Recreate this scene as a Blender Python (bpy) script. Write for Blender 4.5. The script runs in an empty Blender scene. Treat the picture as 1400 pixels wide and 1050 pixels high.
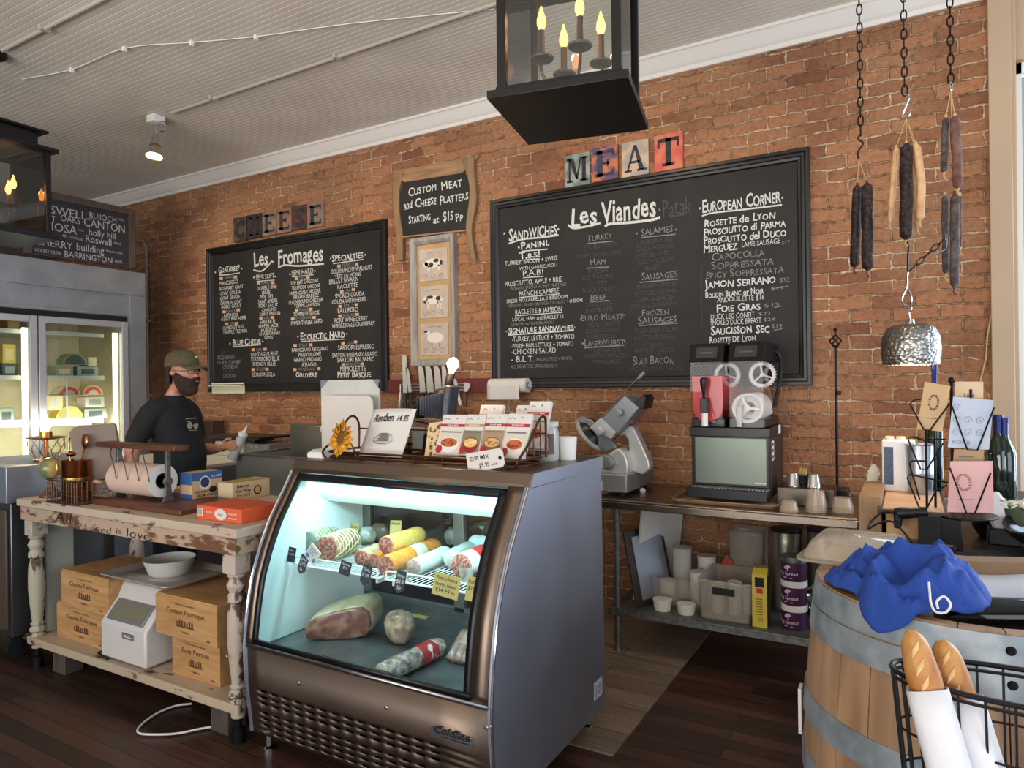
import bpy, math, random
from mathutils import Vector, Matrix
rnd = random.Random(7)
sc = bpy.context.scene
col = sc.collection
rad = math.radians
V = Vector

# ---------------------------------------------------------------- camera
FPX, YAW, ROLL, EYE = 940.0, rad(30), rad(.72), 1.58
CF = V((-math.sin(YAW), math.cos(YAW), 0)); CR = V((math.cos(YAW), math.sin(YAW), 0)); CU = V((0, 0, 1))
CC = V((0, 0, EYE)); _c, _s = math.cos(ROLL), math.sin(ROLL)
cam = bpy.data.cameras.new('camera'); cam.sensor_width = 36; cam.lens = 36 * FPX / 1400; cam.clip_start = .05
camo = bpy.data.objects.new('camera', cam); col.objects.link(camo)
cr, cu = CR * _c - CU * _s, CR * _s + CU * _c
camo.matrix_world = Matrix(((cr.x, cu.x, -CF.x, 0), (cr.y, cu.y, -CF.y, 0), (cr.z, cu.z, -CF.z, EYE), (0, 0, 0, 1)))
sc.camera = camo

# ---------------------------------------------------------------- world, daylight, exposure
vs = sc.view_settings
vs.view_transform = 'Standard'; vs.look = 'None'; vs.exposure = 0.0; vs.gamma = 1; vs.use_curve_mapping = False
w = bpy.data.worlds.new('daylight'); sc.world = w; w.use_nodes = True
bg = w.node_tree.nodes['Background']
bg.inputs[0].default_value = (.62, .78, 1.0, 1); bg.inputs[1].default_value = .55

def area(name, loc, aim, sx, sy, power, color, spread=180):
    l = bpy.data.lights.new(name, 'AREA'); l.shape = 'RECTANGLE'; l.size = sx; l.size_y = sy
    l.energy = power; l.color = color; l.spread = rad(spread)
    o = bpy.data.objects.new(name, l); col.objects.link(o); o.location = loc
    o.rotation_euler = (V(aim) - V(loc)).to_track_quat('-Z', 'Y').to_euler()
    return o

def point(name, loc, power, color, r=.03):
    l = bpy.data.lights.new(name, 'POINT'); l.energy = power; l.color = color; l.shadow_soft_size = r
    o = bpy.data.objects.new(name, l); col.objects.link(o); o.location = loc
    return o

def spot(name, loc, aim, power, color, ang=90, blend=.8, r=.05):
    l = bpy.data.lights.new(name, 'SPOT'); l.energy = power; l.color = color; l.spot_size = rad(ang)
    l.spot_blend = blend; l.shadow_soft_size = r
    o = bpy.data.objects.new(name, l); col.objects.link(o); o.location = loc
    o.rotation_euler = (V(aim) - V(loc)).to_track_quat('-Z', 'Y').to_euler()
    return o

WARM = (1, .62, .3)
area('shop_window_daylight', (2.3, 5.0, 1.9), (-1.2, 2.4, .9), 2.9, 2.7, 300, (.66, .8, 1))
area('side_window_daylight', (3.2, .4, 1.8), (-1.2, 3.2, 1.2), 2.6, 2.2, 70, (.84, .92, 1))
area('ceiling_lift_fill', (-1.5, -3.7, 1.5), (-1.8, 0, 3.7), 6.5, 2.4, 250, (1, .96, .91), 115)  # added fill, aimed up to lift the ceiling in place of bounced daylight
for i, x in enumerate((-5.6, -3.6, -1.6, .0)):        # unseen spots added to wash the brick wall with warm light
    spot('wall_wash_spot', (x, 2.9, 3.66), (x + .1, 4.5, 2.0), (66, 60, 46, 20)[i], (1, .83, .6), 95, 1, .08)
spot('work_spot', (-4.6, 3.3, 3.4), (-4.9, 4.2, .95), 60, (1, .8, .55), 80, 1, .05)

# ---------------------------------------------------------------- pixel of the photograph -> point of the room
def ray(x, y):
    a, b = (x - 700) / FPX, (525 - y) / FPX
    return CR * (a * _c + b * _s) + CU * (-a * _s + b * _c) + CF
def pY(x, y, Y): d = ray(x, y); return CC + d * (Y / d.y)
def pX(x, y, X): d = ray(x, y); return CC + d * (X / d.x)
def pZ(x, y, Z): d = ray(x, y); return CC + d * ((Z - EYE) / d.z)
def pD(x, y, D): return CC + ray(x, y) * D

# ---------------------------------------------------------------- materials
def L(c):
    if isinstance(c, (int, float)): c = (c, c, c)
    return tuple((v / 255 / 12.92) if v / 255 <= .04045 else ((v / 255 + .055) / 1.055) ** 2.4 for v in c) + (1,)

def nt(name):
    m = bpy.data.materials.new(name); m.use_nodes = True
    t = m.node_tree; return m, t, t.nodes['Principled BSDF']
def N(t, kind, **kw):
    n = t.nodes.new(kind)
    for k, v in kw.items():
        if k.startswith('i_'): n.inputs[k[2:].replace('_', ' ')].default_value = v
        else: setattr(n, k, v)
    return n
def coords(t, scale=(1, 1, 1), rot=(0, 0, 0), gen='Object'):
    tc = N(t, 'ShaderNodeTexCoord'); mp = N(t, 'ShaderNodeMapping')
    mp.inputs['Scale'].default_value = scale; mp.inputs['Rotation'].default_value = rot
    t.links.new(tc.outputs[gen], mp.inputs['Vector']); return mp.outputs['Vector']

def mat(name, c, rough=.5, metal=0, c2=None, ns=8, stretch=(1, 1, 1), lo=.35, hi=.65, bump=0, bs=None, coat=0, spec=.5,
        sub=0, aniso=0, trans=0, ior=1.45, detail=5, rvar=0):
    """one surface: a base colour, an optional second colour in noise patches, a little bump"""
    m, t, b = nt(name)
    b.inputs['Base Color'].default_value = L(c); b.inputs['Roughness'].default_value = rough
    b.inputs['Metallic'].default_value = metal; b.inputs['Coat Weight'].default_value = coat
    b.inputs['Specular IOR Level'].default_value = spec; b.inputs['Transmission Weight'].default_value = trans
    b.inputs['IOR'].default_value = ior; b.inputs['Anisotropic'].default_value = aniso
    if sub: b.inputs['Subsurface Weight'].default_value = sub; b.inputs['Subsurface Radius'].default_value = (.02, .01, .006)
    if c2 is not None or bump or rvar:
        v = coords(t, stretch)
        n = N(t, 'ShaderNodeTexNoise'); n.inputs['Scale'].default_value = ns; n.inputs['Detail'].default_value = detail
        t.links.new(v, n.inputs['Vector'])
        if c2 is not None:
            r = N(t, 'ShaderNodeValToRGB'); r.color_ramp.elements[0].position = lo; r.color_ramp.elements[1].position = hi
            r.color_ramp.elements[0].color = L(c); r.color_ramp.elements[1].color = L(c2)
            t.links.new(n.outputs['Fac'], r.inputs['Fac']); t.links.new(r.outputs['Color'], b.inputs['Base Color'])
        if rvar:
            mr = N(t, 'ShaderNodeMapRange'); mr.inputs['To Min'].default_value = rough - rvar; mr.inputs['To Max'].default_value = rough + rvar
            t.links.new(n.outputs['Fac'], mr.inputs['Value']); t.links.new(mr.outputs['Result'], b.inputs['Roughness'])
        if bump:
            n2 = n
            if bs:
                n2 = N(t, 'ShaderNodeTexNoise'); n2.inputs['Scale'].default_value = bs; n2.inputs['Detail'].default_value = 4
                t.links.new(v, n2.inputs['Vector'])
            bp = N(t, 'ShaderNodeBump'); bp.inputs['Strength'].default_value = bump; bp.inputs['Distance'].default_value = .01
            t.links.new(n2.outputs['Fac'], bp.inputs['Height']); t.links.new(bp.outputs['Normal'], b.inputs['Normal'])
    return m

def emit(name, c, s, c2=None):
    m, t, b = nt(name)
    b.inputs['Base Color'].default_value = L(c); b.inputs['Emission Color'].default_value = L(c2 or c); b.inputs['Emission Strength'].default_value = s
    return m

def pane(name, tint=(255, 255, 255), refl=1.0, ior=1.45, rough=.0, base=.0):
    """thin clear sheet: see-through with Fresnel reflections"""
    m = bpy.data.materials.new(name); m.use_nodes = True; t = m.node_tree; t.nodes.clear()
    o = N(t, 'ShaderNodeOutputMaterial'); mx = N(t, 'ShaderNodeMixShader'); tr = N(t, 'ShaderNodeBsdfTransparent'); g = N(t, 'ShaderNodeBsdfGlossy')
    tr.inputs['Color'].default_value = L(tint); g.inputs['Roughness'].default_value = rough
    fr = N(t, 'ShaderNodeFresnel'); fr.inputs['IOR'].default_value = ior
    ma = N(t, 'ShaderNodeMath', operation='MULTIPLY_ADD', use_clamp=True); ma.inputs[1].default_value = refl; ma.inputs[2].default_value = base
    t.links.new(fr.outputs[0], ma.inputs[0]); t.links.new(ma.outputs[0], mx.inputs[0])
    t.links.new(tr.outputs[0], mx.inputs[1]); t.links.new(g.outputs[0], mx.inputs[2]); t.links.new(mx.outputs[0], o.inputs[0])
    return m

def film(name, c, opac, rough=.25):
    """translucent plastic: partly see-through, partly its own colour"""
    m = bpy.data.materials.new(name); m.use_nodes = True; t = m.node_tree; b = t.nodes['Principled BSDF']
    b.inputs['Base Color'].default_value = L(c); b.inputs['Roughness'].default_value = rough; b.inputs['Alpha'].default_value = opac
    return m

def wood(name, c, c2, axis='x', rough=.55, scale=1.0, ring=14, bump=.12):
    m, t, b = nt(name)
    st = {'x': (.12, 1, 1), 'y': (1, .12, 1), 'z': (1, 1, .12)}[axis]
    v = coords(t, tuple(q * ring * scale for q in st))
    n = N(t, 'ShaderNodeTexNoise'); n.inputs['Scale'].default_value = 1.6; n.inputs['Detail'].default_value = 8; n.inputs['Distortion'].default_value = 1.2
    t.links.new(v, n.inputs['Vector'])
    r = N(t, 'ShaderNodeValToRGB'); e = r.color_ramp.elements
    e[0].position = .3; e[0].color = L(c); e[1].position = .7; e[1].color = L(c2)
    t.links.new(n.outputs['Fac'], r.inputs['Fac']); t.links.new(r.outputs['Color'], b.inputs['Base Color'])
    b.inputs['Roughness'].default_value = rough
    bp = N(t, 'ShaderNodeBump'); bp.inputs['Strength'].default_value = bump; bp.inputs['Distance'].default_value = .005
    t.links.new(n.outputs['Fac'], bp.inputs['Height']); t.links.new(bp.outputs['Normal'], b.inputs['Normal'])
    return m

def peeling(name, paint, under, axis='x', amount=.42):
    """old paint flaking off wood"""
    m, t, b = nt(name)
    v = coords(t, {'x': (.5, 1.4, 1.4), 'z': (1.4, 1.4, .6)}[axis])
    n = N(t, 'ShaderNodeTexNoise'); n.inputs['Scale'].default_value = 9; n.inputs['Detail'].default_value = 9; n.inputs['Roughness'].default_value = .68
    n2 = N(t, 'ShaderNodeTexNoise'); n2.inputs['Scale'].default_value = 3; n2.inputs['Detail'].default_value = 4
    t.links.new(v, n.inputs['Vector']); t.links.new(v, n2.inputs['Vector'])
    r = N(t, 'ShaderNodeValToRGB'); e = r.color_ramp.elements
    e[0].position = amount - .02; e[0].color = (0, 0, 0, 1); e[1].position = amount + .02; e[1].color = (1, 1, 1, 1)
    mx = N(t, 'ShaderNodeMix', data_type='RGBA'); mx.inputs['A'].default_value = L(under); mx.inputs['B'].default_value = L(paint)
    sh = N(t, 'ShaderNodeMix', data_type='RGBA', blend_type='MULTIPLY'); sh.inputs['Factor'].default_value = .35
    t.links.new(n.outputs['Fac'], r.inputs['Fac']); t.links.new(r.outputs['Color'], mx.inputs['Factor'])
    t.links.new(mx.outputs['Result'], sh.inputs['A']); t.links.new(n2.outputs['Color'], sh.inputs['B'])
    t.links.new(sh.outputs['Result'], b.inputs['Base Color']); b.inputs['Roughness'].default_value = .65
    bp = N(t, 'ShaderNodeBump'); bp.inputs['Strength'].default_value = .4; bp.inputs['Distance'].default_value = .004
    t.links.new(r.outputs['Color'], bp.inputs['Height']); t.links.new(bp.outputs['Normal'], b.inputs['Normal'])
    return m

def brushed(name, c, rough=.3, axis='z', amt=.12):
    m, t, b = nt(name)
    st = {'x': (.02, 1, 1), 'y': (1, .02, 1), 'z': (1, 1, .02)}[axis]
    v = coords(t, tuple(q * 160 for q in st))
    n = N(t, 'ShaderNodeTexNoise'); n.inputs['Scale'].default_value = 1; n.inputs['Detail'].default_value = 3
    n2 = N(t, 'ShaderNodeTexNoise'); n2.inputs['Scale'].default_value = 3.5; n2.inputs['Detail'].default_value = 5
    v2 = coords(t); t.links.new(v2, n2.inputs['Vector'])
    t.links.new(v, n.inputs['Vector'])
    ad = N(t, 'ShaderNodeMath', operation='MULTIPLY_ADD'); ad.inputs[1].default_value = .35
    t.links.new(n.outputs['Fac'], ad.inputs[0]); t.links.new(n2.outputs['Fac'], ad.inputs[2])
    mr = N(t, 'ShaderNodeMapRange'); mr.inputs['From Max'].default_value = 1.35; mr.inputs['To Min'].default_value = rough - amt; mr.inputs['To Max'].default_value = rough + amt
    t.links.new(ad.outputs[0], mr.inputs['Value']); t.links.new(mr.outputs['Result'], b.inputs['Roughness'])
    b.inputs['Base Color'].default_value = L(c); b.inputs['Metallic'].default_value = 1
    bp = N(t, 'ShaderNodeBump'); bp.inputs['Strength'].default_value = .05; bp.inputs['Distance'].default_value = .002
    t.links.new(n.outputs['Fac'], bp.inputs['Height']); t.links.new(bp.outputs['Normal'], b.inputs['Normal'])
    return m

def brick_mat():
    m, t, b = nt('old_brick')
    tc = N(t, 'ShaderNodeTexCoord'); sp = N(t, 'ShaderNodeSeparateXYZ'); cb = N(t, 'ShaderNodeCombineXYZ')
    t.links.new(tc.outputs['Object'], sp.inputs[0]); t.links.new(sp.outputs['X'], cb.inputs['X']); t.links.new(sp.outputs['Z'], cb.inputs['Y'])
    def noise(scale, det, rough=.55):
        n = N(t, 'ShaderNodeTexNoise'); n.inputs['Scale'].default_value = scale; n.inputs['Detail'].default_value = det; n.inputs['Roughness'].default_value = rough
        t.links.new(cb.outputs[0], n.inputs['Vector']); return n
    def mixc(fac, a, bb, blend='MIX'):
        x = N(t, 'ShaderNodeMix', data_type='RGBA', blend_type=blend)
        for s, val in (('Factor', fac), ('A', a), ('B', bb)):
            if hasattr(val, 'is_linked'): t.links.new(val, x.inputs[s])
            else: x.inputs[s].default_value = val
        return x.outputs['Result']
    def ramp(src, p0, p1, c0=(0, 0, 0, 1), c1=(1, 1, 1, 1)):
        r = N(t, 'ShaderNodeValToRGB'); e = r.color_ramp.elements; e[0].position = p0; e[1].position = p1; e[0].color = c0; e[1].color = c1
        t.links.new(src, r.inputs['Fac']); return r.outputs['Color']
    wob = noise(5, 3); wob2 = noise(26, 3)
    def vm(op, a, bb):
        x = N(t, 'ShaderNodeVectorMath', operation=op)
        for k, val in enumerate((a, bb)):
            if hasattr(val, 'is_linked'): t.links.new(val, x.inputs[k])
            else: x.inputs[k].default_value = val
        return x.outputs[0]
    d1 = vm('MULTIPLY', vm('SUBTRACT', wob.outputs['Color'], (.5, .5, .5)), (.045, .042, 0))
    d2 = vm('MULTIPLY', vm('SUBTRACT', wob2.outputs['Color'], (.5, .5, .5)), (.026, .024, 0))
    vec = vm('ADD', vm('ADD', cb.outputs[0], d1), d2)
    br = N(t, 'ShaderNodeTexBrick'); br.offset = .5; br.squash = 1
    br.inputs['Scale'].default_value = 1; br.inputs['Brick Width'].default_value = .222; br.inputs['Row Height'].default_value = .0765
    br.inputs['Mortar Size'].default_value = .0075; br.inputs['Mortar Smooth'].default_value = .5; br.inputs['Bias'].default_value = 0
    br.inputs['Color1'].default_value = (0, 0, 0, 1); br.inputs['Color2'].default_value = (1, 1, 1, 1); br.inputs['Mortar'].default_value = (.5, .5, .5, 1)
    t.links.new(vec, br.inputs['Vector'])
    brick = ramp(br.outputs['Color'], 0, 1, L((128, 82, 58)), L((178, 124, 88)))
    patch = noise(1.1, 4)
    sand = mixc(ramp(patch.outputs['Fac'], .42, .64), brick, L((176, 128, 92)))
    fine = noise(34, 6, .7)
    brick = mixc(.55, sand, ramp(fine.outputs['Fac'], .25, .75, (.2, .18, .16, 1), (.86, .8, .72, 1)), 'OVERLAY')
    dark = noise(7, 5, .65)
    brick = mixc(ramp(dark.outputs['Fac'], .60, .74), brick, L((104, 62, 44)))
    mworn_shade = noise(3.3, 5, .6)
    mfac = N(t, 'ShaderNodeMath', operation='MULTIPLY'); t.links.new(br.outputs['Fac'], mfac.inputs[0])
    t.links.new(ramp(mworn_shade.outputs['Fac'], .36, .60, (.55, .55, .55, 1), (1, 1, 1, 1)), mfac.inputs[1])
    mort = mixc(ramp(mworn_shade.outputs['Fac'], .44, .56), mixc(ramp(fine.outputs['Fac'], .35, .6), L((70, 44, 30)), L((186, 146, 108))), mixc(ramp(fine.outputs['Fac'], .3, .6), L((146, 104, 76)), L((234, 204, 168))))  # darkest mortar tone is painted-in crevice shadow, patched in along with the worn joints
    out = mixc(mfac.outputs[0], brick, mort)
    t.links.new(out, b.inputs['Base Color']); b.inputs['Roughness'].default_value = .85
    h = N(t, 'ShaderNodeMath', operation='MULTIPLY_ADD'); h.inputs[1].default_value = -.75
    t.links.new(br.outputs['Fac'], h.inputs[0])
    hn = N(t, 'ShaderNodeMath', operation='ADD'); t.links.new(fine.outputs['Fac'], hn.inputs[0]); t.links.new(dark.outputs['Fac'], hn.inputs[1])
    t.links.new(hn.outputs[0], h.inputs[2])
    bp = N(t, 'ShaderNodeBump'); bp.inputs['Strength'].default_value = 1; bp.inputs['Distance'].default_value = .02
    t.links.new(h.outputs[0], bp.inputs['Height']); t.links.new(bp.outputs['Normal'], b.inputs['Normal'])
    return m

def planks(name, c1, c2, gap, wid, length, rough=.4, rot=0):
    m, t, b = nt(name)
    v = coords(t, (1, 1, 1), (0, 0, rot))
    br = N(t, 'ShaderNodeTexBrick'); br.offset = .37; br.inputs['Scale'].default_value = 1
    br.inputs['Brick Width'].default_value = length; br.inputs['Row Height'].default_value = wid; br.inputs['Mortar Size'].default_value = .0022
    br.inputs['Color1'].default_value = L(c1); br.inputs['Color2'].default_value = L(c2); br.inputs['Mortar'].default_value = L(gap)
    t.links.new(v, br.inputs['Vector'])
    n = N(t, 'ShaderNodeTexNoise'); n.inputs['Scale'].default_value = 14; n.inputs['Detail'].default_value = 7
    v2 = coords(t, (.15, 1.6, 1), (0, 0, rot)); t.links.new(v2, n.inputs['Vector'])
    mx = N(t, 'ShaderNodeMix', data_type='RGBA', blend_type='OVERLAY'); mx.inputs['Factor'].default_value = .7
    t.links.new(br.outputs['Color'], mx.inputs['A']); t.links.new(n.outputs['Fac'], mx.inputs['B'])
    t.links.new(mx.outputs['Result'], b.inputs['Base Color'])
    mr = N(t, 'ShaderNodeMapRange'); mr.inputs['To Min'].default_value = rough - .12; mr.inputs['To Max'].default_value = rough + .15
    t.links.new(n.outputs['Fac'], mr.inputs['Value']); t.links.new(mr.outputs['Result'], b.inputs['Roughness'])
    bp = N(t, 'ShaderNodeBump'); bp.inputs['Strength'].default_value = .25; bp.inputs['Distance'].default_value = .004; bp.invert = True
    t.links.new(br.outputs['Fac'], bp.inputs['Height']); t.links.new(bp.outputs['Normal'], b.inputs['Normal'])
    return m

# ---------------------------------------------------------------- mesh builder
class MB:
    def __init__(s, T=None): s.v = []; s.f = []; s.k = []; s.m = 0; s.T = T or Matrix()
    def add(s, vs, fs, T=None):
        b = len(s.v); M = s.T @ T if T is not None else s.T
        s.v += [M @ V(p) for p in vs]
        for f in fs: s.f.append([b + i for i in f]); s.k.append(s.m)
        return s
    def box(s, x0, x1, y0, y1, z0, z1, T=None):
        return s.add([(x0, y0, z0), (x1, y0, z0), (x1, y1, z0), (x0, y1, z0), (x0, y0, z1), (x1, y0, z1), (x1, y1, z1), (x0, y1, z1)],
                     [(3, 2, 1, 0), (4, 5, 6, 7), (0, 1, 5, 4), (1, 2, 6, 5), (2, 3, 7, 6), (3, 0, 4, 7)], T)
    def cbox(s, c, d, T=None): return s.box(c[0] - d[0] / 2, c[0] + d[0] / 2, c[1] - d[1] / 2, c[1] + d[1] / 2, c[2] - d[2] / 2, c[2] + d[2] / 2, T)
    def prism(s, poly, h0, h1, T=None):
        a = sum(poly[i][0] * poly[(i + 1) % len(poly)][1] - poly[(i + 1) % len(poly)][0] * poly[i][1] for i in range(len(poly)))
        if a < 0: poly = poly[::-1]
        n = len(poly)
        return s.add([(p[0], p[1], h0) for p in poly] + [(p[0], p[1], h1) for p in poly],
                     [tuple(range(n))[::-1], tuple(range(n, 2 * n))] + [(i, (i + 1) % n, n + (i + 1) % n, n + i) for i in range(n)], T)
    def lathe(s, prof, c=(0, 0, 0), n=24, T=None, sx=1, sy=1):
        vs = []; fs = []; rings = []
        for r, z in prof:
            if r < 1e-6: rings.append([len(vs)]); vs.append((c[0], c[1], c[2] + z))
            else:
                rings.append([len(vs) + i for i in range(n)])
                vs += [(c[0] + r * sx * math.cos(2 * math.pi * i / n), c[1] + r * sy * math.sin(2 * math.pi * i / n), c[2] + z) for i in range(n)]
        for a, b in zip(rings, rings[1:]):
            for i in range(n):
                j = (i + 1) % n
                if len(a) == 1 and len(b) == 1: continue
                if len(a) == 1: fs.append((a[0], b[j], b[i]))
                elif len(b) == 1: fs.append((a[i], a[j], b[0]))
                else: fs.append((a[i], a[j], b[j], b[i]))
        return s.add(vs, fs, T)
    def cyl(s, p0, p1, r0, r1=None, n=16): return s.tube([p0, p1], [r0, r0 if r1 is None else r1], n)
    def tube(s, pts, r, n=8, closed=False, caps=True):
        pts = [V(p) for p in pts]; m = len(pts); rr = r if isinstance(r, (list, tuple)) else [r] * m
        vs = []; fs = []; nrm = None
        for i, p in enumerate(pts):
            a = pts[i - 1] if (i or closed) else p; b = pts[(i + 1) % m] if (i < m - 1 or closed) else p
            t = (b - a)
            if t.length < 1e-9: t = V((0, 0, 1))
            t.normalize()
            if nrm is None:
                nrm = t.cross(V((0, 0, 1)) if abs(t.z) < .9 else V((1, 0, 0)))
            nrm = nrm - t * nrm.dot(t)
            if nrm.length < 1e-6: nrm = t.cross(V((1, 0, 0)) if abs(t.x) < .9 else V((0, 1, 0)))
            nrm.normalize(); bi = t.cross(nrm)
            for k in range(n):
                an = 2 * math.pi * k / n
                vs.append(p + (nrm * math.cos(an) + bi * math.sin(an)) * rr[i])
        for i in range(m if closed else m - 1):
            for k in range(n):
                a, b = i * n + k, i * n + (k + 1) % n; j = (i + 1) % m
                fs.append((a, b, j * n + (k + 1) % n, j * n + k))
        if caps and not closed:
            fs.append(tuple(range(n))[::-1]); fs.append(tuple((m - 1) * n + k for k in range(n)))
        return s.add(vs, fs)
    def ball(s, c, r, nu=16, nv=10, T=None):
        r = r if isinstance(r, (tuple, list)) else (r, r, r)
        prof = [(math.sin(math.pi * i / nv), -math.cos(math.pi * i / nv)) for i in range(nv + 1)]
        prof[0] = (0, -1); prof[-1] = (0, 1)
        M = Matrix.Translation(V(c)) @ Matrix.Diagonal((r[0], r[1], r[2], 1))
        return s.lathe(prof, (0, 0, 0), nu, (T @ M) if T is not None else M)
    def sheet(s, rows, skip=(), closed=False):
        n = len(rows[0]); vs = [p for r in rows for p in r]; fs = []
        for i in range(len(rows) - 1):
            for j in range(n if closed else n - 1):
                if (i, j) in skip: continue
                k = (j + 1) % n
                fs.append((i * n + j, i * n + k, (i + 1) * n + k, (i + 1) * n + j))
        return s.add(vs, fs)
    def loft(s, rings, caps=True):
        n = len(rings[0]); vs = [p for r in rings for p in r]; fs = []
        for i in range(len(rings) - 1):
            for j in range(n): fs.append((i * n + j, i * n + (j + 1) % n, (i + 1) * n + (j + 1) % n, (i + 1) * n + j))
        if caps: fs.append(tuple(range(n))[::-1]); fs.append(tuple((len(rings) - 1) * n + k for k in range(n)))
        return s.add(vs, fs)

WT = {}
def tagset(o, label=None, cat=None, group=None, kind=None):
    if label: o['label'] = label
    if cat: o['category'] = cat
    if group: o['group'] = group
    if kind: o['kind'] = kind
    return o
def obj(name, mb, mats, parent=None, bevel=0, smooth=35, solid=0, sub=0, seg=2, label=None):
    """link one mesh; geometry arrives in room coordinates"""
    me = bpy.data.meshes.new(name)
    if parent is not None: Mi = WT[parent.name].inverted(); vs = [Mi @ p for p in mb.v]; O = None
    else:
        lo = [min(p[i] for p in mb.v) for i in range(3)]; hi = [max(p[i] for p in mb.v) for i in range(3)]
        O = V(((lo[0] + hi[0]) / 2, (lo[1] + hi[1]) / 2, lo[2])); vs = [p - O for p in mb.v]
    me.from_pydata([tuple(p) for p in vs], [], mb.f)
    for mm in (mats if isinstance(mats, (list, tuple)) else [mats]): me.materials.append(mm)
    me.polygons.foreach_set('material_index', mb.k)
    if smooth:
        me.polygons.foreach_set('use_smooth', [True] * len(me.polygons)); me.set_sharp_from_angle(angle=rad(smooth))
    me.update()
    o = bpy.data.objects.new(name, me); col.objects.link(o)
    if parent is not None: o.parent = parent; WT[o.name] = WT[parent.name]
    else: o.location = O; WT[o.name] = Matrix.Translation(O)
    if solid: d = o.modifiers.new('solid', 'SOLIDIFY'); d.thickness = solid; d.offset = 0
    if sub: d = o.modifiers.new('sub', 'SUBSURF'); d.levels = sub; d.render_levels = sub
    if bevel:
        d = o.modifiers.new('bevel', 'BEVEL'); d.width = bevel; d.segments = seg; d.limit_method = 'ANGLE'; d.angle_limit = rad(40); d.harden_normals = False
    if label: o['label'] = label
    return o
def part_of(o): WT[o.name] = WT[o.name]; return o
def thing(name, label, cat, loc=(0, 0, 0), rz=0, group=None):
    o = bpy.data.objects.new(name, None); col.objects.link(o); o.empty_display_size = .05
    o.location = loc; o.rotation_euler = (0, 0, rz)
    WT[o.name] = Matrix.Translation(V(loc)) @ Matrix.Rotation(rz, 4, 'Z')
    return tagset(o, label, cat, group)
def one(name, mb, mats, label, cat, group=None, **kw): return tagset(obj(name, mb, mats, **kw), label, cat, group)
def struct(name, mb, mats, parent=None, **kw):
    o = obj(name, mb, mats, parent, **kw)
    if parent is None: o['kind'] = 'structure'
    return o
def kids(o): return [c for c in col.objects if c.parent == o]
def dup(root, loc, rz, label, group=None):
    r = root.copy(); col.objects.link(r); r.location = loc; r.rotation_euler = (0, 0, rz); r['label'] = label
    if group: r['group'] = group
    for ch in kids(root):
        c = ch.copy(); col.objects.link(c); c.parent = r
        for g in kids(ch):
            d = g.copy(); col.objects.link(d); d.parent = c
    WT[r.name] = Matrix.Translation(V(loc)) @ Matrix.Rotation(rz, 4, 'Z')
    return r
def rrect(x0, x1, y0, y1, r, n=5):
    out = []
    for cx, cy, a0 in ((x1 - r, y0 + r, -90), (x1 - r, y1 - r, 0), (x0 + r, y1 - r, 90), (x0 + r, y0 + r, 180)):
        out += [(cx + r * math.cos(rad(a0 + 90 * i / n)), cy + r * math.sin(rad(a0 + 90 * i / n))) for i in range(n + 1)]
    return out
XZ = Matrix(((1, 0, 0, 0), (0, 0, -1, 0), (0, 1, 0, 0), (0, 0, 0, 1)))     # drawing plane (x,y) -> wall plane (X,Z), height -> -Y
YZ = Matrix(((0, 0, 1, 0), (1, 0, 0, 0), (0, 1, 0, 0), (0, 0, 0, 1)))      # (x,y) -> (Y,Z), height -> X
def frame(O, ux, uy):
    """matrix of a drawing plane: origin, unit x, unit y (normal = x cross y)"""
    ux = V(ux).normalized(); uy = (V(uy) - ux * V(uy).dot(ux)).normalized(); n = ux.cross(uy); O = V(O)
    return Matrix(((ux.x, uy.x, n.x, O.x), (ux.y, uy.y, n.y, O.y), (ux.z, uy.z, n.z, O.z), (0, 0, 0, 1)))

# ---------------------------------------------------------------- lettering (glyph outlines laid flat as filled meshes)
_gl = {}
def _curve(s, off):
    c = bpy.data.curves.new('glyph', 'FONT'); c.body = s; c.resolution_u = 2; c.offset = off
    o = bpy.data.objects.new('glyph', c); me = bpy.data.meshes.new_from_object(o)
    r = ([v.co.copy() for v in me.vertices], [tuple(p.vertices) for p in me.polygons])
    bpy.data.objects.remove(o); bpy.data.curves.remove(c); bpy.data.meshes.remove(me)
    return r
def glyph(ch, off):
    k = (ch, off)
    if k not in _gl:
        if ch == ' ': _gl[k] = ([], [], .3)
        else:
            vs, fs = _curve(ch, off)
            a = max(p.x for p in _curve('H' + ch + 'H', 0)[0]) - max(p.x for p in _curve('HH', 0)[0])
            _gl[k] = (vs, fs, a)
    return _gl[k]
def text(mb, s, T, h, w=None, align='l', off=.012, jit=.0, caps=False, lean=0, maxcond=1.25):
    """string s on plane T (x right, y up), cap height h, fitted to width w; jit = unevenness of a hand"""
    k0 = h / .70; x = 0; items = []
    for i, ch in enumerate(s):
        sc_ = 1.0
        if caps and (i > 0 and s[i - 1] not in ' -&') and ch.isupper(): sc_ = .8
        vs, fs, a = glyph(ch, off); items.append((vs, fs, x, sc_)); x += a * sc_
    W = max(x * k0, 1e-6); sx = (w / W) if w else 1.0
    if w: sx = min(sx, maxcond)
    x0 = 0 if align == 'l' else (-W * sx / 2 if align == 'c' else -W * sx)
    if w and align == 'l' and W * sx < w: x0 += (w - W * sx) / 2
    for vs, fs, xx, sc_ in items:
        if not fs: continue
        an = rnd.uniform(-jit, jit) * .12; dy = rnd.uniform(-jit, jit) * h * .06; sj = 1 + rnd.uniform(-jit, jit) * .07
        ca, sa = math.cos(an), math.sin(an); out = []
        for p in vs:
            px, py = p.x * sc_ * sj, p.y * sc_ * sj
            px, py = px * ca - py * sa + py * lean, px * sa + py * ca
            out.append((x0 + (xx + px) * k0 * sx, py * k0 + dy, 0))
        mb.add(out, fs, T)
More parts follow.
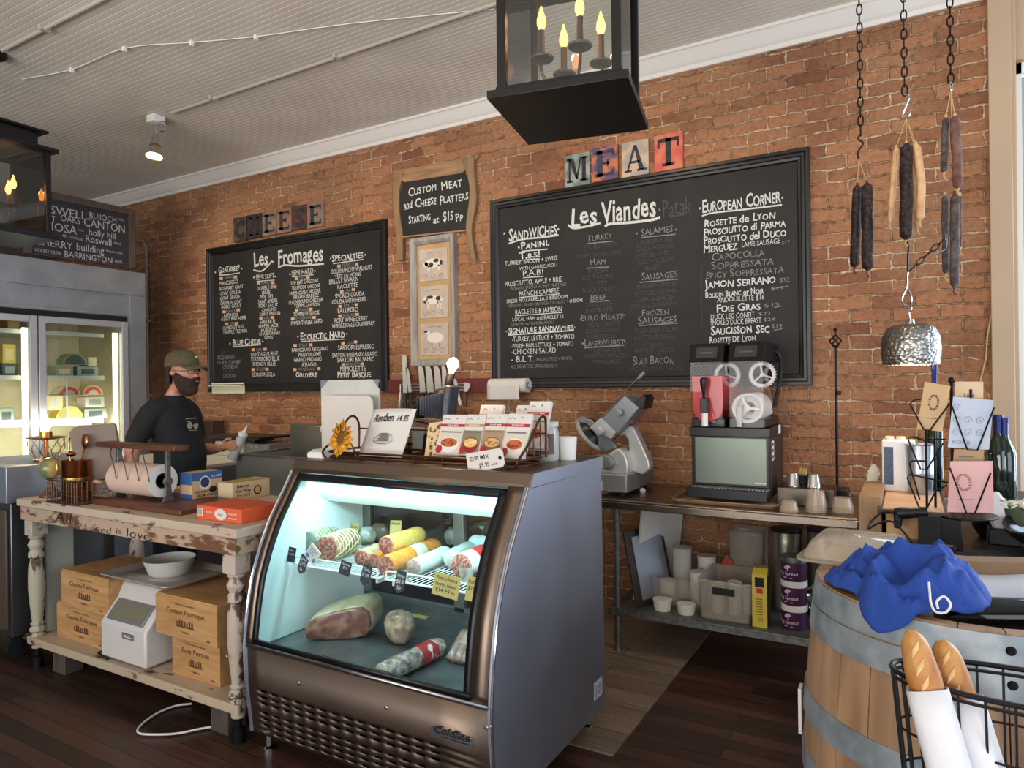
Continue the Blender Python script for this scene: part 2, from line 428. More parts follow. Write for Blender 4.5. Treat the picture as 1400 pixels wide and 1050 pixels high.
def stroke(mb, pts, wd, T=None):
    """chalk line of width wd along 2-D points"""
    l = []; r = []
    for i, p in enumerate(pts):
        a = V(pts[max(i - 1, 0)]); b = V(pts[min(i + 1, len(pts) - 1)]); d = (b - a).normalized(); nn = V((-d.y, d.x)) * wd / 2; q = V(p)
        l.append((q.x + nn.x, q.y + nn.y, 0)); r.append((q.x - nn.x, q.y - nn.y, 0))
    n = len(pts); mb.add(l + r, [(n + i, n + i + 1, i + 1, i) for i in range(n - 1)], T)
def oval(mb, c, rx, ry, T=None, n=14): mb.add([(c[0] + rx * math.cos(2 * math.pi * i / n), c[1] + ry * math.sin(2 * math.pi * i / n), 0) for i in range(n)], [tuple(range(n))], T)
def quad2(mb, x0, x1, y0, y1, T=None): mb.add([(x0, y0, 0), (x1, y0, 0), (x1, y1, 0), (x0, y1, 0)], [(0, 1, 2, 3)], T)
def smoothpts(pts, n=6, closed=False):
    """Catmull-Rom through points"""
    P = [V(p) for p in pts]; m = len(P); out = []
    for i in range(m if closed else m - 1):
        if closed: a, b, c_, d = P[i - 1], P[i], P[(i + 1) % m], P[(i + 2) % m]
        else: a, b, c_, d = P[max(i - 1, 0)], P[i], P[i + 1], P[min(i + 2, m - 1)]
        for k in range(n):
            t = k / n
            out.append(.5 * ((2 * b) + (c_ - a) * t + (2 * a - 5 * b + 4 * c_ - d) * t * t + (3 * b - a - 3 * c_ + d) * t ** 3))
    if not closed: out.append(P[-1])
    return out
# ---------------------------------------------------------------- shared surfaces
W = 4.5                                   # the brick wall's plane
M = {}
M['steel'] = brushed('brushed_steel', (176, 176, 178), .3, 'x')
M['steel_side'] = brushed('steel_side_sheet', (172, 178, 192), .54, 'z', .1)
M['steel_brown'] = brushed('warm_steel', (132, 114, 100), .42, 'x')
M['steel_old'] = brushed('dull_steel', (128, 130, 134), .42, 'y')
M['chrome'] = mat('chrome', (215, 215, 218), .12, 1)
M['alu'] = mat('cast_aluminium', (206, 206, 204), .42, .55, bump=.05, ns=60)
M['alu_dark'] = mat('grey_aluminium', (146, 149, 154), .42, .55)
M['galv'] = mat('galvanised_steel', (120, 122, 122), .5, .8, (92, 94, 92), 40)
M['iron'] = mat('black_iron', (26, 24, 24), .5, .6)
M['black'] = mat('black_plastic', (16, 16, 18), .35)
M['blackmatte'] = mat('matte_black', (20, 19, 19), .7)
M['dark'] = mat('dark_void', (10, 10, 11), .9)
M['white'] = mat('white_plastic', (226, 224, 220), .35)
M['offwhite'] = mat('off_white_plastic', (206, 202, 194), .45)
M['cream'] = mat('cream_enamel', (214, 212, 182), .4)
M['paper'] = mat('white_paper', (212, 205, 197), .85, bump=.08, ns=12)
M['kraft'] = mat('butcher_paper', (188, 166, 148), .85)
M['ink'] = mat('black_ink', (24, 24, 28), .8)
M['inkgrey'] = mat('grey_ink', (110, 108, 106), .8)
M['red'] = mat('red_print', (176, 40, 44), .6)
M['chalk'] = mat('white_chalk', (222, 222, 216), .95, c2=(170, 170, 166), ns=160, lo=.3, hi=.75)
M['chalkmid'] = mat('thin_chalk', (148, 146, 142), .95, c2=(104, 102, 100), ns=160)
M['chalkdim'] = mat('faded_chalk', (88, 86, 84), .95, c2=(60, 58, 57), ns=160)
M['slate'] = mat('chalkboard', (34, 32, 31), .62, c2=(42, 40, 38), ns=3.5, spec=.35)
M['blackwood'] = mat('black_painted_wood', (24, 23, 22), .38, bump=.05, ns=25)
M['brownwood'] = wood('dark_brown_wood', (74, 42, 28), (110, 66, 44), 'x', .42)
M['oak'] = wood('honey_wood', (132, 98, 66), (164, 128, 90), 'x')
M['oakz'] = wood('honey_wood_upright', (120, 92, 64), (152, 120, 88), 'z')
M['pine'] = wood('pine_crate', (176, 128, 78), (206, 160, 106), 'x', .6)
M['burn'] = mat('branded_print', (92, 62, 40), .8)
M['brownbox'] = mat('cardboard', (166, 132, 98), .85, c2=(150, 118, 86), ns=20)
M['bulb'] = emit('bulb_glow', (255, 214, 150), 14, (255, 190, 110))
M['bulbhot'] = emit('frosted_bulb', (255, 232, 190), 16, (255, 205, 140))
M['copper'] = mat('copper', (196, 118, 76), .22, 1)
M['brass'] = mat('brass', (190, 146, 84), .3, 1)
M['clear'] = pane('clear_plastic', (246, 246, 246), 1.2, 1.45, .05, .02)
M['cleartint'] = film('frosted_plastic', (216, 214, 208), .42)
M['glass'] = pane('window_glass', (250, 252, 250), 1.0, 1.5)
M['rubber'] = mat('rubber', (22, 22, 22), .7)

# ---------------------------------------------------------------- the room
CEIL = 3.745
X0, XE = -9.0, .41
mb = MB(); mb.box(X0, XE, W, W + .25, 0, CEIL)
struct('wall_back', mb, brick_mat(), smooth=0)
mb = MB(); mb.box(X0 - .2, X0, -4, W + .25, 0, CEIL)
struct('wall_left', mb, mat('dark_plaster', (92, 82, 76), .8, c2=(80, 72, 66), ns=3), smooth=0)
# beadboard ceiling: one long moulded profile run along the wall
prof = []; y = -4.0
while y < W + .2:
    prof += [(y, CEIL), (y + .031, CEIL), (y + .0345, CEIL + .006), (y + .038, CEIL + .0)]; y += .0415
mb = MB(); pts = prof + [(W + .25, CEIL), (W + .25, CEIL + .1), (-4.0, CEIL + .1)]
mb.sheet([[(X0 - .2, p[0], p[1]) for p in prof], [(4.2, p[0], p[1]) for p in prof]])
mb.box(X0 - .2, 4.2, -4, W + .25, CEIL + .03, CEIL + .12)
struct('ceiling', mb, mat('cream_beadboard', (214, 206, 194), .6, c2=(204, 195, 182), ns=2.2), smooth=0)
# crown moulding
cp = [(W, 3.62), (W - .014, 3.62), (W - .016, 3.648), (W - .026, 3.652), (W - .04, 3.664), (W - .066, 3.70), (W - .088, 3.722), (W - .1, 3.726), (W - .1, CEIL), (W, CEIL)]
mb = MB(); mb.prism([(p[0], p[1]) for p in cp], X0, XE - .01, YZ)
struct('trim_1', mb, mat('white_gloss_paint', (226, 220, 212), .4), smooth=25)
# floors: dark boards on the customers' side, grey-brown planks behind the counter
mb = MB(); mb.box(X0 - .2, 4.2, -4, W + .25, -.12, 0)
struct('floor', mb, planks('dark_floorboards', (80, 52, 42), (48, 34, 29), (14, 11, 10), .085, 1.1, .36), smooth=0)
mb = MB(); mb.box(X0, -1.10, 2.72, W, .0, .006)
struct('floor', mb, planks('grey_brown_planks', (128, 110, 92), (104, 88, 74), (52, 44, 38), .14, .9, .5), smooth=0)
# pilaster casing at the wall's right end, and the shop window beyond it
paint = mat('cream_painted_wood', (178, 152, 124), .5, bump=.04, ns=20)
mb = MB(); mb.box(.385, .487, W - .03, W + .3, 0, CEIL); mb.box(.487, .512, W + .02, W + .3, 0, CEIL)
struct('trim_2', mb, paint, bevel=.004)
mb = MB()
for (a, b, z0, z1) in ((.512, 4.0, 0, .62), (.512, 4.0, 3.3, CEIL), (3.8, 4.0, .62, 3.3)): mb.box(a, b, W + .1, W + .3, z0, z1)
struct('wall_right', mb, paint)
wf = MB()
for (a, b, z0, z1) in ((.512, .55, .62, 3.3), (3.76, 3.8, .62, 3.3), (2.1, 2.15, .68, 3.24), (.512, 3.8, .62, .68), (.512, 3.8, 3.24, 3.3)): wf.box(a, b, W + .15, W + .21, z0, z1)
wo = struct('window_1', wf, mat('white_window_paint', (222, 218, 210), .4)); WT[wo.name] = Matrix.Translation(wo.location)
g = MB(); g.box(.55, 3.76, W + .178, W + .184, .68, 3.24); obj('pane', g, M['glass'], wo)
# ---------------------------------------------------------------- on the brick wall: menus
def pframe(mb, x0, x1, z0, z1, Y, prof):
    """mitred moulding; prof = (inset from the outer edge, height off the wall)"""
    rows = []
    for d, h in prof: rows.append([(x0 + d, Y - h, z0 + d), (x1 - d, Y - h, z0 + d), (x1 - d, Y - h, z1 - d), (x0 + d, Y - h, z1 - d)])
    mb.sheet(rows, closed=True)
def ptext(mb, s, xl, y, xr, hpx, Y, **kw):
    P = pY(xl, y, Y); q = pY(xr, y, Y); h = pY(xl, y - hpx, Y).z - P.z
    text(mb, s, frame((P.x, Y, P.z), (1, 0, 0), (0, 0, 1)), h, w=q.x - P.x, **kw)
def pstroke(mb, pts, wpx, Y):
    Q = [pY(x, y, Y) for x, y in pts]; k = (pY(pts[0][0], pts[0][1] - 1, Y).z - Q[0].z)
    stroke(mb, [(q.x, q.z) for q in Q], wpx * k, frame((0, Y, 0), (1, 0, 0), (0, 0, 1)))
FR = [(0, 0), (0, .034), (.006, .042), (.022, .044), (.03, .036), (.045, .036), (.052, .03), (.066, .026), (.074, .012)]
def menu(label, x0, x1, z0, z1, crop, lines, strokes):
    t = thing('chalkboard_menu', label, 'menu board', ((x0 + x1) / 2, W, z0))
    mb = MB(); mb.box(x0 + .05, x1 - .05, W - .014, W - .001, z0 + .05, z1 - .05); obj('chalk_panel', mb, M['slate'], t)
    mb = MB(); pframe(mb, x0, x1, z0, z1, W - .001, FR); obj('frame', mb, M['blackwood'], t, smooth=20)
    cx, cy, k = crop; Y = W - .0165
    mb = MB()
    for s, xl, y, xr, h, shade, *cap in lines:
        mb.m = shade
        ptext(mb, s, cx + xl / k, cy + y / k, cx + xr / k, h / k, Y, off=(.02 if h > 22 and shade == 0 else .0), jit=(1 if h > 22 else .5), caps=(h > 22), maxcond=1.6)
    for pts, wd, shade in strokes:
        mb.m = shade; pstroke(mb, [(cx + a / k, cy + b / k) for a, b in smooth2(pts)], wd / k, Y - .0004)
    obj('chalk_writing', mb, [M['chalk'], M['chalkmid'], M['chalkdim'], M['flag']], t, smooth=0)
    return t
def smooth2(pts): return [(p[0], p[1]) for p in smoothpts([(a, b, 0) for a, b in pts], 5)] if len(pts) > 2 else pts
M['flag'] = mat('orange_chalk', (196, 132, 92), .9, c2=(206, 176, 150), ns=120)
meat = [('SANDWICHES', 98, 468, 282, 46, 0), ('PANINI', 143, 500, 245, 27, 0), ('T.B.S!', 138, 537, 218, 24, 0), ('TURKEY, BACON + SWISS', 84, 562, 283, 16, 0),
 ('WITH GARLIC AIOLI', 138, 579, 282, 13, 0), ('P.A.B!', 150, 602, 230, 22, 0), ('PROSCIUTTO, APPLE + BRIE', 83, 641, 300, 18, 0), ('WITH FIG SPREAD HONEY MUSTARD', 103, 656, 317, 12, 1),
 ('FRENCH CAPRESE', 136, 677, 288, 18, 0), ('FRESH MOZZARELLA, HEIRLOOM', 90, 703, 322, 14, 0), ('TOMATOES SERVED ON FOCACCIA PESTO', 93, 720, 312, 11, 1), ('+ CHEDDAR', 318, 702, 378, 13, 0),
 ('RACLETTE & JAMBON', 122, 746, 300, 18, 0), ('LOCAL HAM and RACLETTE', 112, 772, 306, 14, 0), ('CHEESE w/ DIJON AIOLI', 105, 790, 270, 12, 1), ('SIGNATURE SANDWICHES', 96, 819, 345, 24, 0),
 ('-TURKEY, LETTUCE + TOMATO', 110, 848, 347, 18, 0), ('-POLISH HAM, LETTUCE + TOMATO', 108, 873, 343, 16, 0), ('-CHICKEN SALAD', 108, 897, 278, 20, 0), ('- B.L.T.', 106, 926, 195, 22, 0), ('BACON, LETTUCE + TOMATO', 203, 921, 338, 12, 1),
 ('ALL SIGNATURE SANDWICHES-9', 107, 950, 282, 14, 1), ('Les', 330, 412, 432, 66, 0), ('Viandes', 450, 402, 655, 80, 0), ('Patak', 678, 380, 788, 66, 2),
 ('TURKEY', 392, 470, 490, 25, 1), ('SMOKED TURKEY', 384, 502, 508, 18, 2), ('HONEY ROASTED TURKEY', 358, 535, 530, 15, 2), ('HAM', 405, 561, 465, 25, 1), ('POLISH', 397, 593, 473, 18, 2), ('WESTPHALIAN', 373, 618, 490, 18, 2),
 ('GYPSY', 400, 641, 470, 18, 2), ('BLACK FOREST', 377, 666, 500, 18, 2), ('BEEF', 405, 693, 468, 23, 1), ('CORNED BEEF', 387, 720, 492, 18, 2), ('PASTRAMI', 388, 741, 492, 17, 2), ('EURO MEATS', 370, 772, 530, 25, 1), ('HEAD CHEESE', 398, 794, 520, 18, 2),
 ('BLOOD + TONGUE', 390, 817, 520, 16, 2), ('MORTADELLA', 395, 839, 505, 17, 2), ('LIVERWURST', 383, 867, 535, 26, 1), ('LIVERWURST', 410, 891, 520, 16, 2), ('SMOKED LIVERWURST', 380, 912, 550, 16, 2), ('TEEWURST', 413, 934, 520, 16, 2),
 ('SALAMIES', 597, 448, 718, 28, 1), ('HUNGARIAN-ALPINE', 577, 486, 718, 19, 2), ('GENOA-MOLDOVA', 577, 511, 722, 19, 2), ('HUNTERS-SWISS', 580, 534, 705, 18, 2), ('CZECH-RUSSIAN', 583, 558, 722, 19, 2), ('BEEF', 612, 580, 672, 17, 2),
 ('SAUSAGES', 597, 616, 735, 28, 1), ('BOHEMIAN SMOKIES', 583, 650, 730, 19, 2), ('ANDOUILLE-KIELBASA', 573, 676, 730, 18, 2), ('CZARI-LANDJAGER', 577, 701, 722, 18, 2), ('CHORIZO-LEGALI-KABANOS', 560, 725, 735, 17, 2), ('FROZEN', 600, 752, 707, 25, 1), ('SAUSAGES', 585, 783, 735, 28, 1),
 ('POLISH-SPICY ITALIAN', 572, 818, 738, 18, 2), ('SCOTTISH BANGERS', 572, 844, 728, 19, 2), ('ITALIAN', 610, 868, 685, 17, 2), ('BRATWURST LINGUICA', 573, 892, 725, 17, 2), ('SLAB BACON', 565, 936, 725, 31, 1), ('SMOKED PORK CHOPS', 553, 961, 755, 18, 2),
 ('EUROPEAN CORNER', 828, 362, 1125, 46, 0), ('ROSETTE de LYON', 835, 415, 1105, 27, 0), ('PROSCIUTTO di PARMA', 834, 449, 1145, 27, 0), ('PROSCIUTTO del DUCO', 834, 482, 1147, 27, 0), ('MERGUEZ', 833, 513, 962, 29, 0), ('LAMB SAUSAGE', 977, 492, 1125, 19, 0), ('$17', 1128, 482, 1160, 14, 1),
 ('CAPOCOLLA', 863, 543, 1067, 29, 1), ('SOPPRESSATA', 863, 577, 1100, 29, 1), ('SPICY SOPPRESSATA', 842, 613, 1138, 28, 1), ('JAMON SERRANO', 842, 647, 1110, 29, 0), ('$32', 1120, 625, 1160, 17, 1), ('BOUDIN BLANC or NOIR', 840, 684, 1062, 23, 0), ('$19', 1085, 655, 1140, 13, 1), ('ANDOUILETTE $16', 885, 701, 1065, 19, 0),
 ('FOIE GRAS', 882, 738, 1050, 28, 0), ('$13', 1062, 720, 1125, 16, 1), ('DUCK LEG CONFIT', 860, 766, 1027, 21, 0), ('$22', 1040, 750, 1090, 13, 1), ('SMOKED DUCK BREAST', 860, 788, 1053, 20, 0), ('$24', 1060, 772, 1105, 13, 1), ('SAUCISSON SEC', 862, 823, 1085, 31, 0), ('$19', 1090, 798, 1132, 15, 1), ('ROSETTE DE LYON', 856, 853, 1033, 23, 0), ('B', 925, 870, 937, 17, 0)]
mstr = [([(98, 478), (150, 462), (220, 455), (286, 446)], 6, 0), ([(146, 507), (245, 499)], 4, 0), ([(140, 541), (215, 536)], 3, 0), ([(152, 607), (230, 602)], 3, 0), ([(136, 682), (290, 668)], 3, 0), ([(122, 751), (300, 738)], 3, 0), ([(96, 824), (345, 806)], 4, 0),
 ([(322, 408), (345, 420), (400, 412), (445, 400)], 8, 0), ([(462, 415), (480, 404), (560, 398), (640, 388), (670, 378)], 10, 0), ([(702, 378), (760, 368)], 5, 2), ([(828, 374), (870, 362), (980, 350), (1130, 332)], 6, 0), ([(1090, 650), (1155, 638)], 3, 1), ([(1100, 720), (1130, 714)], 3, 1), ([(1098, 805), (1132, 800)], 3, 1),
 ([(395, 478), (490, 469)], 4, 1), ([(390, 571), (478, 566)], 4, 1), ([(405, 698), (478, 693)], 4, 1), ([(383, 872), (535, 862)], 4, 1), ([(600, 455), (728, 443)], 4, 1), ([(592, 625), (738, 612)], 4, 1), ([(590, 788), (738, 778)], 4, 1), ([(828, 800), (828, 560)], 1.5, 2)]
for a, b in ((82, 440), (285, 424), (136, 492), (248, 482), (90, 810), (348, 795), (668, 350), (820, 345), (1132, 305), (582, 440), (730, 425), (372, 762), (532, 748), (378, 855), (537, 848)):
    mstr.append(([(a - 3, b), (a + 3, b)], 7, 0 if a < 400 and b < 500 or a > 800 else 1))
P0, P1 = pY(667.4, 275.3, W - .03), pY(1108, 529, W - .03)
BX0, BX1 = pY(670.5, 400, W - .04).x, pY(1108.2, 360, W - .04).x
BZ0, BZ1 = pY(900, 529, W - .04).z, pY(900, 234.8, W - .04).z
menu('large black framed chalkboard menu headed Les Viandes, listing sandwiches and sausages', BX0, BX1, BZ0, BZ1, (660, 160, 2.763), meat, mstr)
chee = [('Les', 237, 447, 298, 58, 0), ('Fromages', 338, 442, 530, 62, 0), ('GOAT/SHEEP', 88, 474, 178, 26, 0), ('SPAIN', 115, 500, 148, 14, 1), ('MANCHEGO', 93, 526, 172, 16, 0), ('ROSEMARY GOAT', 93, 549, 193, 16, 0), ('GOAT GOUDA', 95, 569, 182, 15, 0), ('GOAT SINGLE', 95, 589, 180, 15, 0), ('DRUNKEN GOAT', 97, 609, 187, 15, 0), ('AGED GOAT', 100, 625, 185, 15, 0), ('FRANCE', 120, 643, 160, 13, 1), ('AFFINOIS', 110, 661, 173, 15, 0), ('GOAT BRIE HERB', 100, 677, 205, 14, 0), ('USA', 130, 694, 158, 13, 1), ('HUMBOLDT FOG', 107, 713, 195, 15, 0), ('TRUFFLE TREMOR', 107, 731, 210, 15, 0),
 ('SEMI SOFT', 246, 503, 325, 21, 0), ('FRANCE', 268, 523, 310, 15, 1), ('DOUBLE BRIE', 250, 547, 335, 16, 0), ('BRIE', 272, 564, 308, 15, 0), ('POL EPI', 262, 583, 318, 15, 0), ('SAINT ANDRE', 256, 604, 338, 16, 0), ('PORT SALUT', 258, 621, 340, 15, 0), ('CHAUMES', 272, 637, 335, 14, 0), ('SAINT PAULIN', 262, 656, 350, 15, 0), ('DENMARK', 280, 671, 305, 13, 1), ('HAVARTI', 264, 689, 328, 15, 0), ('PEPPER JACK', 258, 707, 342, 15, 0), ('MUENSTER', 268, 723, 335, 14, 0), ('CHARDONNAY', 260, 738, 350, 14, 0), ('SWISS', 282, 753, 318, 13, 0),
 ('SEMI HARD', 397, 485, 490, 22, 0), ('USA', 428, 503, 455, 14, 1), ('TOP HAT CHEDDAR', 392, 525, 510, 16, 0), ('TILLAMOOK CHEDDAR', 398, 546, 518, 16, 0), ('FARMHOUSE CHEDDAR', 388, 568, 520, 16, 0), ('PRAIRIE BREEZE', 405, 584, 512, 15, 0), ('CLOTH BOUND CHEDDAR', 385, 606, 530, 16, 0), ('TOMME LAWSON', 408, 621, 515, 15, 0), ('FRANCE', 428, 636, 470, 13, 1), ('TOMME DE SAVOIE', 405, 656, 515, 16, 0), ('SWITZERLAND', 412, 671, 485, 12, 1), ('EMMENTHALER AGED', 395, 694, 527, 17, 0),
 ('SPECIALTIES', 568, 426, 700, 30, 0), ('FRANCE', 610, 451, 660, 18, 1), ('GOURMANDISE WALNUTS', 563, 478, 738, 19, 0), ('TETE DE MOINE', 580, 498, 692, 17, 0), ('BRILLAT SAVARIN', 555, 521, 680, 19, 0), ('RACLETTE', 590, 541, 678, 19, 0), ('USA', 620, 556, 648, 14, 1), ('SMOKED GOUDA', 580, 581, 705, 19, 0), ('GOUDA WITH HERBS', 567, 605, 710, 18, 0), ('ITALY', 618, 620, 660, 15, 1), ('TALLEGIO', 588, 643, 680, 19, 0), ('ENGLAND', 615, 659, 665, 13, 1), ('PORT WINE DERBY', 578, 683, 718, 19, 0), ('WENSLEYDALE CRANBERRY', 568, 706, 750, 18, 0),
 ('BLUE CHEESE', 148, 779, 268, 25, 0), ('BLEU', 97, 815, 128, 14, 2), ('ROQUEFORT', 85, 839, 158, 17, 1), ("FOURME D'AMBERT", 83, 859, 187, 15, 1), ('CREMEUX', 105, 877, 170, 15, 1), ('SALEM', 107, 895, 150, 13, 2), ('STILTON', 108, 916, 160, 15, 1), ('USA', 248, 805, 272, 14, 1), ('SAINT AGUR BLUE', 225, 826, 340, 17, 0), ('STATESBORO BLUE', 225, 846, 347, 17, 0), ('SMOKEY BLUE', 232, 867, 330, 17, 0), ('ITALY', 248, 886, 285, 13, 1), ('GORGONZOLA', 230, 911, 328, 17, 0),
 ('ECCLECTIC HARD', 434, 756, 622, 31, 0), ('ITALY', 428, 786, 465, 15, 1), ('PARMIGIANO REGGIANO', 398, 807, 552, 16, 0), ('PROVOLONE', 425, 827, 522, 17, 0), ('GRAND PADANO', 407, 849, 525, 18, 0), ('ASIAGO', 440, 869, 503, 18, 0), ('SWITZERLAND', 425, 886, 498, 12, 1), ('GRUYERE', 415, 914, 505, 23, 0),
 ('USA', 632, 777, 655, 14, 1), ('SARTORI ESPRESSO', 592, 799, 748, 20, 0), ('SARTORI ROSEMARY ASIAGO', 568, 830, 760, 18, 0), ('SARTORI BALSAMIC', 590, 850, 747, 18, 0), ('FRANCE', 625, 866, 685, 14, 1), ('MIMOLETTE', 602, 889, 712, 21, 0), ('PETIT BASQUE', 590, 915, 733, 25, 0)]
cstr = [([(92, 482), (130, 480), (178, 472)], 4, 0), ([(236, 460), (270, 465), (300, 440), (312, 424), (320, 428)], 6, 0), ([(340, 450), (370, 440), (430, 443), (534, 434)], 7, 0), ([(250, 508), (325, 503)], 3, 0), ([(400, 490), (490, 480)], 3, 0), ([(572, 434), (640, 424), (700, 416)], 4, 0), ([(148, 784), (268, 776)], 3, 0), ([(436, 762), (622, 752)], 3, 0)]
for a, b in ((75, 470), (186, 455), (238, 492), (328, 488), (390, 478), (496, 464), (562, 412), (708, 396), (137, 771), (275, 762), (424, 742), (630, 730)): cstr.append(([(a - 2.5, b), (a + 2.5, b)], 6, 0))
for a, b, c_, d in ((100, 497, 160, 490), (258, 515, 318, 514), (112, 637, 172, 629), (122, 688, 165, 686), (268, 664, 316, 661), (418, 497, 466, 494), (418, 630, 478, 626), (402, 666, 492, 661), (597, 444, 672, 436), (609, 551, 658, 543), (602, 614, 670, 607), (602, 654, 674, 648), (235, 797, 285, 795), (235, 881, 293, 879), (412, 779, 478, 776), (411, 881, 512, 877), (614, 769, 667, 764), (616, 860, 695, 857)):
    for x_, y_ in ((a, b), (c_, d)): cstr.append(([(x_ - 7, y_), (x_ + 7, y_)], 12, 3))
CX0, CX1 = pY(282.5, 430, W - .04).x, pY(527.5, 420, W - .04).x
CZ0, CZ1 = pY(400, 535, W - .04).z, pY(400, 320.2, W - .04).z
menu('black framed chalkboard menu headed Les Fromages, listing cheeses by country', CX0, CX1, CZ0, CZ1, (270, 220, 3.0875), chee, cstr)

# letters above the boards
def slab(mb, ch, T, w, h):
    """slab-serif capital in a w x h field"""
    def q(*a): mb.add([(x * w, y * h, 0) for x, y in a], [tuple(range(len(a)))], T)
    def bar(x0, x1, y0, y1): q((x0, y0), (x1, y0), (x1, y1), (x0, y1))
    if ch == 'E':
        bar(.2, .42, .12, .88); bar(.1, .86, .12, .22); bar(.1, .86, .78, .88); bar(.42, .66, .46, .54); q((.86, .22), (.86, .34), (.76, .22)); q((.86, .78), (.76, .78), (.86, .66)); bar(.58, .66, .4, .6)
    elif ch == 'T': bar(.4, .6, .12, .88); bar(.12, .88, .78, .88); bar(.28, .72, .12, .2); bar(.12, .2, .62, .78); bar(.8, .88, .62, .78)
    elif ch == 'M':
        bar(.16, .24, .12, .88); bar(.7, .86, .12, .88); q((.16, .88), (.36, .88), (.56, .2), (.46, .2)); q((.7, .88), (.62, .88), (.46, .2), (.53, .2))
        for a, b in ((.08, .34), (.62, .94)): bar(a, b, .12, .19)
        bar(.08, .24, .81, .88); bar(.7, .94, .81, .88)
    elif ch == 'A':
        q((.46, .88), (.56, .88), (.84, .15), (.66, .15)); q((.46, .88), (.52, .8), (.26, .15), (.18, .15)); bar(.32, .68, .36, .43); bar(.1, .38, .12, .18); bar(.58, .94, .12, .18)
    elif ch == 'H':
        bar(.18, .38, .12, .88); bar(.62, .82, .12, .88); bar(.38, .62, .46, .54)
        for a, b in ((.1, .46), (.54, .9)): bar(a, b, .12, .19); bar(a, b, .81, .88)
    else: text(mb, ch, T @ Matrix.Translation((w * .5, h * .14, 0)), h * .72, w=w * .7, align='c', off=.05)
def letter(ch, x0, x1, yt0, yb0, face, faceB, ink, label, group, crop, tilt=0):
    cx, cy, k = crop
    a = pY(cx + x0 / k, cy + yb0 / k, W - .02); b = pY(cx + x1 / k, cy + yb0 / k, W - .02); z1 = pY(cx + x0 / k, cy + yt0 / k, W - .02).z
    z0 = a.z; w_ = b.x - a.x; h_ = z1 - z0
    t = thing('letter_block', label, 'letter', (a.x + w_ / 2, W, z0), 0, group)
    mb = MB(); mb.box(a.x, b.x, W - .026, W - .002, z0, z1); obj('block', mb, mat('worn_paint_' + ch.lower(), face, .7, c2=faceB, ns=14, lo=.42, hi=.58), t, bevel=.002)
    mb = MB(); slab(mb, ch, frame((a.x, W - .0275, z0), (1, 0, 0), (0, 0, 1)), w_, h_); obj('painted_letter', mb, mat('letter_ink', ink, .7, c2=tuple(min(255, v + 26) for v in ink), ns=24), t, smooth=0)
    return t
c5 = (660, 160, 2.763)
letter('M', 312, 405, 148, 268, (150, 158, 150), (110, 118, 112), (28, 27, 30), 'pale grey letter M block at the left of MEAT', 'MEAT letters', c5)
letter('E', 415, 512, 120, 248, (186, 112, 74), (90, 72, 96), (40, 38, 62), 'orange and blue letter E block in MEAT', 'MEAT letters', c5)
letter('A', 527, 628, 100, 231, (196, 168, 142), (160, 150, 140), (34, 34, 42), 'cream letter A block in MEAT', 'MEAT letters', c5)
letter('T', 650, 757, 73, 210, (196, 88, 72), (204, 116, 92), (34, 26, 26), 'coral red letter T block at the right of MEAT', 'MEAT letters', c5)
cc = (310, 230, 9.333); B_, R_ = (66, 56, 50), (50, 42, 40)
letter('C', 95, 258, 640, 950, (84, 72, 62), (56, 48, 44), (28, 25, 25), 'dark brown letter C block at the left of CHEESE', 'CHEESE letters', cc)
letter('H', 266, 455, 605, 908, (58, 38, 44), (40, 28, 34), (24, 19, 22), 'dark plum letter H block in CHEESE', 'CHEESE letters', cc)
letter('E', 462, 642, 567, 872, (140, 116, 92), (112, 96, 82), (40, 34, 32), 'tan letter E block between the H and another E of CHEESE', 'CHEESE letters', cc)
letter('E', 648, 832, 530, 838, (150, 106, 80), (120, 98, 88), (36, 30, 30), 'reddish tan letter E block just left of the S of CHEESE', 'CHEESE letters', cc)
letter('S', 838, 1028, 492, 800, (96, 56, 48), (70, 46, 42), (44, 30, 30), 'dark red letter S block in CHEESE', 'CHEESE letters', cc)
letter('E', 1034, 1243, 455, 775, (136, 120, 106), (150, 100, 84), (36, 34, 38), 'tan and blue letter E block at the right end of CHEESE', 'CHEESE letters', cc)

# platter sign: black panel held by two barrel staves
t = thing('hanging_sign', 'wooden stave-framed black sign reading custom meat and cheese platters', 'sign', pY(597, 325, W))
ps = (530, 210, 8.077); Ys = W - .03
def q5(x, y, Y=Ys): return pY(ps[0] + x / ps[2], ps[1] + y / ps[2], Y)
pan = [(185, 310), (500, 258), (820, 205), (870, 245), (903, 310), (912, 400), (905, 560), (880, 720), (868, 842), (520, 880), (170, 912), (160, 800), (138, 640), (130, 500), (142, 420), (165, 365)]
mb = MB(); mb.prism([(q5(*p).x, q5(*p).z) for p in pan], .012, .026, Matrix.Translation((0, W, 0)) @ XZ); obj('black_panel', mb, M['slate'], t)
def stave(pl, pr):
    mb = MB(); mb.prism([(q5(*p).x, q5(*p).z) for p in smooth2(pl) + smooth2(pr)[::-1]], .004, .045, Matrix.Translation((0, W, 0)) @ XZ); obj('stave', mb, M['oakz'], t, bevel=.004)
stave([(80, 190), (66, 400), (70, 600), (100, 900), (120, 1180)], [(190, 180), (136, 420), (140, 640), (172, 920), (176, 1180)])
stave([(822, 60), (905, 320), (908, 520), (872, 840), (920, 1150)], [(960, 30), (968, 280), (985, 520), (935, 860), (985, 1190)])
mb = MB(); mb.prism([(q5(*p).x, q5(*p).z) for p in [(60, 195), (960, 30), (960, 15), (1010, 5), (1010, 25), (825, 215), (185, 318), (50, 205)]], .0, .034, Matrix.Translation((0, W, 0)) @ XZ); obj('top_board', mb, M['oak'], t, bevel=.003)
mb = MB(); mb.prism([(q5(*p).x, q5(*p).z) for p in [(165, 915), (868, 842), (868, 858), (165, 932)]], .004, .04, Matrix.Translation((0, W, 0)) @ XZ); obj('bottom_rail', mb, M['oak'], t)
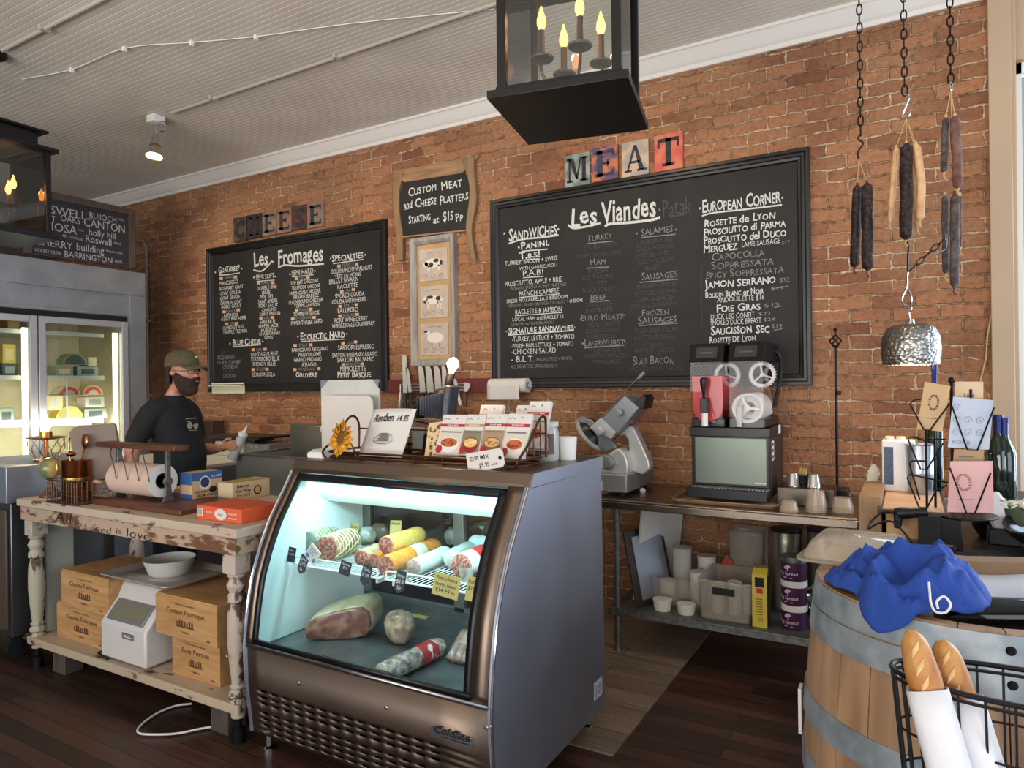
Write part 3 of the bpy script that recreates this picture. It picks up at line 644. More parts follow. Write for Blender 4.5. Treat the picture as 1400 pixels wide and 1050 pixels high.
mb = MB(); Yt = W - .0275
for s, xl, y, xr, h in (('CUSTOM', 225, 465, 545, 92), ('MEAT', 592, 405, 825, 98), ('and', 178, 605, 270, 70), ('CHEESE', 300, 594, 538, 92), ('PLATTERS', 572, 562, 893, 95), ('STARTING', 232, 775, 475, 88), ('at', 500, 770, 570, 80), ('$15', 612, 748, 725, 105), ('PP', 750, 748, 832, 84)):
    ptext(mb, s, ps[0] + xl / ps[2], ps[1] + y / ps[2], ps[0] + xr / ps[2], h / ps[2], Yt, off=.016, jit=1, caps=True, maxcond=1.6)
pstroke(mb, [(ps[0] + a / ps[2], ps[1] + b / ps[2]) for a, b in ((190, 618), (275, 592))], 1, Yt)
obj('chalk_writing', mb, M['chalk'], t, smooth=0)

# three animal prints in a barn-wood frame
x0, x1 = pY(566, 420, W).x, pY(626, 420, W).x; z0, z1 = pY(596, 500, W).z, pY(596, 324, W).z
t = thing('framed_print', 'tall grey barn wood frame holding pig, cow and sheep tiles', 'picture', ((x0 + x1) / 2, W, z0))
mb = MB(); pframe(mb, x0, x1, z0, z1, W - .001, [(0, 0), (0, .05), (.008, .054), (.03, .05), (.05, .03), (.055, .012)]); obj('frame', mb, wood('grey_barn_wood', (132, 126, 120), (170, 164, 156), 'z', .75, bump=.3), t, smooth=20)
mb = MB(); mb.box(x0 + .05, x1 - .05, W - .016, W - .002, z0 + .05, z1 - .05); obj('backing_board', mb, mat('kraft_backing', (190, 156, 112), .8, c2=(178, 142, 100), ns=9), t)
tw = x1 - x0 - .16; hh = (z1 - z0 - .14) / 3
for i in range(3):
    zc = z1 - .075 - hh * (i + .5); mb = MB(); a = x0 + .08; zb = zc - hh * .43
    mb.box(a, a + tw, W - .022, W - .014, zb, zb + hh * .86); til = obj('tile', mb, mat('printed_tile', (196, 178, 162), .5, c2=(182, 162, 146), ns=18), t)
    T = frame((a, W - .0226, zb), (1, 0, 0), (0, 0, 1)); H = hh * .86; mb = MB()
    def ov(cx, cy, rx, ry, m=0): mb.m = m; oval(mb, (cx * tw, cy * H), rx * tw, ry * H, T @ Matrix.Translation((0, 0, m * .0003)))
    if i == 0:
        ov(.5, .55, .32, .15); ov(.22, .53, .1, .08); quad2(mb, .3 * tw, .36 * tw, .32 * H, .48 * H, T); quad2(mb, .66 * tw, .72 * tw, .32 * H, .48 * H, T); ov(.42, .5, .08, .08, 1); ov(.6, .62, .1, .06, 1); ov(.78, .54, .05, .08, 1)
    elif i == 1:
        ov(.52, .56, .3, .13); ov(.2, .6, .08, .08); quad2(mb, .28 * tw, .33 * tw, .28 * H, .5 * H, T); quad2(mb, .7 * tw, .75 * tw, .28 * H, .5 * H, T); quad2(mb, .62 * tw, .66 * tw, .28 * H, .5 * H, T); ov(.36, .65, .12, .05, 1); ov(.66, .6, .09, .07, 1); ov(.18, .52, .05, .05, 1)
    else:
        ov(.54, .54, .3, .17); ov(.28, .7, .07, .06); mb.m = 1; quad2(mb, .4 * tw, .43 * tw, .24 * H, .38 * H, T); quad2(mb, .68 * tw, .71 * tw, .24 * H, .38 * H, T); ov(.2, .74, .07, .035, 1)
    mb.m = 2
    for k in range(3): stroke(mb, [((.2 + .28 * k + .1 * math.cos(u * .7) * (1 - u / 14)) * tw, (.13 + .1 * math.sin(u * .7) * (1 - u / 14)) * H) for u in range(12)], .004, T)
    stroke(mb, [(.25 * tw, .85 * H), (.5 * tw, .9 * H), (.75 * tw, .86 * H)], .004, T)
    obj('animal_drawing', mb, [mat('drawing_white', (222, 212, 200), .7), mat('drawing_black', (52, 46, 44), .7), mat('drawing_grey', (128, 114, 108), .7)], til, smooth=0)

# sign on the cooler
XS = -6.27
def wx(px, py): return pX(px, py, XS)
a, b = wx(34, 346), wx(186, 372); zt = wx(186, 287).z; zb = a.z
t = thing('sign_board', 'dark framed board of local place names on top of the cooler', 'sign', (XS, (a.y + b.y) / 2, zb))
mb = MB(); mb.box(XS - .03, XS - .012, a.y + .03, b.y - .03, zb + .005, zt - .03); obj('panel', mb, mat('slate_blue_board', (46, 44, 50), .7), t)
mb = MB()
for (y0, y1, za, zc) in ((a.y, a.y + .06, zb, zt), (b.y - .06, b.y, zb, zt), (a.y + .06, b.y - .06, zb, zb + .012), (a.y + .06, b.y - .06, zt - .06, zt)): mb.box(XS - .035, XS, y0, y1, za, zc)
obj('frame', mb, wood('old_frame_wood', (66, 52, 46), (92, 74, 64), 'z', .7), t, bevel=.004)
mb = MB(); T = frame((XS - .0105, 0, 0), (0, 1, 0), (0, 0, 1))
for s, xl, y, xr, h in (('ROSWELL', 130, 858, 358, 44), ('BUllOCH', 368, 893, 482, 33), ('HALL', 488, 902, 512, 11), ('GREAT', 130, 892, 232, 32), ('OAKS', 250, 904, 333, 34), ('CANTON', 345, 925, 517, 44), ('MIMOSA', 132, 930, 318, 46), ('HALL', 322, 945, 348, 9), ('holly hill', 366, 962, 478, 34), ('the', 140, 955, 200, 14), ('e', 258, 970, 276, 22), ('COTTAGES', 283, 977, 345, 14), ('Roswell', 352, 990, 462, 36), ('MILL', 470, 1000, 500, 12), ('CHERRY', 145, 1000, 300, 38), ('building', 315, 1024, 430, 38), ('Naylor Hall', 438, 1032, 505, 11)):
    P = wx(xl / 3, y / 3); q = wx(xr / 3, y / 3); text(mb, s, T @ Matrix.Translation((P.y, P.z, 0)), (wx(xl / 3, (y - h) / 3).z - P.z) * .78, w=q.y - P.y, off=.0, maxcond=2)
for s, xl, y, xr, h in (('VICKERY CREEK', 48, 343.5, 85, 5), ('BARRINGTON', 88.6, 350.5, 155, 8.5), ('HALL', 158, 358.5, 169, 4)):
    P = wx(xl, y); q = wx(xr, y); text(mb, s, T @ Matrix.Translation((P.y, P.z, 0)), (wx(xl, y - h).z - P.z), w=q.y - P.y, off=.0, maxcond=2)
obj('lettering', mb, mat('pale_grey_print', (176, 172, 172), .8), t, smooth=0)

# small things on the wall
a, b = pY(286.5, 530, W - .08), pY(331, 538, W - .08)
mb = MB(); mb.box(a.x, b.x, W - .055, W - .045, b.z, a.z + .02); mb.box(a.x - .01, b.x, W - .09, W - .045, a.z + .012, a.z + .024); mb.box(a.x, b.x, W - .06, W - .05, a.z + .03, a.z + .045)
one('chalk_ledge', mb, M['cream'], 'cream ledge fixed under the left end of the cheese menu', 'ledge', bevel=.002)
p = pY(272, 504, W); mb = MB(); mb.lathe([(0, .03), (.02, .03), (.026, .02), (.02, .0), (0, 0)], (0, 0, 0), 16, Matrix.Translation((p.x, W, p.z)) @ XZ)
one('wall_peg', mb, M['blackmatte'], 'small dark round knob on the brick left of the cheese menu', 'peg')
pp = [pY(190, 329, W - .02), pY(196, 330, W - .03), pY(200, 338, W - .03)]
mb = MB(); mb.tube([(p.x, W - .03, p.z) for p in pp] + [(pp[-1].x + .0, W - .03, 2.6), (pp[-1].x, W - .03, .02)], .014, 10)
for z in (1.5, 2.3, 2.9): mb.box(pp[-1].x - .03, pp[-1].x + .03, W - .046, W - .001, z, z + .02)
one('wall_conduit', mb, mat('painted_pipe', (150, 132, 118), .5), 'thin painted pipe running down the brick beside the cooler', 'pipe')
mb = MB(); mb.tube([pY(1357, 420, W - .01), pY(1350, 460, W - .012), pY(1348, 490, W - .01), pY(1341, 518, W - .012), pY(1336, 560, W - .012)], .004, 6)
one('wall_cable', mb, mat('beige_cable', (196, 170, 128), .6), 'thin beige cable hanging on the brick beside the casing', 'cable')

# knife rail
a, b = pY(524, 519, W - .02), pY(700, 533, W - .02); zk0, zk1 = pY(660, 536.5, W - .02).z, pY(660, 517, W - .02).z
t = thing('knife_rack', 'long red wooden knife rail mounted on the brick wall', 'knife rack', ((a.x + b.x) / 2, W, zk0))
mb = MB(); mb.box(a.x, b.x, W - .028, W - .001, zk0, zk1); obj('rail', mb, mat('oxblood_paint', (112, 46, 42), .5, c2=(98, 40, 38), ns=12), t, bevel=.002)
mb = MB(); k0, k1 = pY(553, 525, W).x, pY(640, 525, W).x
for i in range(3): mb.box(k0, k1, W - .036, W - .026, zk0 + .018 + i * .024, zk0 + .027 + i * .024)
obj('magnet_strips', mb, M['steel'], t)
bladem = mat('knife_steel', (232, 226, 214), .5, .75)
def knife(tip, heel, end, bw, label, hm, curved=True, name='kitchen_knife'):
    """tip, heel (blade/handle joint), handle end as photo points on the wall"""
    Yk = W - .045; A, B, C = (pY(*q, Yk) for q in (tip, heel, end))
    t = thing(name, label, 'knife', (C.x, Yk, C.z), 0, 'knives on the wall rail')
    ax = (V((A.x, A.z)) - V((B.x, B.z))); Ln = ax.length; ax.normalize(); nn = V((ax.y, -ax.x)); Bp = V((B.x, B.z))
    out = [(0, -.5), (.5, -.5), (.8, -.42), (.93, -.22), (1, .3), (.97, .5), (0, .5)] if curved else [(0, -.5), (.95, -.5), (1, 0), (.95, .5), (0, .5)]
    poly = [tuple(Bp + ax * (u * Ln) - nn * (v * bw)) for u, v in out]
    mb = MB(); mb.prism(poly, .0, .003, Matrix.Translation((0, Yk + .006, 0)) @ XZ); obj('blade', mb, bladem, t)
    mb = MB(); D = V((C.x, 0, C.z)) - V((B.x, 0, B.z)); Bv = V((B.x, Yk, B.z))
    mb.tube([Bv + D * u for u in (-.02, 0, .15, .45, .8, .96, 1)], [.006, .012, .014, .012, .013, .014, .008], 10); obj('handle', mb, hm, t)
def kp(x, y): return (540 + x / 7.5, 480 + y / 7.5)
hb = mat('knife_handle', (30, 30, 36), .4)
knife(kp(92, 35), kp(103, 430), kp(108, 610), .045, 'long narrow slicing knife, tallest on the knife rail', hb, False)
knife(kp(122, 160), kp(152, 425), kp(180, 600), .032, 'slim black handled knife leaning beside the tallest blade', hb)
knife(kp(262, 140), kp(282, 425), kp(292, 600), .055, 'wide chef knife, leftmost of the broad blades', hb)
knife(kp(340, 140), kp(362, 425), kp(372, 600), .062, 'broad chef knife second of the wide blades', hb)
knife(kp(425, 145), kp(446, 425), kp(458, 600), .06, 'broad chef knife third of the wide blades', hb)
knife(kp(500, 140), kp(508, 425), kp(516, 600), .045, 'chef knife half hidden behind the glowing bulb', hb)
knife(kp(610, 280), kp(632, 385), kp(675, 560), .03, 'white handled tool on the knife rail beside the bulb', M['white'], name='white_handled_knife')
Yk = W - .05
t = thing('pastry_brush', 'flat brush with dark handle hanging at the right of the knife rail', 'brush', pY(*kp(728, 570), Yk))
mb = MB(); mb.prism([(pY(*kp(*q), Yk).x, pY(*kp(*q), Yk).z) for q in ((708, 320), (760, 330), (768, 360), (735, 420), (712, 415))], 0, .012, Matrix.Translation((0, Yk + .012, 0)) @ XZ); obj('bristles', mb, M['offwhite'], t)
mb = MB(); mb.tube([pY(*kp(x, y), Yk) for x, y in ((722, 418), (722, 460), (724, 520), (728, 572))], [.012, .008, .011, .008], 8); obj('handle', mb, mat('dark_red_handle', (70, 34, 34), .4), t)
t = thing('sharpening_steel', 'small silver handled sharpening steel at the left of the knives', 'sharpening steel', pY(*kp(48, 590), Yk))
mb = MB(); mb.tube([pY(*kp(x, y), Yk) for x, y in ((55, 340), (55, 430))], .004, 8); obj('rod', mb, M['steel'], t)
mb = MB(); mb.tube([pY(*kp(x, y), Yk) for x, y in ((55, 425), (54, 470), (47, 560), (46, 595))], [.008, .013, .013, .006], 8); obj('handle', mb, M['alu'], t)

# kitchen roll on its wall holder
Yr = W - .1; A, B = pY(671, 527, Yr), pY(722, 527, Yr); zc = pY(700, 527, Yr).z; rr = .052
t = thing('kitchen_roll', 'white kitchen roll with a loose sheet hanging on the brick wall', 'paper towel', ((A.x + B.x) / 2, Yr, zc - rr))
mb = MB(); RT = Matrix(((0, 0, 1, A.x), (1, 0, 0, Yr), (0, 1, 0, zc), (0, 0, 0, 1))); Lr = B.x - A.x
mb.lathe([(.018, 0), (rr, 0), (rr, Lr), (.018, Lr), (.018, 0)], (0, 0, 0), 28, RT); obj('roll', mb, M['paper'], t)
mb = MB(); xe = pY(715, 540, Yr).x; rows = []
for i in range(9): rows.append([(x, Yr - rr - .002 - .003 * math.sin(x * 30), zc + .01 - i * (.115 / 8)) for x in [A.x + (xe - A.x) * k / 8 for k in range(9)]])
mb.sheet(rows); obj('loose_sheet', mb, M['paper'], t, solid=.001)
mb = MB(); mb.tube([(A.x - .015, Yr, zc), (B.x + .03, Yr, zc)], .006, 8); mb.box(A.x - .02, A.x - .012, Yr - .015, W - .001, zc - .02, zc + .02); mb.prism([(B.x + .015, zc), (B.x + .05, zc + .03), (B.x + .05, zc - .02)], -.02, .06, Matrix.Translation((0, Yr + .02, 0)) @ XZ); mb.box(B.x + .036, B.x + .044, Yr - .01, W - .001, zc - .015, zc + .015)
obj('holder', mb, M['chrome'], t)

# ---------------------------------------------------------------- ceiling: lanterns, conduit, spot
def chainmb(mb, a, b, ln=.05, wr=.004, wd=.014):
    a, b = V(a), V(b); d = (b - a); n = max(1, round(d.length / (ln * .8))); ax = d.normalized()
    u = ax.cross(V((0, 1, 0)) if abs(ax.y) < .9 else V((1, 0, 0))).normalized(); v = ax.cross(u); st = d.length / n
    for i in range(n):
        c = a + ax * (st * (i + .5)); s_ = u if i % 2 else v
        mb.tube([c + ax * (math.cos(q) * (st * .5 + wr * 1.6)) + s_ * (math.sin(q) * wd) for q in [2 * math.pi * k / 12 for k in range(12)]], wr, 5, closed=True)
CAND = [(math.cos(rad(28.5 + 90 * k)), math.sin(rad(28.5 + 90 * k))) for k in range(4)]
def lantern(label, loc, rz):
    t = thing('lantern_pendant', label, 'lantern', loc, rz, 'black lantern pendants'); T = WT[t.name]; S = .25; p = .205; H = .52
    def o(name, f, m, par=t, **k):
        mb = MB(T); f(mb); return obj(name, mb, m, par, **k)
    o('base_plate', lambda b: (b.box(-S, S, -S, S, 0, .03), b.box(-p - .02, p + .02, -p - .02, p + .02, .03, .05)), M['blackiron'], bevel=.003)
    for sx in (-1, 1):
        for sy in (-1, 1): o('post', lambda b: b.box(sx * p - .016, sx * p + .016, sy * p - .016, sy * p + .016, .05, .05 + H), M['blackiron'], bevel=.002)
    for k in range(4):
        q = Matrix.Rotation(k * math.pi / 2, 4, 'Z'); o('glass_pane', lambda b: b.box(-p + .016, p - .016, -p - .002, -p + .002, .05, .05 + H, q), M['glass'])
    o('top_plate', lambda b: (b.box(-p - .05, p + .05, -p - .05, p + .05, .05 + H, .075 + H)), M['blackiron'], bevel=.003)
    def roof(b):
        r0, r1 = p - .035, p - .035; z0 = .075 + H
        b.box(-r0, r0, -r0, r0, z0, z0 + .1); b.box(-r0 - .045, r0 + .045, -r0 - .045, r0 + .045, z0 + .1, z0 + .115); b.box(-.06, .06, -.06, .06, z0 + .115, z0 + .14)
    o('roof', roof, M['blackiron'], bevel=.003)
    o('candle_stem', lambda b: (b.cyl((0, 0, .05), (0, 0, .13), .012), [b.tube(smoothpts([(0, 0, .1), (.07 * ca, .07 * sa, .1), (.115 * ca, .115 * sa, .15), (.115 * ca, .115 * sa, .2)], 5), .006, 6) for ca, sa in CAND]), M['bronze'])
    for ca, sa in CAND:
        c = (.115 * ca, .115 * sa, 0)
        cd = o('candle', lambda b: (b.lathe([(0, .196), (.042, .2), (.045, .207), (0, .207)], c, 18), b.lathe([(0, .207), (.0125, .207), (.0125, .31), (0, .31)], c, 12)), M['bronze'])
        o('candle_bulb', lambda b: b.lathe([(0, .31), (.009, .312), (.017, .335), (.016, .352), (.008, .378), (.002, .4), (0, .402)], c, 12), M['candlebulb'], cd)
    zt = CEIL - loc[2]
    def ch(b): chainmb(b, (0, 0, .075 + H + .14), (0, 0, zt - .045), .055, .004, .013)
    o('chain', ch, M['blackiron'])
    o('canopy', lambda b: b.lathe([(0, zt - .05), (.03, zt - .05), (.065, zt - .03), (.075, zt - .012), (.075, zt - .001), (0, zt - .001)], (0, 0, 0), 24), M['blackiron'])
    for ca, sa in CAND: point('candle_light', T @ V((.115 * ca, .115 * sa, .36)), 2.2, WARM, .018)
    return t
M['blackiron'] = mat('lantern_iron', (24, 21, 19), .38, .3, bump=.06, ns=30)
M['bronze'] = mat('aged_bronze', (72, 56, 46), .45, .6)
M['candlebulb'] = emit('amber_filament', (255, 180, 96), 11, (255, 140, 52))
lantern('black lantern with four amber candle bulbs hanging over the display case', (-1.083, 2.355, 2.585), rad(11.5))
lantern('black lantern hanging at the left near the place-name sign', (-5.06, 2.17, 2.56), rad(2))
def conduit(Y, x0, x1, label):
    mb = MB(); mb.tube([(x0, Y, CEIL - .012), (x1, Y, CEIL - .012)], .012, 8)
    x = x0 + .5
    while x < x1: mb.box(x, x + .025, Y - .03, Y + .03, CEIL - .026, CEIL - .0005); x += 1.25
    one('ceiling_conduit', mb, mat('painted_conduit', (176, 166, 154), .5), label, 'conduit')
conduit(3.335, -4.98, 3.6, 'painted conduit on the ceiling leading to the silver spotlight')
conduit(2.17, -4.95, 3.6, 'painted conduit on the ceiling leading to the left lantern')
mb = MB(); pts = [pZ(x, y, CEIL - .01) for x, y in ((30, 108), (98, 95), (170, 66), (262, 58), (350, 50), (480, 32), (676, 12))]
mb.tube(smoothpts(pts, 4), .003, 5); [mb.box(q.x - .01, q.x + .01, q.y - .01, q.y + .01, CEIL - .03, CEIL - .001) for q in pts[1:5]]
one('ceiling_wire', mb, M['white'], 'thin white wire hooked loosely across the ceiling', 'wire')
sp = pZ(213, 158, CEIL); t = thing('ceiling_spotlight', 'small silver spotlight with a white base on the ceiling', 'spotlight', (sp.x, sp.y, CEIL))
mb = MB(); mb.cbox((sp.x, sp.y, CEIL - .03), (.1, .1, .058)); obj('mounting_box', mb, M['white'], t, bevel=.006)
mb = MB(); mb.tube([(sp.x, sp.y, CEIL - .058), (sp.x, sp.y, CEIL - .16)], .018, 10); mb.tube(smoothpts([(sp.x + .03, sp.y, CEIL - .05), (sp.x + .12, sp.y, CEIL - .08), (sp.x + .1, sp.y, CEIL - .14), (sp.x + .02, sp.y, CEIL - .13)], 5), .005, 6); obj('stem', mb, M['chrome'], t)
HT = Matrix.Translation((sp.x + .005, sp.y, CEIL - .15)) @ Matrix.Rotation(rad(-9), 4, 'Y') @ Matrix.Rotation(rad(-12), 4, 'X')
mb = MB(HT); mb.lathe([(0, 0), (.022, 0), (.028, -.03), (.03, -.09), (.04, -.12), (.062, -.2), (.06, -.2), (.04, -.13), (0, -.12)], (0, 0, 0), 20); obj('lamp_head', mb, M['chrome'], t)
mb = MB(HT); mb.lathe([(.031, -.1), (.039, -.1), (.042, -.125), (.036, -.125)], (0, 0, 0), 20); obj('brass_collar', mb, M['brass'], t)
mb = MB(HT); mb.lathe([(0, -.19), (.054, -.192), (.05, -.17), (0, -.16)], (0, 0, 0), 18); obj('reflector_bulb', mb, M['bulb'], t)
# ---------------------------------------------------------------- refrigerated display case
XL, XR, YB = -2.495, -1.235, 2.95
PROF = [(1.24, 2.285), (1.187, 2.255), (1.109, 2.205), (.987, 2.122), (.875, 2.068), (.76, 2.026), (.642, 2.002), (.524, 1.985), (.45, 1.981), (.35, 1.984), (.27, 1.992), (.1, 2.012)]
def yf(z):
    for (a, ya), (b, yb) in zip(PROF, PROF[1:]):
        if b <= z <= a: return ya + (yb - ya) * (a - z) / (a - b)
    return PROF[-1][1]
case = thing('display_case', 'stainless curved glass refrigerated case filled with deli meats', 'display case', ((XL + XR) / 2, 2.47, 0))
def zr(a, b, n): return [a + (b - a) * i / n for i in range(n + 1)]
outl = [(yf(z), z) for z in zr(.09, 1.19, 30)] + [(YB, 1.19), (YB + .02, .09)]
for nm, a, b in (('side_panel', XR - .022, XR), ('side_panel', XL, XL + .022)):
    mb = MB(); mb.prism(outl, a, b, YZ); obj(nm, mb, M['steel_side'], case, smooth=20)
for a in (XR - .004, XL + .004): mb = MB(); mb.tube([(a, yf(z) - .002, z) for z in zr(.09, 1.19, 30)], .005, 6); obj('edge_trim', mb, M['chrome'], case)
top = [(2.283, 1.24), (2.256, 1.19), (2.30, 1.185), (YB, 1.187), (YB, 1.24)]
mb = MB(); mb.prism(top, XL - .004, XR + .004, YZ); obj('top', mb, M['steel_brown'], case, bevel=.003)
mb = MB(); mb.prism([(2.29, 1.241), (2.262, 1.19), (YB + .003, 1.188), (YB + .003, 1.241)], XR + .004, XR + .008, YZ); obj('top_lip', mb, M['steel_side'], case)
ZG0, ZG1 = .488, 1.178
def strip(mb, x0, x1, z0, z1, off=0, n=24, nx=1): mb.sheet([[(x, yf(z) + off, z) for x in zr(x0, x1, nx)] for z in zr(z0, z1, n)])
mb = MB(); strip(mb, XL + .02, XL + .06, ZG0 - .005, ZG1 + .012); strip(mb, XR - .087, XR - .02, ZG0 - .005, ZG1 + .012); strip(mb, XL + .02, XR - .02, ZG1 + .006, 1.2)
obj('glass_surround', mb, M['steel_brown'], case, solid=.012)
mb = MB(); g0, g1 = XL + .06, XR - .087
strip(mb, g0, g0 + .026, ZG0, ZG1, -.002); strip(mb, g1 - .03, g1, ZG0, ZG1, -.002); strip(mb, g0, g1, ZG0, ZG0 + .02, -.002, 2); strip(mb, g0, g1, ZG1 - .026, ZG1, -.002, 3)
obj('black_gasket', mb, M['black'], case, solid=.012)
mb = MB(); strip(mb, g0 + .02, g1 - .02, ZG0 + .015, ZG1 - .02, .004, 30); obj('curved_glass', mb, M['glass'], case)
# lower front with louvre slots left open
xs = [XL + .02]; cols = []; x = XL + .09
for i in range(14): cols.append(len(xs)); xs += [x, x + .042]; x += .069
xs.append(XR - .02)
zs = [.484, .305]; rows_ = []
for k, z in enumerate((.295, .268, .241, .198, .171, .144, .117)): rows_.append(len(zs) - 0); zs += [z, z - .012]
zs.append(.09)
zs = sorted(set(round(z, 4) for z in zs), reverse=True); skip = set(); tops = [.295, .268, .241, .198, .171, .144, .117]
for i, z in enumerate(zs):
    if any(abs(z - q) < 1e-6 for q in tops):
        for c in cols: skip.add((i, c))
mb = MB(); mb.sheet([[(x, yf(z), z) for x in xs] for z in zs], skip); obj('front_panel', mb, M['steel_brown'], case, solid=.004)
mb = MB(); strip(mb, XL + .02, XR - .02, ZG0 - .018, ZG0 - .004, -.004, 2); obj('front_ledge', mb, M['steel'], case, solid=.008)
for px, py in ((310, 898), (409, 934), (528, 967), (317, 958), (665, 994)):
    z = pY(px, py, 1.984).z; q = pY(px, py, yf(z)); mb = MB(); mb.lathe([(0, .004), (.006, .004), (.009, 0), (0, 0)], (0, 0, 0), 10, Matrix.Translation((q.x, yf(z) - .002, z)) @ XZ); obj('screw', mb, M['chrome'], case)
mb = MB(); mb.box(XL + .03, XR - .03, 2.05, YB - .04, .1, .42); obj('machine_bay', mb, M['dark'], case)
for x in (XL + .06, XR - .06):
    for y in (2.06, YB - .05):
        mb = MB(); mb.lathe([(0, 0), (.028, 0), (.028, .012), (.016, .02), (.016, .1), (0, .1)], (x, y, 0), 14); obj('foot', mb, M['chrome'], case)
# interior
whi = mat('white_liner', (222, 226, 226), .35)
mb = MB(); inn = [(yf(z) + .02, z) for z in zr(.45, 1.165, 16)] + [(2.72, 1.165), (2.72, .45)]
mb.prism(inn, XL + .024, XL + .03, YZ); mb.prism(inn, XR - .03, XR - .024, YZ); mb.box(XL + .03, XR - .03, 2.28, 2.72, 1.16, 1.172)
mb.sheet([[(XL + .03, 2.305, 1.15), (XR - .03, 2.305, 1.15)], [(XL + .03, 2.36, 1.085), (XR - .03, 2.36, 1.085)], [(XL + .03, 2.46, 1.02), (XR - .03, 2.46, 1.02)]])
obj('liner', mb, whi, case)
mb = MB(); mb.box(XL + .024, XR - .024, 2.0, 2.74, .425, .447); mb.box(XL + .024, XR - .024, 2.69, 2.74, .447, .5); obj('deck', mb, mat('deck_steel', (148, 152, 152), .38, .85, (120, 124, 124), 7), case)
mb = MB()
for x in (XL + .05, -1.865, XR - .05): mb.box(x - .03, x + .03, 2.70, 2.74, .49, 1.16)
mb.box(XL + .03, XR - .03, 2.70, 2.74, .49, .52); mb.box(XL + .03, XR - .03, 2.70, 2.74, 1.12, 1.16); obj('rear_frame', mb, mat('grey_frame', (120, 122, 118), .4, .6), case, bevel=.003)
mb = MB(); mb.box(XL + .06, -1.87, 2.715, 2.721, .52, 1.12); mb.box(-1.86, XR - .06, 2.727, 2.733, .52, 1.12); obj('sliding_door', mb, pane('door_glass', (150, 150, 150), 1.2), case)
def wshelf(x0, x1):
    mb = MB(); z = .772; y0, y1 = 2.215, 2.69
    for y in (y0, y1): mb.tube([(x0, y, z), (x1, y, z)], .0045, 6)
    for x in (x0, x1): mb.tube([(x, y0, z), (x, y1, z)], .0045, 6)
    n = int((x1 - x0) / .021)
    for i in range(1, n): x = x0 + (x1 - x0) * i / n; mb.tube([(x, y0, z), (x, y1, z)], .0022, 4)
    for y in (2.33, 2.45, 2.57): mb.tube([(x0, y, z - .004), (x1, y, z - .004)], .003, 5)
    mb.tube(smoothpts([(x0 + .01, y0, z), (x0 + .01, y0, z + .03), (x0 + .03, y0, z + .036)], 3) + smoothpts([(x1 - .03, y0, z + .036), (x1 - .01, y0, z + .03), (x1 - .01, y0, z)], 3), .004, 6)
    for x in (x0 + .03, x1 - .03): mb.box(x - .006, x + .006, y0 + .02, 2.7, z - .03, z - .008)
    obj('wire_shelf', mb, M['white'], case, smooth=40)
wshelf(-2.44, -1.935); wshelf(-1.905, XR - .04)
mb = MB(); mb.tube([(XL + .06, 2.298, 1.128), (XR - .07, 2.298, 1.128)], .011, 10); obj('light_tube', mb, emit('case_light', (205, 252, 255), 2.6, (150, 235, 250)), case)
mb = MB(); mb.box(-1.95, XR - .075, 2.262, 2.266, 1.142, 1.165); obj('blue_strip', mb, mat('blue_print', (40, 130, 190), .4), case)
area('case_strip_light', (-1.865, 2.31, 1.11), (-1.865, 2.36, .4), 1.15, .06, 7, (.5, .92, 1))
area('case_strip_light', (-1.865, 2.3, 1.1), (-1.865, 2.75, .85), 1.1, .04, 1.6, (.46, .93, 1))
# maker's plate and sticker
a, b = pY(590, 986, 1.984), pY(648, 1023, 1.984)
mb = MB(); mb.box(a.x, b.x, 1.9765, 1.981, b.z, a.z - .015); pl = obj('badge', mb, M['steel'], case, bevel=.001)
mb = MB(); T = frame(((a.x + b.x) / 2, 1.976, b.z + .02), (1, 0, 0), (0, 0, 1)); text(mb, 'Coldline', T, .026, w=(b.x - a.x) * .86, align='c', off=.035, lean=.25); quad2(mb, -.045, .075, -.011, -.007, T); obj('badge_lettering', mb, M['ink'], pl, smooth=0)
mb = MB(); mb.box(XR, XR + .001, 2.84, 2.93, .155, .235); s_ = obj('rating_label', mb, mat('pale_label', (190, 196, 210), .6), case)
mb = MB(); T = frame((XR + .0016, 2.845, 0), (0, 1, 0), (0, 0, 1)); [quad2(mb, .008, .035 + .02 * (k % 2), .165 + k * .012, .169 + k * .012, T) for k in range(5)]; [quad2(mb, .05 + .006 * k, .052 + .006 * k, .17, .22, T) for k in range(5)]; obj('label_print', mb, M['inkgrey'], s_, smooth=0)

# ---------------------------------------------------------------- meats in the case
cutm = mat('salami_cut', (142, 74, 62), .5, c2=(196, 150, 134), ns=90, lo=.45, hi=.6)
def shade(nm, c, c2, ns=30, rough=.4, coat=.5, bump=.2, **k): return mat(nm, c, rough, c2=c2, ns=ns, coat=coat, bump=bump, **k)
def netmb(mb, A, u, v, ax, Lg, r, nn=9, mm=9):
    for k in range(nn):
        mb.tube([A + ax * (Lg * t_ / 14) + (u * math.cos(2 * math.pi * k / nn + t_ * .14) + v * math.sin(2 * math.pi * k / nn + t_ * .14)) * r * 1.012 * rf(t_ / 14) for t_ in range(15)], .003, 4)
    for k in range(1, mm):
        mb.tube([A + ax * (Lg * k / mm) + (u * math.cos(q) + v * math.sin(q)) * r * 1.012 * rf(k / mm) for q in [2 * math.pi * i / 20 for i in range(20)]], .003, 4, closed=True)
def rf(t): return 1 if t < .8 else math.sqrt(max(.06, 1 - ((t - .8) / .205) ** 2))
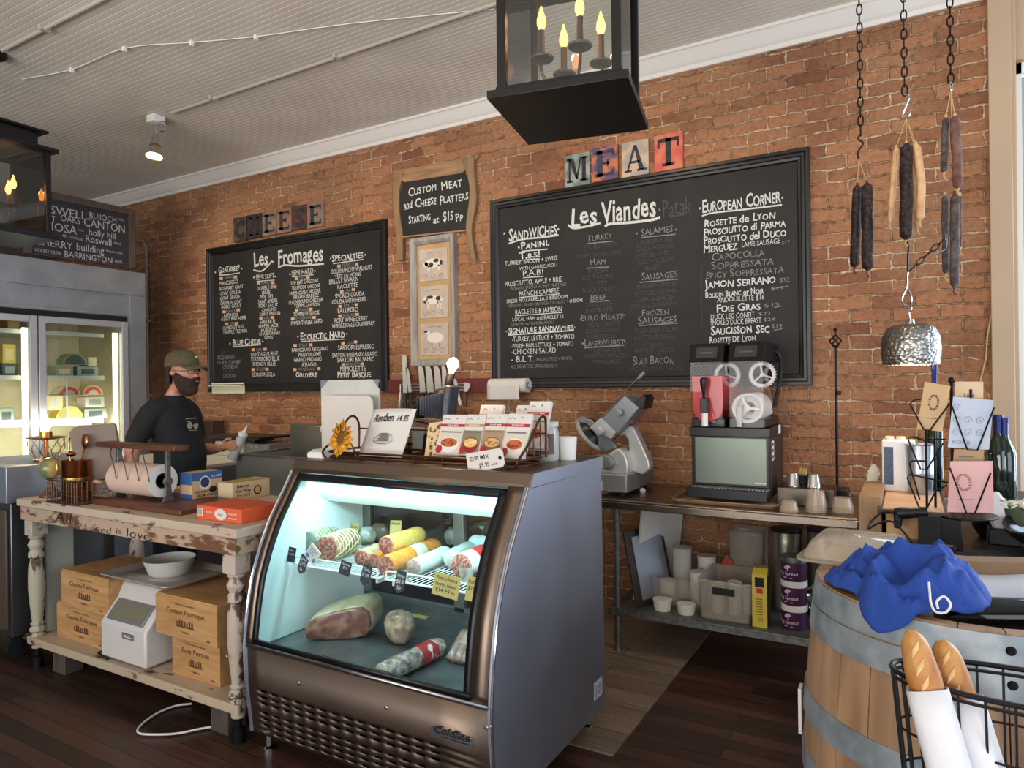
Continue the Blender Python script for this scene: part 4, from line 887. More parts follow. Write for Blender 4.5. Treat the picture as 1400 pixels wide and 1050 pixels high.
def log(name, label, p0, p1, zc, r, skin, cut=None, net=None, band=None, group='meats on the case shelves', cat='cured meat'):
    A, B = pZ(*p0, zc), pZ(*p1, zc); ax = (B - A); Lg = ax.length; ax.normalize(); u = ax.cross(V((0, 0, 1))).normalized(); v = u.cross(ax)
    t = thing(name, label, cat, (A + ax * Lg / 2 - V((0, 0, r))), 0, group)
    mb = MB(); mb.loft([[A + ax * (Lg * q) + (u * math.cos(w_) + v * math.sin(w_)) * r * rf(q) * (1 + .02 * math.sin(3 * w_ + q * 9)) for w_ in [2 * math.pi * i / 24 for i in range(24)]] for q in zr(0, 1, 16)])
    obj('casing', mb, skin, t)
    if cut: mb = MB(); mb.loft([[A - ax * d + (u * math.cos(w_) + v * math.sin(w_)) * r * k for w_ in [2 * math.pi * i / 24 for i in range(24)]] for d, k in ((-.001, .97), (.003, .95), (.004, .9))]); obj('cut_face', mb, cut, t)
    if net: mb = MB(); netmb(mb, A, u, v, ax, Lg, r); obj('netting', mb, net, t)
    if band:
        q0, q1, bm = band; mb = MB(); mb.sheet([[A + ax * (Lg * q) + (u * math.cos(w_) + v * math.sin(w_)) * r * 1.025 for w_ in [2 * math.pi * i / 24 for i in range(24)]] for q in (q0, (q0 + q1) / 2, q1)], closed=True); obj('label_band', mb, bm, t)
    return t
SH = .776
cord = mat('netting_cord', (206, 196, 160), .8)
log('netted_roast', 'grey-green netted roast at the left end of the case shelf', (420, 744), (456, 730), SH + .062, .06, shade('green_rind', (128, 138, 112), (160, 166, 138), 14), mat('grey_cut', (140, 146, 138), .5, c2=(110, 116, 108), ns=60), cord)
rs = log('netted_roast', 'tan netted roast with a white label card on the case shelf', (447, 750), (484, 737), SH + .06, .058, shade('tan_rind', (142, 98, 68), (188, 150, 112), 14), cutm, cord)
A = pZ(430, 752, SH + .075); mb = MB(); T = Matrix.Translation((A.x + .02, A.y - .03, A.z - .01)) @ Matrix.Rotation(rad(38), 4, 'Y'); mb.cbox((0, 0, 0), (.07, .004, .075), T); ck = obj('label_card', mb, M['paper'], rs)
mb = MB(); Tq = T @ XZ @ Matrix.Translation((0, 0, .0026)); [quad2(mb, -.025, .02 - .006 * k, .02 - .012 * k, .024 - .012 * k, Tq) for k in range(3)]; oval(mb, (-.018, -.022), .012, .01, Tq); oval(mb, (.022, -.018), .008, .012, Tq); obj('card_print', mb, mat('blue_ink', (70, 110, 180), .7), ck, smooth=0)
orange = shade('orange_casing', (206, 116, 44), (224, 146, 62), 50); yellow = shade('golden_casing', (204, 152, 72), (220, 176, 96), 60)
log('salami_log', 'golden speckled salami log lying on top of the others', (528, 746), (578, 729), SH + .106, .041, yellow, cutm)
log('salami_log', 'long orange salami log with a pale label, below the golden one', (527, 773), (600, 744), SH + .043, .042, orange, cutm, band=(.42, .62, mat('pale_green_label', (190, 196, 150), .6, c2=(222, 222, 206), ns=20)))
log('salami_log', 'beige salami log at the left of the orange ones', (494, 763), (520, 752), SH + .038, .037, shade('beige_casing', (176, 152, 116), (198, 178, 140), 40), cutm)
log('salami_log', 'short orange salami between the beige log and the orange log', (511, 766), (530, 757), SH + .03, .029, orange, cutm)
whitec = shade('white_casing', (198, 206, 196), (222, 226, 216), 26)
log('salami_log', 'white moulded salami log at the middle of the right shelf', (566, 776), (614, 754), SH + .037, .036, whitec, mat('pale_cut', (166, 140, 130), .5, c2=(200, 186, 176), ns=80))
log('salami_log', 'grey-white salami log behind the red banded one', (617, 764), (645, 750), SH + .042, .041, shade('grey_white_casing', (184, 192, 180), (204, 208, 196), 26), mat('grey_pale_cut', (160, 158, 150), .5, c2=(188, 190, 182), ns=80))
log('salami_log', 'thick salami log with a red and white wrapper on the right shelf', (631, 774), (668, 758), SH + .054, .052, shade('pale_wrap', (214, 196, 184), (228, 214, 204), 16), cutm, band=(.35, .8, mat('red_wrapper', (186, 52, 44), .4)))
log('salami_log', 'small pale log end at the far right of the shelf', (662, 783), (676, 775), SH + .03, .029, whitec, mat('pink_cut', (206, 178, 168), .5, c2=(180, 140, 130), ns=60))
clearfilm = mat('cling_film', (206, 204, 192), .18, c2=(132, 122, 104), ns=18, bump=.5, bs=28, coat=.8)
def lump(name, label, px, z, r, m, group='wrapped pieces at the back of the case', seedv=0, top=None, cat='wrapped meat'):
    P = pZ(px[0], px[1], z); mb = MB(); q = random.Random(seedv)
    ph = [q.uniform(0, 6) for _ in range(6)]; rows = []
    for i in range(13):
        th = math.pi * i / 12; row = []
        for j in range(20):
            f_ = 2 * math.pi * j / 20; k = 1 + .08 * math.sin(2 * f_ + ph[0]) * math.sin(th) + .05 * math.sin(5 * f_ + ph[1] + 3 * th) + .05 * math.sin(3 * th + ph[2])
            row.append(V((P.x + r[0] * k * math.sin(th) * math.cos(f_), P.y + r[1] * k * math.sin(th) * math.sin(f_), z + r[2] - max(-1, min(1, k * math.cos(th))) * r[2])))
        rows.append(row)
    mb.sheet(rows, closed=True); t = thing(name, label, cat, (P.x, P.y, z), 0, group); obj('wrapped_body', mb, m, t)
    if top: mb = MB(); mb.sheet([[V((P.x + rr_ * math.cos(a_) * (1 + .3 * math.sin(3 * a_)), P.y + rr_ * math.sin(a_), z + 2 * r[2] + h_)) for a_ in [2 * math.pi * j / 10 for j in range(10)]] for rr_, h_ in ((.02, -.01), (.012, .015), (.03, .04))], closed=True); obj('twisted_film', mb, M['cleartint'], t)
    return t
lump('wrapped_cheese', 'pale string-wrapped ball at the back left of the shelf', (502, 744), SH, (.045, .045, .045), clearfilm, seedv=1)
lump('wrapped_ham', 'dark brown wrapped piece behind the golden log', (524, 740), SH, (.07, .055, .05), shade('brown_wrap', (88, 74, 58), (120, 104, 84), 20), seedv=2)
lump('wrapped_ham', 'dark grey plastic-wrapped piece standing behind the white logs', (625, 752), SH, (.06, .06, .07), shade('grey_wrap', (84, 84, 80), (130, 130, 124), 12), seedv=3)
lump('wrapped_bag', 'clear bluish plastic bag at the back right of the shelf', (662, 758), SH, (.08, .05, .05), shade('blue_film', (176, 206, 214), (214, 228, 232), 10), seedv=4, top=True)
DK = .4475
# half ham: flat base, fat on top, cut face to the front
P = pZ(414, 876, DK); Q = pZ(507, 872, DK); ham = thing('dry_cured_ham', 'large cut half of cured ham wrapped in film on the case deck', 'ham', ((P.x + Q.x) / 2, P.y + .08, DK), 0)
Wd = (Q - P).length; rows = []
hf = [(0, .01), (.0, .05), (.06, .085), (.2, .108), (.45, .128), (.7, .142), (.92, .146), (1.02, .12), (1.05, .06), (.98, .012), (.75, .0), (.3, .0)]
for d, s_, up in ((0, .93, 0), (.012, 1, 0), (.1, 1.0, .014), (.2, .9, .022), (.26, .62, .02)):
    rows.append([(P.x + Wd * (.5 + (u - .5) * s_) + d * .25, P.y + d, DK + (h_ * s_ + (up if h_ > .02 else 0)) + (.0 if h_ < .02 else 0)) for u, h_ in hf])
HU = (Q - P).normalized(); HV = V((-HU.y, HU.x, 0)); hm = lambda x, y, z: P + HU * (x - P.x) + HV * (y - P.y) + V((0, 0, z - DK))
Wd = (Q - P).length; mb = MB(); mb.loft([[hm(*p) for p in r] for r in rows]); obj('fat', mb, shade('ham_fat', (176, 156, 118), (204, 190, 156), 14, bump=.5), ham, sub=1)
mb = MB(); mb.loft([[hm(P.x + Wd * (.5 + (u - .5) * s_), P.y - d, DK + .004 + h_ * s_) for u, h_ in hf] for d, s_ in ((-.004, .93), (.006, .9), (.008, .82))]); obj('cut_face', mb, mat('ham_meat', (112, 66, 54), .3, c2=(176, 136, 112), ns=14, lo=.4, hi=.66, coat=.8, bump=.3, bs=22), ham)
lump('wrapped_ham', 'pear-shaped wrapped ham in the middle of the case deck', (547, 878), DK, (.075, .07, .07), shade('marbled_rind', (112, 82, 62), (192, 174, 148), 22, bump=.5), 'pieces on the case deck', 9, cat='ham')
log('salami_log', 'long film-wrapped salami with a red label lying on the case deck', (523, 921), (608, 880), DK + .043, .041, mat('speckled_salami', (112, 78, 70), .22, c2=(188, 170, 160), ns=40, coat=.9, bump=.3, bs=20), clearfilm, band=(.52, .78, mat('red_salami_label', (164, 40, 42), .4, c2=(214, 196, 188), ns=22, lo=.55, hi=.6)))
P = pZ(612, 905, DK); mb = MB(); rows = []
for i in range(9):
    v_ = i / 8; rows.append([(P.x + .19 * u - .02 * v_, P.y + .0 + .14 * v_, DK + .012 + (.062 * v_) + .008 * math.sin(u * 34) * (1 if v_ > .05 else .2)) for u in zr(0, 1, 44)])
mb.sheet(rows); one('ribbed_meat', mb, mat('grey_pink_meat', (150, 122, 110), .3, c2=(178, 154, 142), ns=20, coat=.8), 'ribbed slab of wrapped meat at the right of the case deck', 'wrapped meat', 'pieces on the case deck', solid=.022)
tagm = mat('slate_tag', (38, 42, 48), .6)
def tag(label, px, wd, ht, Y, rot=0, lines=('Salami', '$12 lb'), m=None, pen=None, point=False, tilt=-12):
    P = pY(px[0], px[1], Y); t = thing('price_tag', label, 'price tag', (P.x, Y, P.z - ht / 2), 0, 'price tags in the case')
    T = Matrix.Translation(P) @ Matrix.Rotation(rad(tilt), 4, 'X') @ Matrix.Rotation(rad(rot), 4, 'Y')
    mb = MB(T @ XZ); poly = [(-wd / 2, -ht / 2), (wd / 2, -ht / 2), (wd / 2, ht / 2), (-wd / 2, ht / 2)]
    if point: poly = [(-wd / 2, -ht * .3), (0, -ht / 2), (wd / 2, -ht * .3), (wd / 2, ht / 2), (-wd / 2, ht / 2)]
    mb.prism(poly, -.0015, .0015); obj('card', mb, m or tagm, t)
    mb = MB(T @ XZ)
    for k, s_ in enumerate(lines): text(mb, s_, Matrix.Translation((0, ht * (.22 - .27 * k), .0019)), ht * .17, w=wd * .8, align='c', off=.01, jit=1)
    obj('writing', mb, pen or M['chalk'], t, smooth=0)
YT = 2.205
tag('black price tag at the left end of the case shelf', (397, 758), .062, .066, YT, 4, ('Ham', '$10.99'))
tag('black price tag hanging tilted under the netted roasts', (414, 772), .05, .085, YT, 14, ('Speck', '$12', 'lb'), point=True)
tag('small black price tag on the shelf edge left of the shelf gap', (472, 777), .062, .058, YT, 8, ('Pancetta', '$17'))
tag('black price tag hanging beside the shelf gap', (500, 787), .052, .085, YT, 10, ('Chorizo', '$11.99'), point=True)
tag('black pointed price tag hanging under the orange log', (547, 796), .05, .09, YT, 6, ('Sopressata', '$13', 'lb'), point=True)
ym = mat('yellow_note', (190, 172, 104), .8); 
tag('wide yellow handwritten note on the right shelf edge', (610, 801), .125, .085, YT, 5, ('Finocchiona', 'fennel salami', '$14.99 lb'), ym, M['ink'])
tag('narrow yellow handwritten note at the right end of the shelf', (648, 806), .07, .09, YT, 3, ('Rosette', '$15 lb'), ym, M['ink'])
tag('black price tag standing at the front of the case deck', (448, 908), .072, .058, 2.06, 0, ('Prosciutto', 'di Parma'))
tag('olive yellow card standing behind the pale wrapped ball', (484, 727), .06, .085, 2.6, 0, ('Speck',), ym, M['ink'])
tag('olive yellow card standing behind the dark brown piece', (541, 722), .07, .075, 2.66, -4, ('Bresaola',), ym, M['ink'])
mb = MB(); P = pZ(574, 842, DK); mb.box(P.x - .06, P.x + .06, P.y - .03, P.y + .04, DK + .001, DK + .006); one('yellow_card', mb, ym, 'olive card lying flat behind the pear-shaped ham', 'card')
mb = MB(); P = pZ(638, 792, SH); mb.lathe([(0, 0), (.026, 0), (.034, .055), (.032, .055), (.025, .003), (0, .003)], (P.x, P.y, SH), 18); one('sample_cup', mb, M['cleartint'], 'small clear plastic cup in front of the red wrapped salami', 'cup')

# ---------------------------------------------------------------- on top of the case
ZT = 1.2405
t = thing('wire_rack', 'low bronze wire display rack along the front of the case top', 'wire rack', (-1.85, 2.5, ZT))
bz = mat('bronze_wire', (92, 62, 46), .35, .8)
xa, xb, ya, yb = -2.36, -1.32, 2.335, 2.565
loop = [(x, y, ZT + .012) for x, y in rrect(xa, xb, ya, yb, .06, 4)]
mb = MB(); mb.tube(loop, .0055, 7, closed=True); mb.tube([(x, y, ZT + .036) for x, y in rrect(xa + .0, xb - .0, ya - .006, yb, .06, 4)], .0055, 7, closed=True); obj('base_loops', mb, bz, t)
mb = MB()
for i in range(7): x = xa + .06 + (xb - xa - .12) * i / 6; mb.tube([(x, ya - .004, ZT + .036), (x, ya, ZT + .004), (x, yb, ZT + .004), (x, yb, ZT + .036)], .003, 5)
for y in zr(ya + .05, yb - .05, 4): mb.tube([(xa, y, ZT + .008), (xb, y, ZT + .008)], .0025, 5)
obj('cross_wires', mb, bz, t)
mb = MB()
mb.tube(smoothpts([(xb - .015, ya - .005, ZT + .006), (xb, ya - .01, ZT + .04), (xb + .0, ya + .08, ZT + .1), (xb + .0, yb - .06, ZT + .19), (xb, yb - .01, ZT + .2), (xb, yb, ZT + .16), (xb, yb, ZT + .03)], 5), .0055, 7)
mb.tube(smoothpts([(xa + .015, ya - .005, ZT + .006), (xa, ya - .01, ZT + .04), (xa, ya + .08, ZT + .1), (xa, yb - .06, ZT + .19), (xa, yb, ZT + .16), (xa, yb, ZT + .03)], 5), .0055, 7)
for k in range(3): mb.tube([(xb, ya + .06 + .06 * k, ZT + .036), (xb, ya + .06 + .06 * k, ZT + .08 + .05 * k)], .003, 5)
mb.tube([(xa, yb, ZT + .13), (xb, yb, ZT + .13)], .004, 6)
obj('side_arms', mb, bz, t)
def packet(label, px0, px1, yb_, Yb, ht, kind, seedv):
    a, b = pY(px0, yb_, Yb), pY(px1, yb_, Yb); z0 = max(ZT + .016, a.z); wd = b.x - a.x; lean = rad(24)
    T = frame((a.x, Yb, z0), (1, 0, .0), (0, math.sin(lean), math.cos(lean))); t = thing('soup_packet', label, 'packet', ((a.x + b.x) / 2, Yb, z0), 0, 'soup mix packets')
    mb = MB(T); mb.prism([(0, 0), (wd, 0), (wd, ht), (0, ht)], -.022, 0); obj('packet_body', mb, M['paper'], t, bevel=.004)
    q = random.Random(seedv); pics = MB(T @ Matrix.Translation((0, 0, .0006)))
    base, bandc, dish = kind
    pics.m = 0; quad2(pics, .003, wd - .003, .004, ht * .60); pics.m = 1; quad2(pics, .0, wd, ht * .69, ht * .76); 
    pics.T = T @ Matrix.Translation((0, 0, .0012)); pics.m = 2; text(pics, 'SOUP MIX', Matrix.Translation((wd / 2, ht * .708, 0)), ht * .038, w=wd * .8, align='c')
    pics.m = 3; stroke(pics, [(wd * .08, ht * .86), (wd * .2, ht * .9), (wd * .34, ht * .87)], .003)
    oval(pics, (wd * .62, ht * .9), .004, .004); stroke(pics, [(wd * .1, ht * .56), (wd * .9, ht * .56)], .006)
    pics.m = 4; oval(pics, (wd * .5, ht * .25), wd * .4, ht * .19); pics.T = T @ Matrix.Translation((0, 0, .0016)); pics.m = 5; oval(pics, (wd * .5, ht * .3), wd * .34, ht * .11)
    pics.T = T @ Matrix.Translation((0, 0, .002)); pics.m = 6
    for k in range(7): oval(pics, (wd * q.uniform(.25, .75), ht * q.uniform(.24, .36)), .007, .005, None, 8)
    pics.m = 7; oval(pics, (wd * .16, ht * .13), wd * .13, ht * .1)
    obj('printed_front', pics, [mat('packet_' + base[0], base[1], .6), bandc, M['white'], M['inkgrey'], dish[0], dish[1], mat('garnish', dish[2], .6), mat('tomato', (170, 40, 32), .4)], t, smooth=0)
redb = M['red']; goldb = mat('gold_band', (176, 140, 84), .6)
K1 = (('cream', (206, 194, 180)), redb, (mat('white_mug', (224, 220, 212), .4), mat('soup_red', (188, 96, 52), .5), (140, 60, 40)))
K2 = (('olive', (132, 122, 96)), goldb, (mat('red_bowl', (140, 34, 38), .4), mat('soup_gold', (222, 176, 104), .5), (236, 206, 150)))
K3 = (('brown', (164, 134, 106)), redb, (mat('wood_dish', (120, 84, 54), .5), mat('dumplings', (202, 162, 108), .5), (176, 120, 70)))
packet('soup packet with a white mug picture, leftmost white one in the front row', 593, 627, 621, 2.40, .185, K1, 1)
packet('soup packet with a red bowl of golden soup on its front', 626, 653, 622, 2.40, .185, K2, 2)
packet('soup packet showing a dish of dumplings on its front', 654, 684, 622, 2.40, .185, K3, 3)
packet('soup packet at the right end of the front row, red mug picture', 683, 716, 626, 2.39, .195, K1, 4)
packet('soup packet peeking up behind the left of the front row', 645, 677, 610, 2.56, .2, K3, 5)
packet('yellowish soup packet behind the right of the front row', 695, 716, 612, 2.57, .2, K2, 6)
packet('tall soup packet standing at the back right of the rack', 712, 742, 612, 2.55, .215, K1, 7)
# patterned card left of the packets
a, b = pY(578, 622, 2.42), pY(600, 622, 2.42); T = frame((a.x, 2.43, ZT + .016), (1, 0, .12), (0, .4, 1)); mb = MB(T); mb.prism([(0, 0), (.1, 0), (.1, .165), (0, .165)], -.003, 0)
t = thing('recipe_card', 'cream recipe card patterned with vegetables left of the soup packets', 'card', (a.x + .05, 2.43, ZT + .01)); obj('card', mb, mat('cream_card', (214, 190, 148), .8), t)
mb = MB(T @ Matrix.Translation((0, 0, .0008))); q = random.Random(3)
for k in range(34): mb.m = k % 3; oval(mb, (q.uniform(.01, .09), q.uniform(.01, .155)), q.uniform(.004, .01), q.uniform(.004, .01), None, 9)
obj('card_print', mb, [mat('print_brown', (110, 70, 46), .7), mat('print_orange', (196, 110, 60), .7), mat('print_green', (110, 112, 66), .7)], t, smooth=0)
# reuben sign
t = thing('handwritten_sign', 'white card sign handwritten Reuben with a sandwich drawing', 'sign', pY(520, 620, 2.4))
a, b = pY(490, 622, 2.4), pY(549, 622, 2.4); wd = b.x - a.x; ln = rad(20)
T = frame((a.x, 2.4, ZT + .018), (1, 0, 0), (.10, math.sin(ln), math.cos(ln))); ht = .225; T = T @ Matrix(((1, .14, 0, 0), (0, 1, 0, 0), (0, 0, 1, 0), (0, 0, 0, 1)))
mb = MB(T); mb.sheet([[(wd * u, ht * v_, .012 * math.sin(u * 2.6) * v_) for u in zr(0, 1, 10)] for v_ in zr(0, 1, 8)]); obj('paper_sheet', mb, M['paper'], t, solid=.0015)
mb = MB(T @ Matrix.Translation((0, 0, .0135))); text(mb, 'Reuben', Matrix.Translation((wd * .12, ht * .72, 0)), ht * .17, w=wd * .46, jit=1, lean=.2); text(mb, '14.95', Matrix.Translation((wd * .64, ht * .74, 0)), ht * .12, w=wd * .26, jit=1, lean=.2)
mb.m = 1
for k in range(5): oval(mb, (wd * .48, ht * (.32 + .035 * k)), wd * (.15 - .012 * k), ht * .02)
stroke(mb, [(wd * .28, ht * .3), (wd * .4, ht * .25), (wd * .58, ht * .25), (wd * .7, ht * .32), (wd * .62, ht * .45), (wd * .4, ht * .47), (wd * .28, ht * .36), (wd * .28, ht * .3)], .003)
obj('ink_writing', mb, [M['ink'], M['inkgrey']], t, smooth=0)
# hang tag
t = thing('hang_tag', 'white paper tag handwritten DIP MIX tied to the wire rack', 'tag', pY(667, 640, 2.325)); Yh = 2.322
a, b = pY(641, 646, Yh), pY(692, 638, Yh); wd = b.x - a.x; ht = .076; T = frame((a.x, Yh, a.z), (1, 0, (b.z - a.z) / wd), (0, 0, 1))
mb = MB(T); mb.prism([(0, 0), (wd * .93, 0), (wd, ht * .18), (wd, ht * .82), (wd * .93, ht), (0, ht)], -.001, .001); obj('paper_tag', mb, M['paper'], t)
mb = MB(T @ Matrix.Translation((0, 0, .0014))); text(mb, 'DIP MIX', Matrix.Translation((wd * .1, ht * .58, 0)), ht * .22, w=wd * .52, jit=1); text(mb, '$5.95', Matrix.Translation((wd * .3, ht * .16, 0)), ht * .24, w=wd * .3, jit=1); text(mb, 'each', Matrix.Translation((wd * .62, ht * .18, 0)), ht * .13, w=wd * .22, jit=1); oval(mb, (wd * .9, ht * .5), .008, .008); obj('ink_writing', mb, M['ink'], t, smooth=0)
# jar, cup, small box, sunflower
P = pZ(748, 629, ZT); t = thing('glass_jar', 'glass jar with a puzzle-piece label at the right of the rack', 'jar', (P.x, P.y, ZT))
mb = MB(); mb.lathe([(0, 0), (.05, 0), (.054, .006), (.054, .12), (.048, .138), (.048, .15), (.045, .15), (.045, .136), (.05, .118), (.05, .006), (0, .005)], (P.x, P.y, ZT), 28); obj('jar_body', mb, mat('milk_glass', (206, 206, 200), .2, trans=.3), t)
mb = MB(); mb.lathe([(.0, .15), (.053, .15), (.053, .166), (.05, .17), (0, .17)], (P.x, P.y, ZT), 28); obj('jar_lid', mb, M['offwhite'], t)
mb = MB(); R_ = .0555
for u0, u1, z0, z1, m_ in ((-150, -30, .03, .118, 0), (-128, -58, .045, .105, 1)):
    mb.m = m_; mb.sheet([[(P.x + (R_ + m_ * .0006) * math.cos(rad(u)), P.y + (R_ + m_ * .0006) * math.sin(rad(u)), ZT + z) for u in zr(u0, u1, 12)] for z in (z0, z1)])
mb.m = 2
for u, z in ((-104, .075), (-84, .08)): mb.sheet([[(P.x + (R_ + .001) * math.cos(rad(u + d)), P.y + (R_ + .001) * math.sin(rad(u + d)), ZT + z + e) for d in (-3, 3)] for e in (-.008, .008)])
obj('jar_label', mb, [mat('brown_label', (110, 84, 74), .6), M['paper'], M['ink']], t)
P = pZ(776, 628, ZT); mb = MB(); mb.lathe([(0, 0), (.037, 0), (.043, .098), (.0415, .1), (.039, .098), (.034, .006), (0, .005)], (P.x, P.y, ZT), 28); one('white_cup', mb, M['white'], 'plain white cup at the right end of the case top', 'cup')
P = pZ(430, 627, ZT); mb = MB(); mb.box(P.x - .05, P.x + .05, P.y - .0, P.y + .09, ZT, ZT + .028); mb.prism([(P.y, ZT + .028), (P.y + .09, ZT + .028), (P.y + .08, ZT + .04), (P.y + .03, ZT + .04)], P.x - .045, P.x + .05, YZ)
one('plastic_box', mb, M['white'], 'low white plastic box at the left end of the case top', 'box', bevel=.005)
P = pY(470, 600, 2.31); t = thing('sunflower', 'yellow artificial sunflower in front of the white boards', 'flower', (P.x, P.y + .02, ZT))
dirn = V((-.3, -1, .25)).normalized(); u_ = dirn.cross(V((0, 0, 1))).normalized(); v_ = u_.cross(dirn)
mb = MB(); q = random.Random(5)
for ring, (n, r0, r1, h_) in enumerate(((16, .03, .092, .006), (14, .026, .078, .016))):
    for k in range(n):
        a_ = 2 * math.pi * (k + .5 * ring) / n; d_ = u_ * math.cos(a_) + v_ * math.sin(a_); s_ = u_ * -math.sin(a_) + v_ * math.cos(a_); c_ = q.uniform(-.016, .02); R1 = r1 * q.uniform(.85, 1.1)
        mb.add([P + d_ * r0 + dirn * h_, P + d_ * (r0 + R1) * .55 + s_ * .016 + dirn * (h_ + .012), P + d_ * R1 + dirn * (h_ + c_), P + d_ * (r0 + R1) * .55 - s_ * .016 + dirn * (h_ + .004)], [(0, 1, 2, 3)])
obj('petals', mb, mat('sunflower_yellow', (224, 166, 36), .6, c2=(200, 130, 24), ns=30), t, solid=.001)
mb = MB(frame(P, u_, v_)); mb.lathe([(0, .02), (.028, .018), (.036, .01), (.036, -.006), (0, -.01)], (0, 0, 0), 18, Matrix.Scale(-1, 4, (0, 0, 1)) if dirn.dot(u_.cross(v_)) < 0 else None); obj('seed_head', mb, mat('seed_brown', (92, 56, 24), .9, c2=(140, 90, 34), ns=120, bump=.5), t)
mb = MB(); mb.tube(smoothpts([P, P - dirn * .04 + V((0, 0, -.02)), (P.x + .02, P.y + .06, ZT + .006)], 5), .004, 6); obj('stem', mb, mat('stem_green', (90, 104, 50), .6), t)
# folding camera made into a lamp
P = pZ(590, 622, ZT); cx_, cy_ = pY(585, 600, 2.66).x, 2.66
t = thing('camera_lamp', 'antique folding camera turned into a lamp with a glowing bulb', 'lamp', (cx_, cy_, ZT))
k6 = lambda x, y, Y: pY(540 + x / 7.5, 480 + y / 7.5, Y)
a = k6(135, 705, 2.62); b = k6(440, 755, 2.6)
mb = MB(); mb.lathe([(0, 0), (.075, 0), (.075, .012), (.03, .02), (.024, .06), (.02, .1)], (cx_, cy_, ZT), 24); obj('lamp_base', mb, M['blackmatte'], t)
mb = MB(); T = frame(k6(300, 715, 2.63), (1, -.25, -.12), (.3, 1, .0)); mb.prism([(-.075, -.04), (.085, -.04), (.085, .045), (-.075, .045)], -.006, .0, T); obj('camera_bed', mb, M['black'], t, bevel=.002)
c_ = k6(258, 570, 2.62); axis = V((.9, .3, .12)).normalized(); T = frame(c_, axis.cross(V((0, 0, 1))), (0, 0, 1))
mb = MB(T); mb.box(-.05, .05, -.055, .05, -.006, .006); obj('lens_board', mb, M['blackmatte'], t, bevel=.004)
nrm = (T.to_3x3() @ V((0, 0, 1))).normalized()
if nrm.dot(axis) > 0: nrm = -nrm
mb = MB(); mb.tube([c_, c_ + nrm * .03], .03, 20); mb.tube([c_ + nrm * .03, c_ + nrm * .034], [.03, .022], 20); obj('lens', mb, M['iron'], t)
mb = MB(); mb.tube([c_ + nrm * .0345, c_ + nrm * .036], .016, 16); obj('lens_glass', mb, M['chrome'], t)
back = k6(565, 550, 2.68); rows = []
for i in range(21):
    f_ = i / 20; cc_ = c_.lerp(back, f_ * .93 + .04); s_ = (.042 + .022 * f_) * (1 if i % 2 else .88)
    u1 = T.to_3x3() @ V((1, 0, 0)); u2 = V((0, 0, 1)); rows.append([cc_ + u1 * (sx * s_) + u2 * (sy * s_) for sx, sy in ((-1, -1), (1, -1), (1, 1), (-1, 1))])
mb = MB(); mb.loft(rows); obj('bellows', mb, mat('bellows_leather', (70, 72, 84), .4, c2=(48, 50, 60), ns=10), t, smooth=0)
T2 = frame(back, T.to_3x3() @ V((1, 0, 0)), (.12, 0, 1)); mb = MB(T2); mb.box(-.075, .075, -.1, .09, -.016, .016); obj('camera_back', mb, mat('worn_black_leather', (64, 64, 74), .45, c2=(44, 44, 52), ns=40, bump=.2), t, bevel=.006)
mb = MB(); d_ = k6(475, 440, 2.7); mb.lathe([(0, 0), (.05, 0), (.052, .008), (.03, .04), (0, .05)], (d_.x, d_.y, d_.z - .02), 20); obj('dark_hood', mb, M['blackmatte'], t)
s0, s1 = k6(540, 390, 2.69), k6(575, 225, 2.69); mb = MB(); mb.tube([s0, s0.lerp(s1, .25), s0.lerp(s1, .8), s1], [.012, .02, .021, .017], 14); obj('bulb_socket', mb, mat('black_bakelite', (40, 30, 28), .3), t)
ax_ = (s1 - s0).normalized(); mb = MB(); mb.tube([s1 + ax_ * d for d in (0, .012, .028, .045, .06, .07, .075)], [.012, .015, .024, .029, .025, .014, .004], 18); obj('bulb', mb, M['bulbhot'], t)
point('camera_lamp_light', s1 + ax_ * .05 + V((0, -.045, 0)), 6, (1, .72, .4), .03)
for i, (px, nm, lb) in enumerate((((553, 622), 'brass_canister', 'brass canister with a dark band behind the Reuben card'), ((570, 619), 'brass_canister', 'brass canister standing under the antique camera'))):
    P = pZ(px[0], px[1], ZT); P = V((P.x, P.y + .12 * i, ZT)); t2 = thing(nm, lb, 'canister', P, 0, 'brass canisters'); mb = MB(); mb.lathe([(0, 0), (.036, 0), (.038, .004), (.038, .11), (.03, .125), (.012, .13), (.012, .142), (0, .144)], P, 24); obj('canister_body', mb, M['brass'], t2)
    mb = MB(); mb.lathe([(.0385, .05), (.0392, .05), (.0392, .06), (.0385, .06)], P, 24); mb.lathe([(.0385, .085), (.0392, .085), (.0392, .09), (.0385, .09)], P, 24); obj('dark_band', mb, M['iron'], t2)
# ---------------------------------------------------------------- glass-door cooler on the left
XF, FY0, FY1, FZ = -6.2, 1.3, 3.865, 2.66
gal = mat('cooler_grey_steel', (156, 158, 160), .42, .55, (138, 140, 143), 5, rvar=.1)
cool = thing('glass_door_cooler', 'large grey walk-in cooler with glass doors and lit shelves of cheese', 'cooler', (XF - .4, (FY0 + FY1) / 2, 0))
DZ0, DZ1 = .32, 2.19
mb = MB(); mb.box(XF - .03, XF, 3.70, FY1, 0, FZ); mb.box(XF - .03, XF, FY0, 3.70, DZ1 + .05, FZ); mb.box(XF - .03, XF, FY0, 3.70, 0, DZ0)
mb.box(XF - .9, XF - .03, FY1 - .03, FY1, 0, FZ); mb.box(XF - .9, XF - .03, FY0, FY0 + .03, 0, FZ); mb.box(XF - .9, XF - .03, FY0, FY1, FZ - .04, FZ); mb.box(XF - .9, XF - .87, FY0, FY1, 0, FZ)
obj('cabinet', mb, gal, cool)
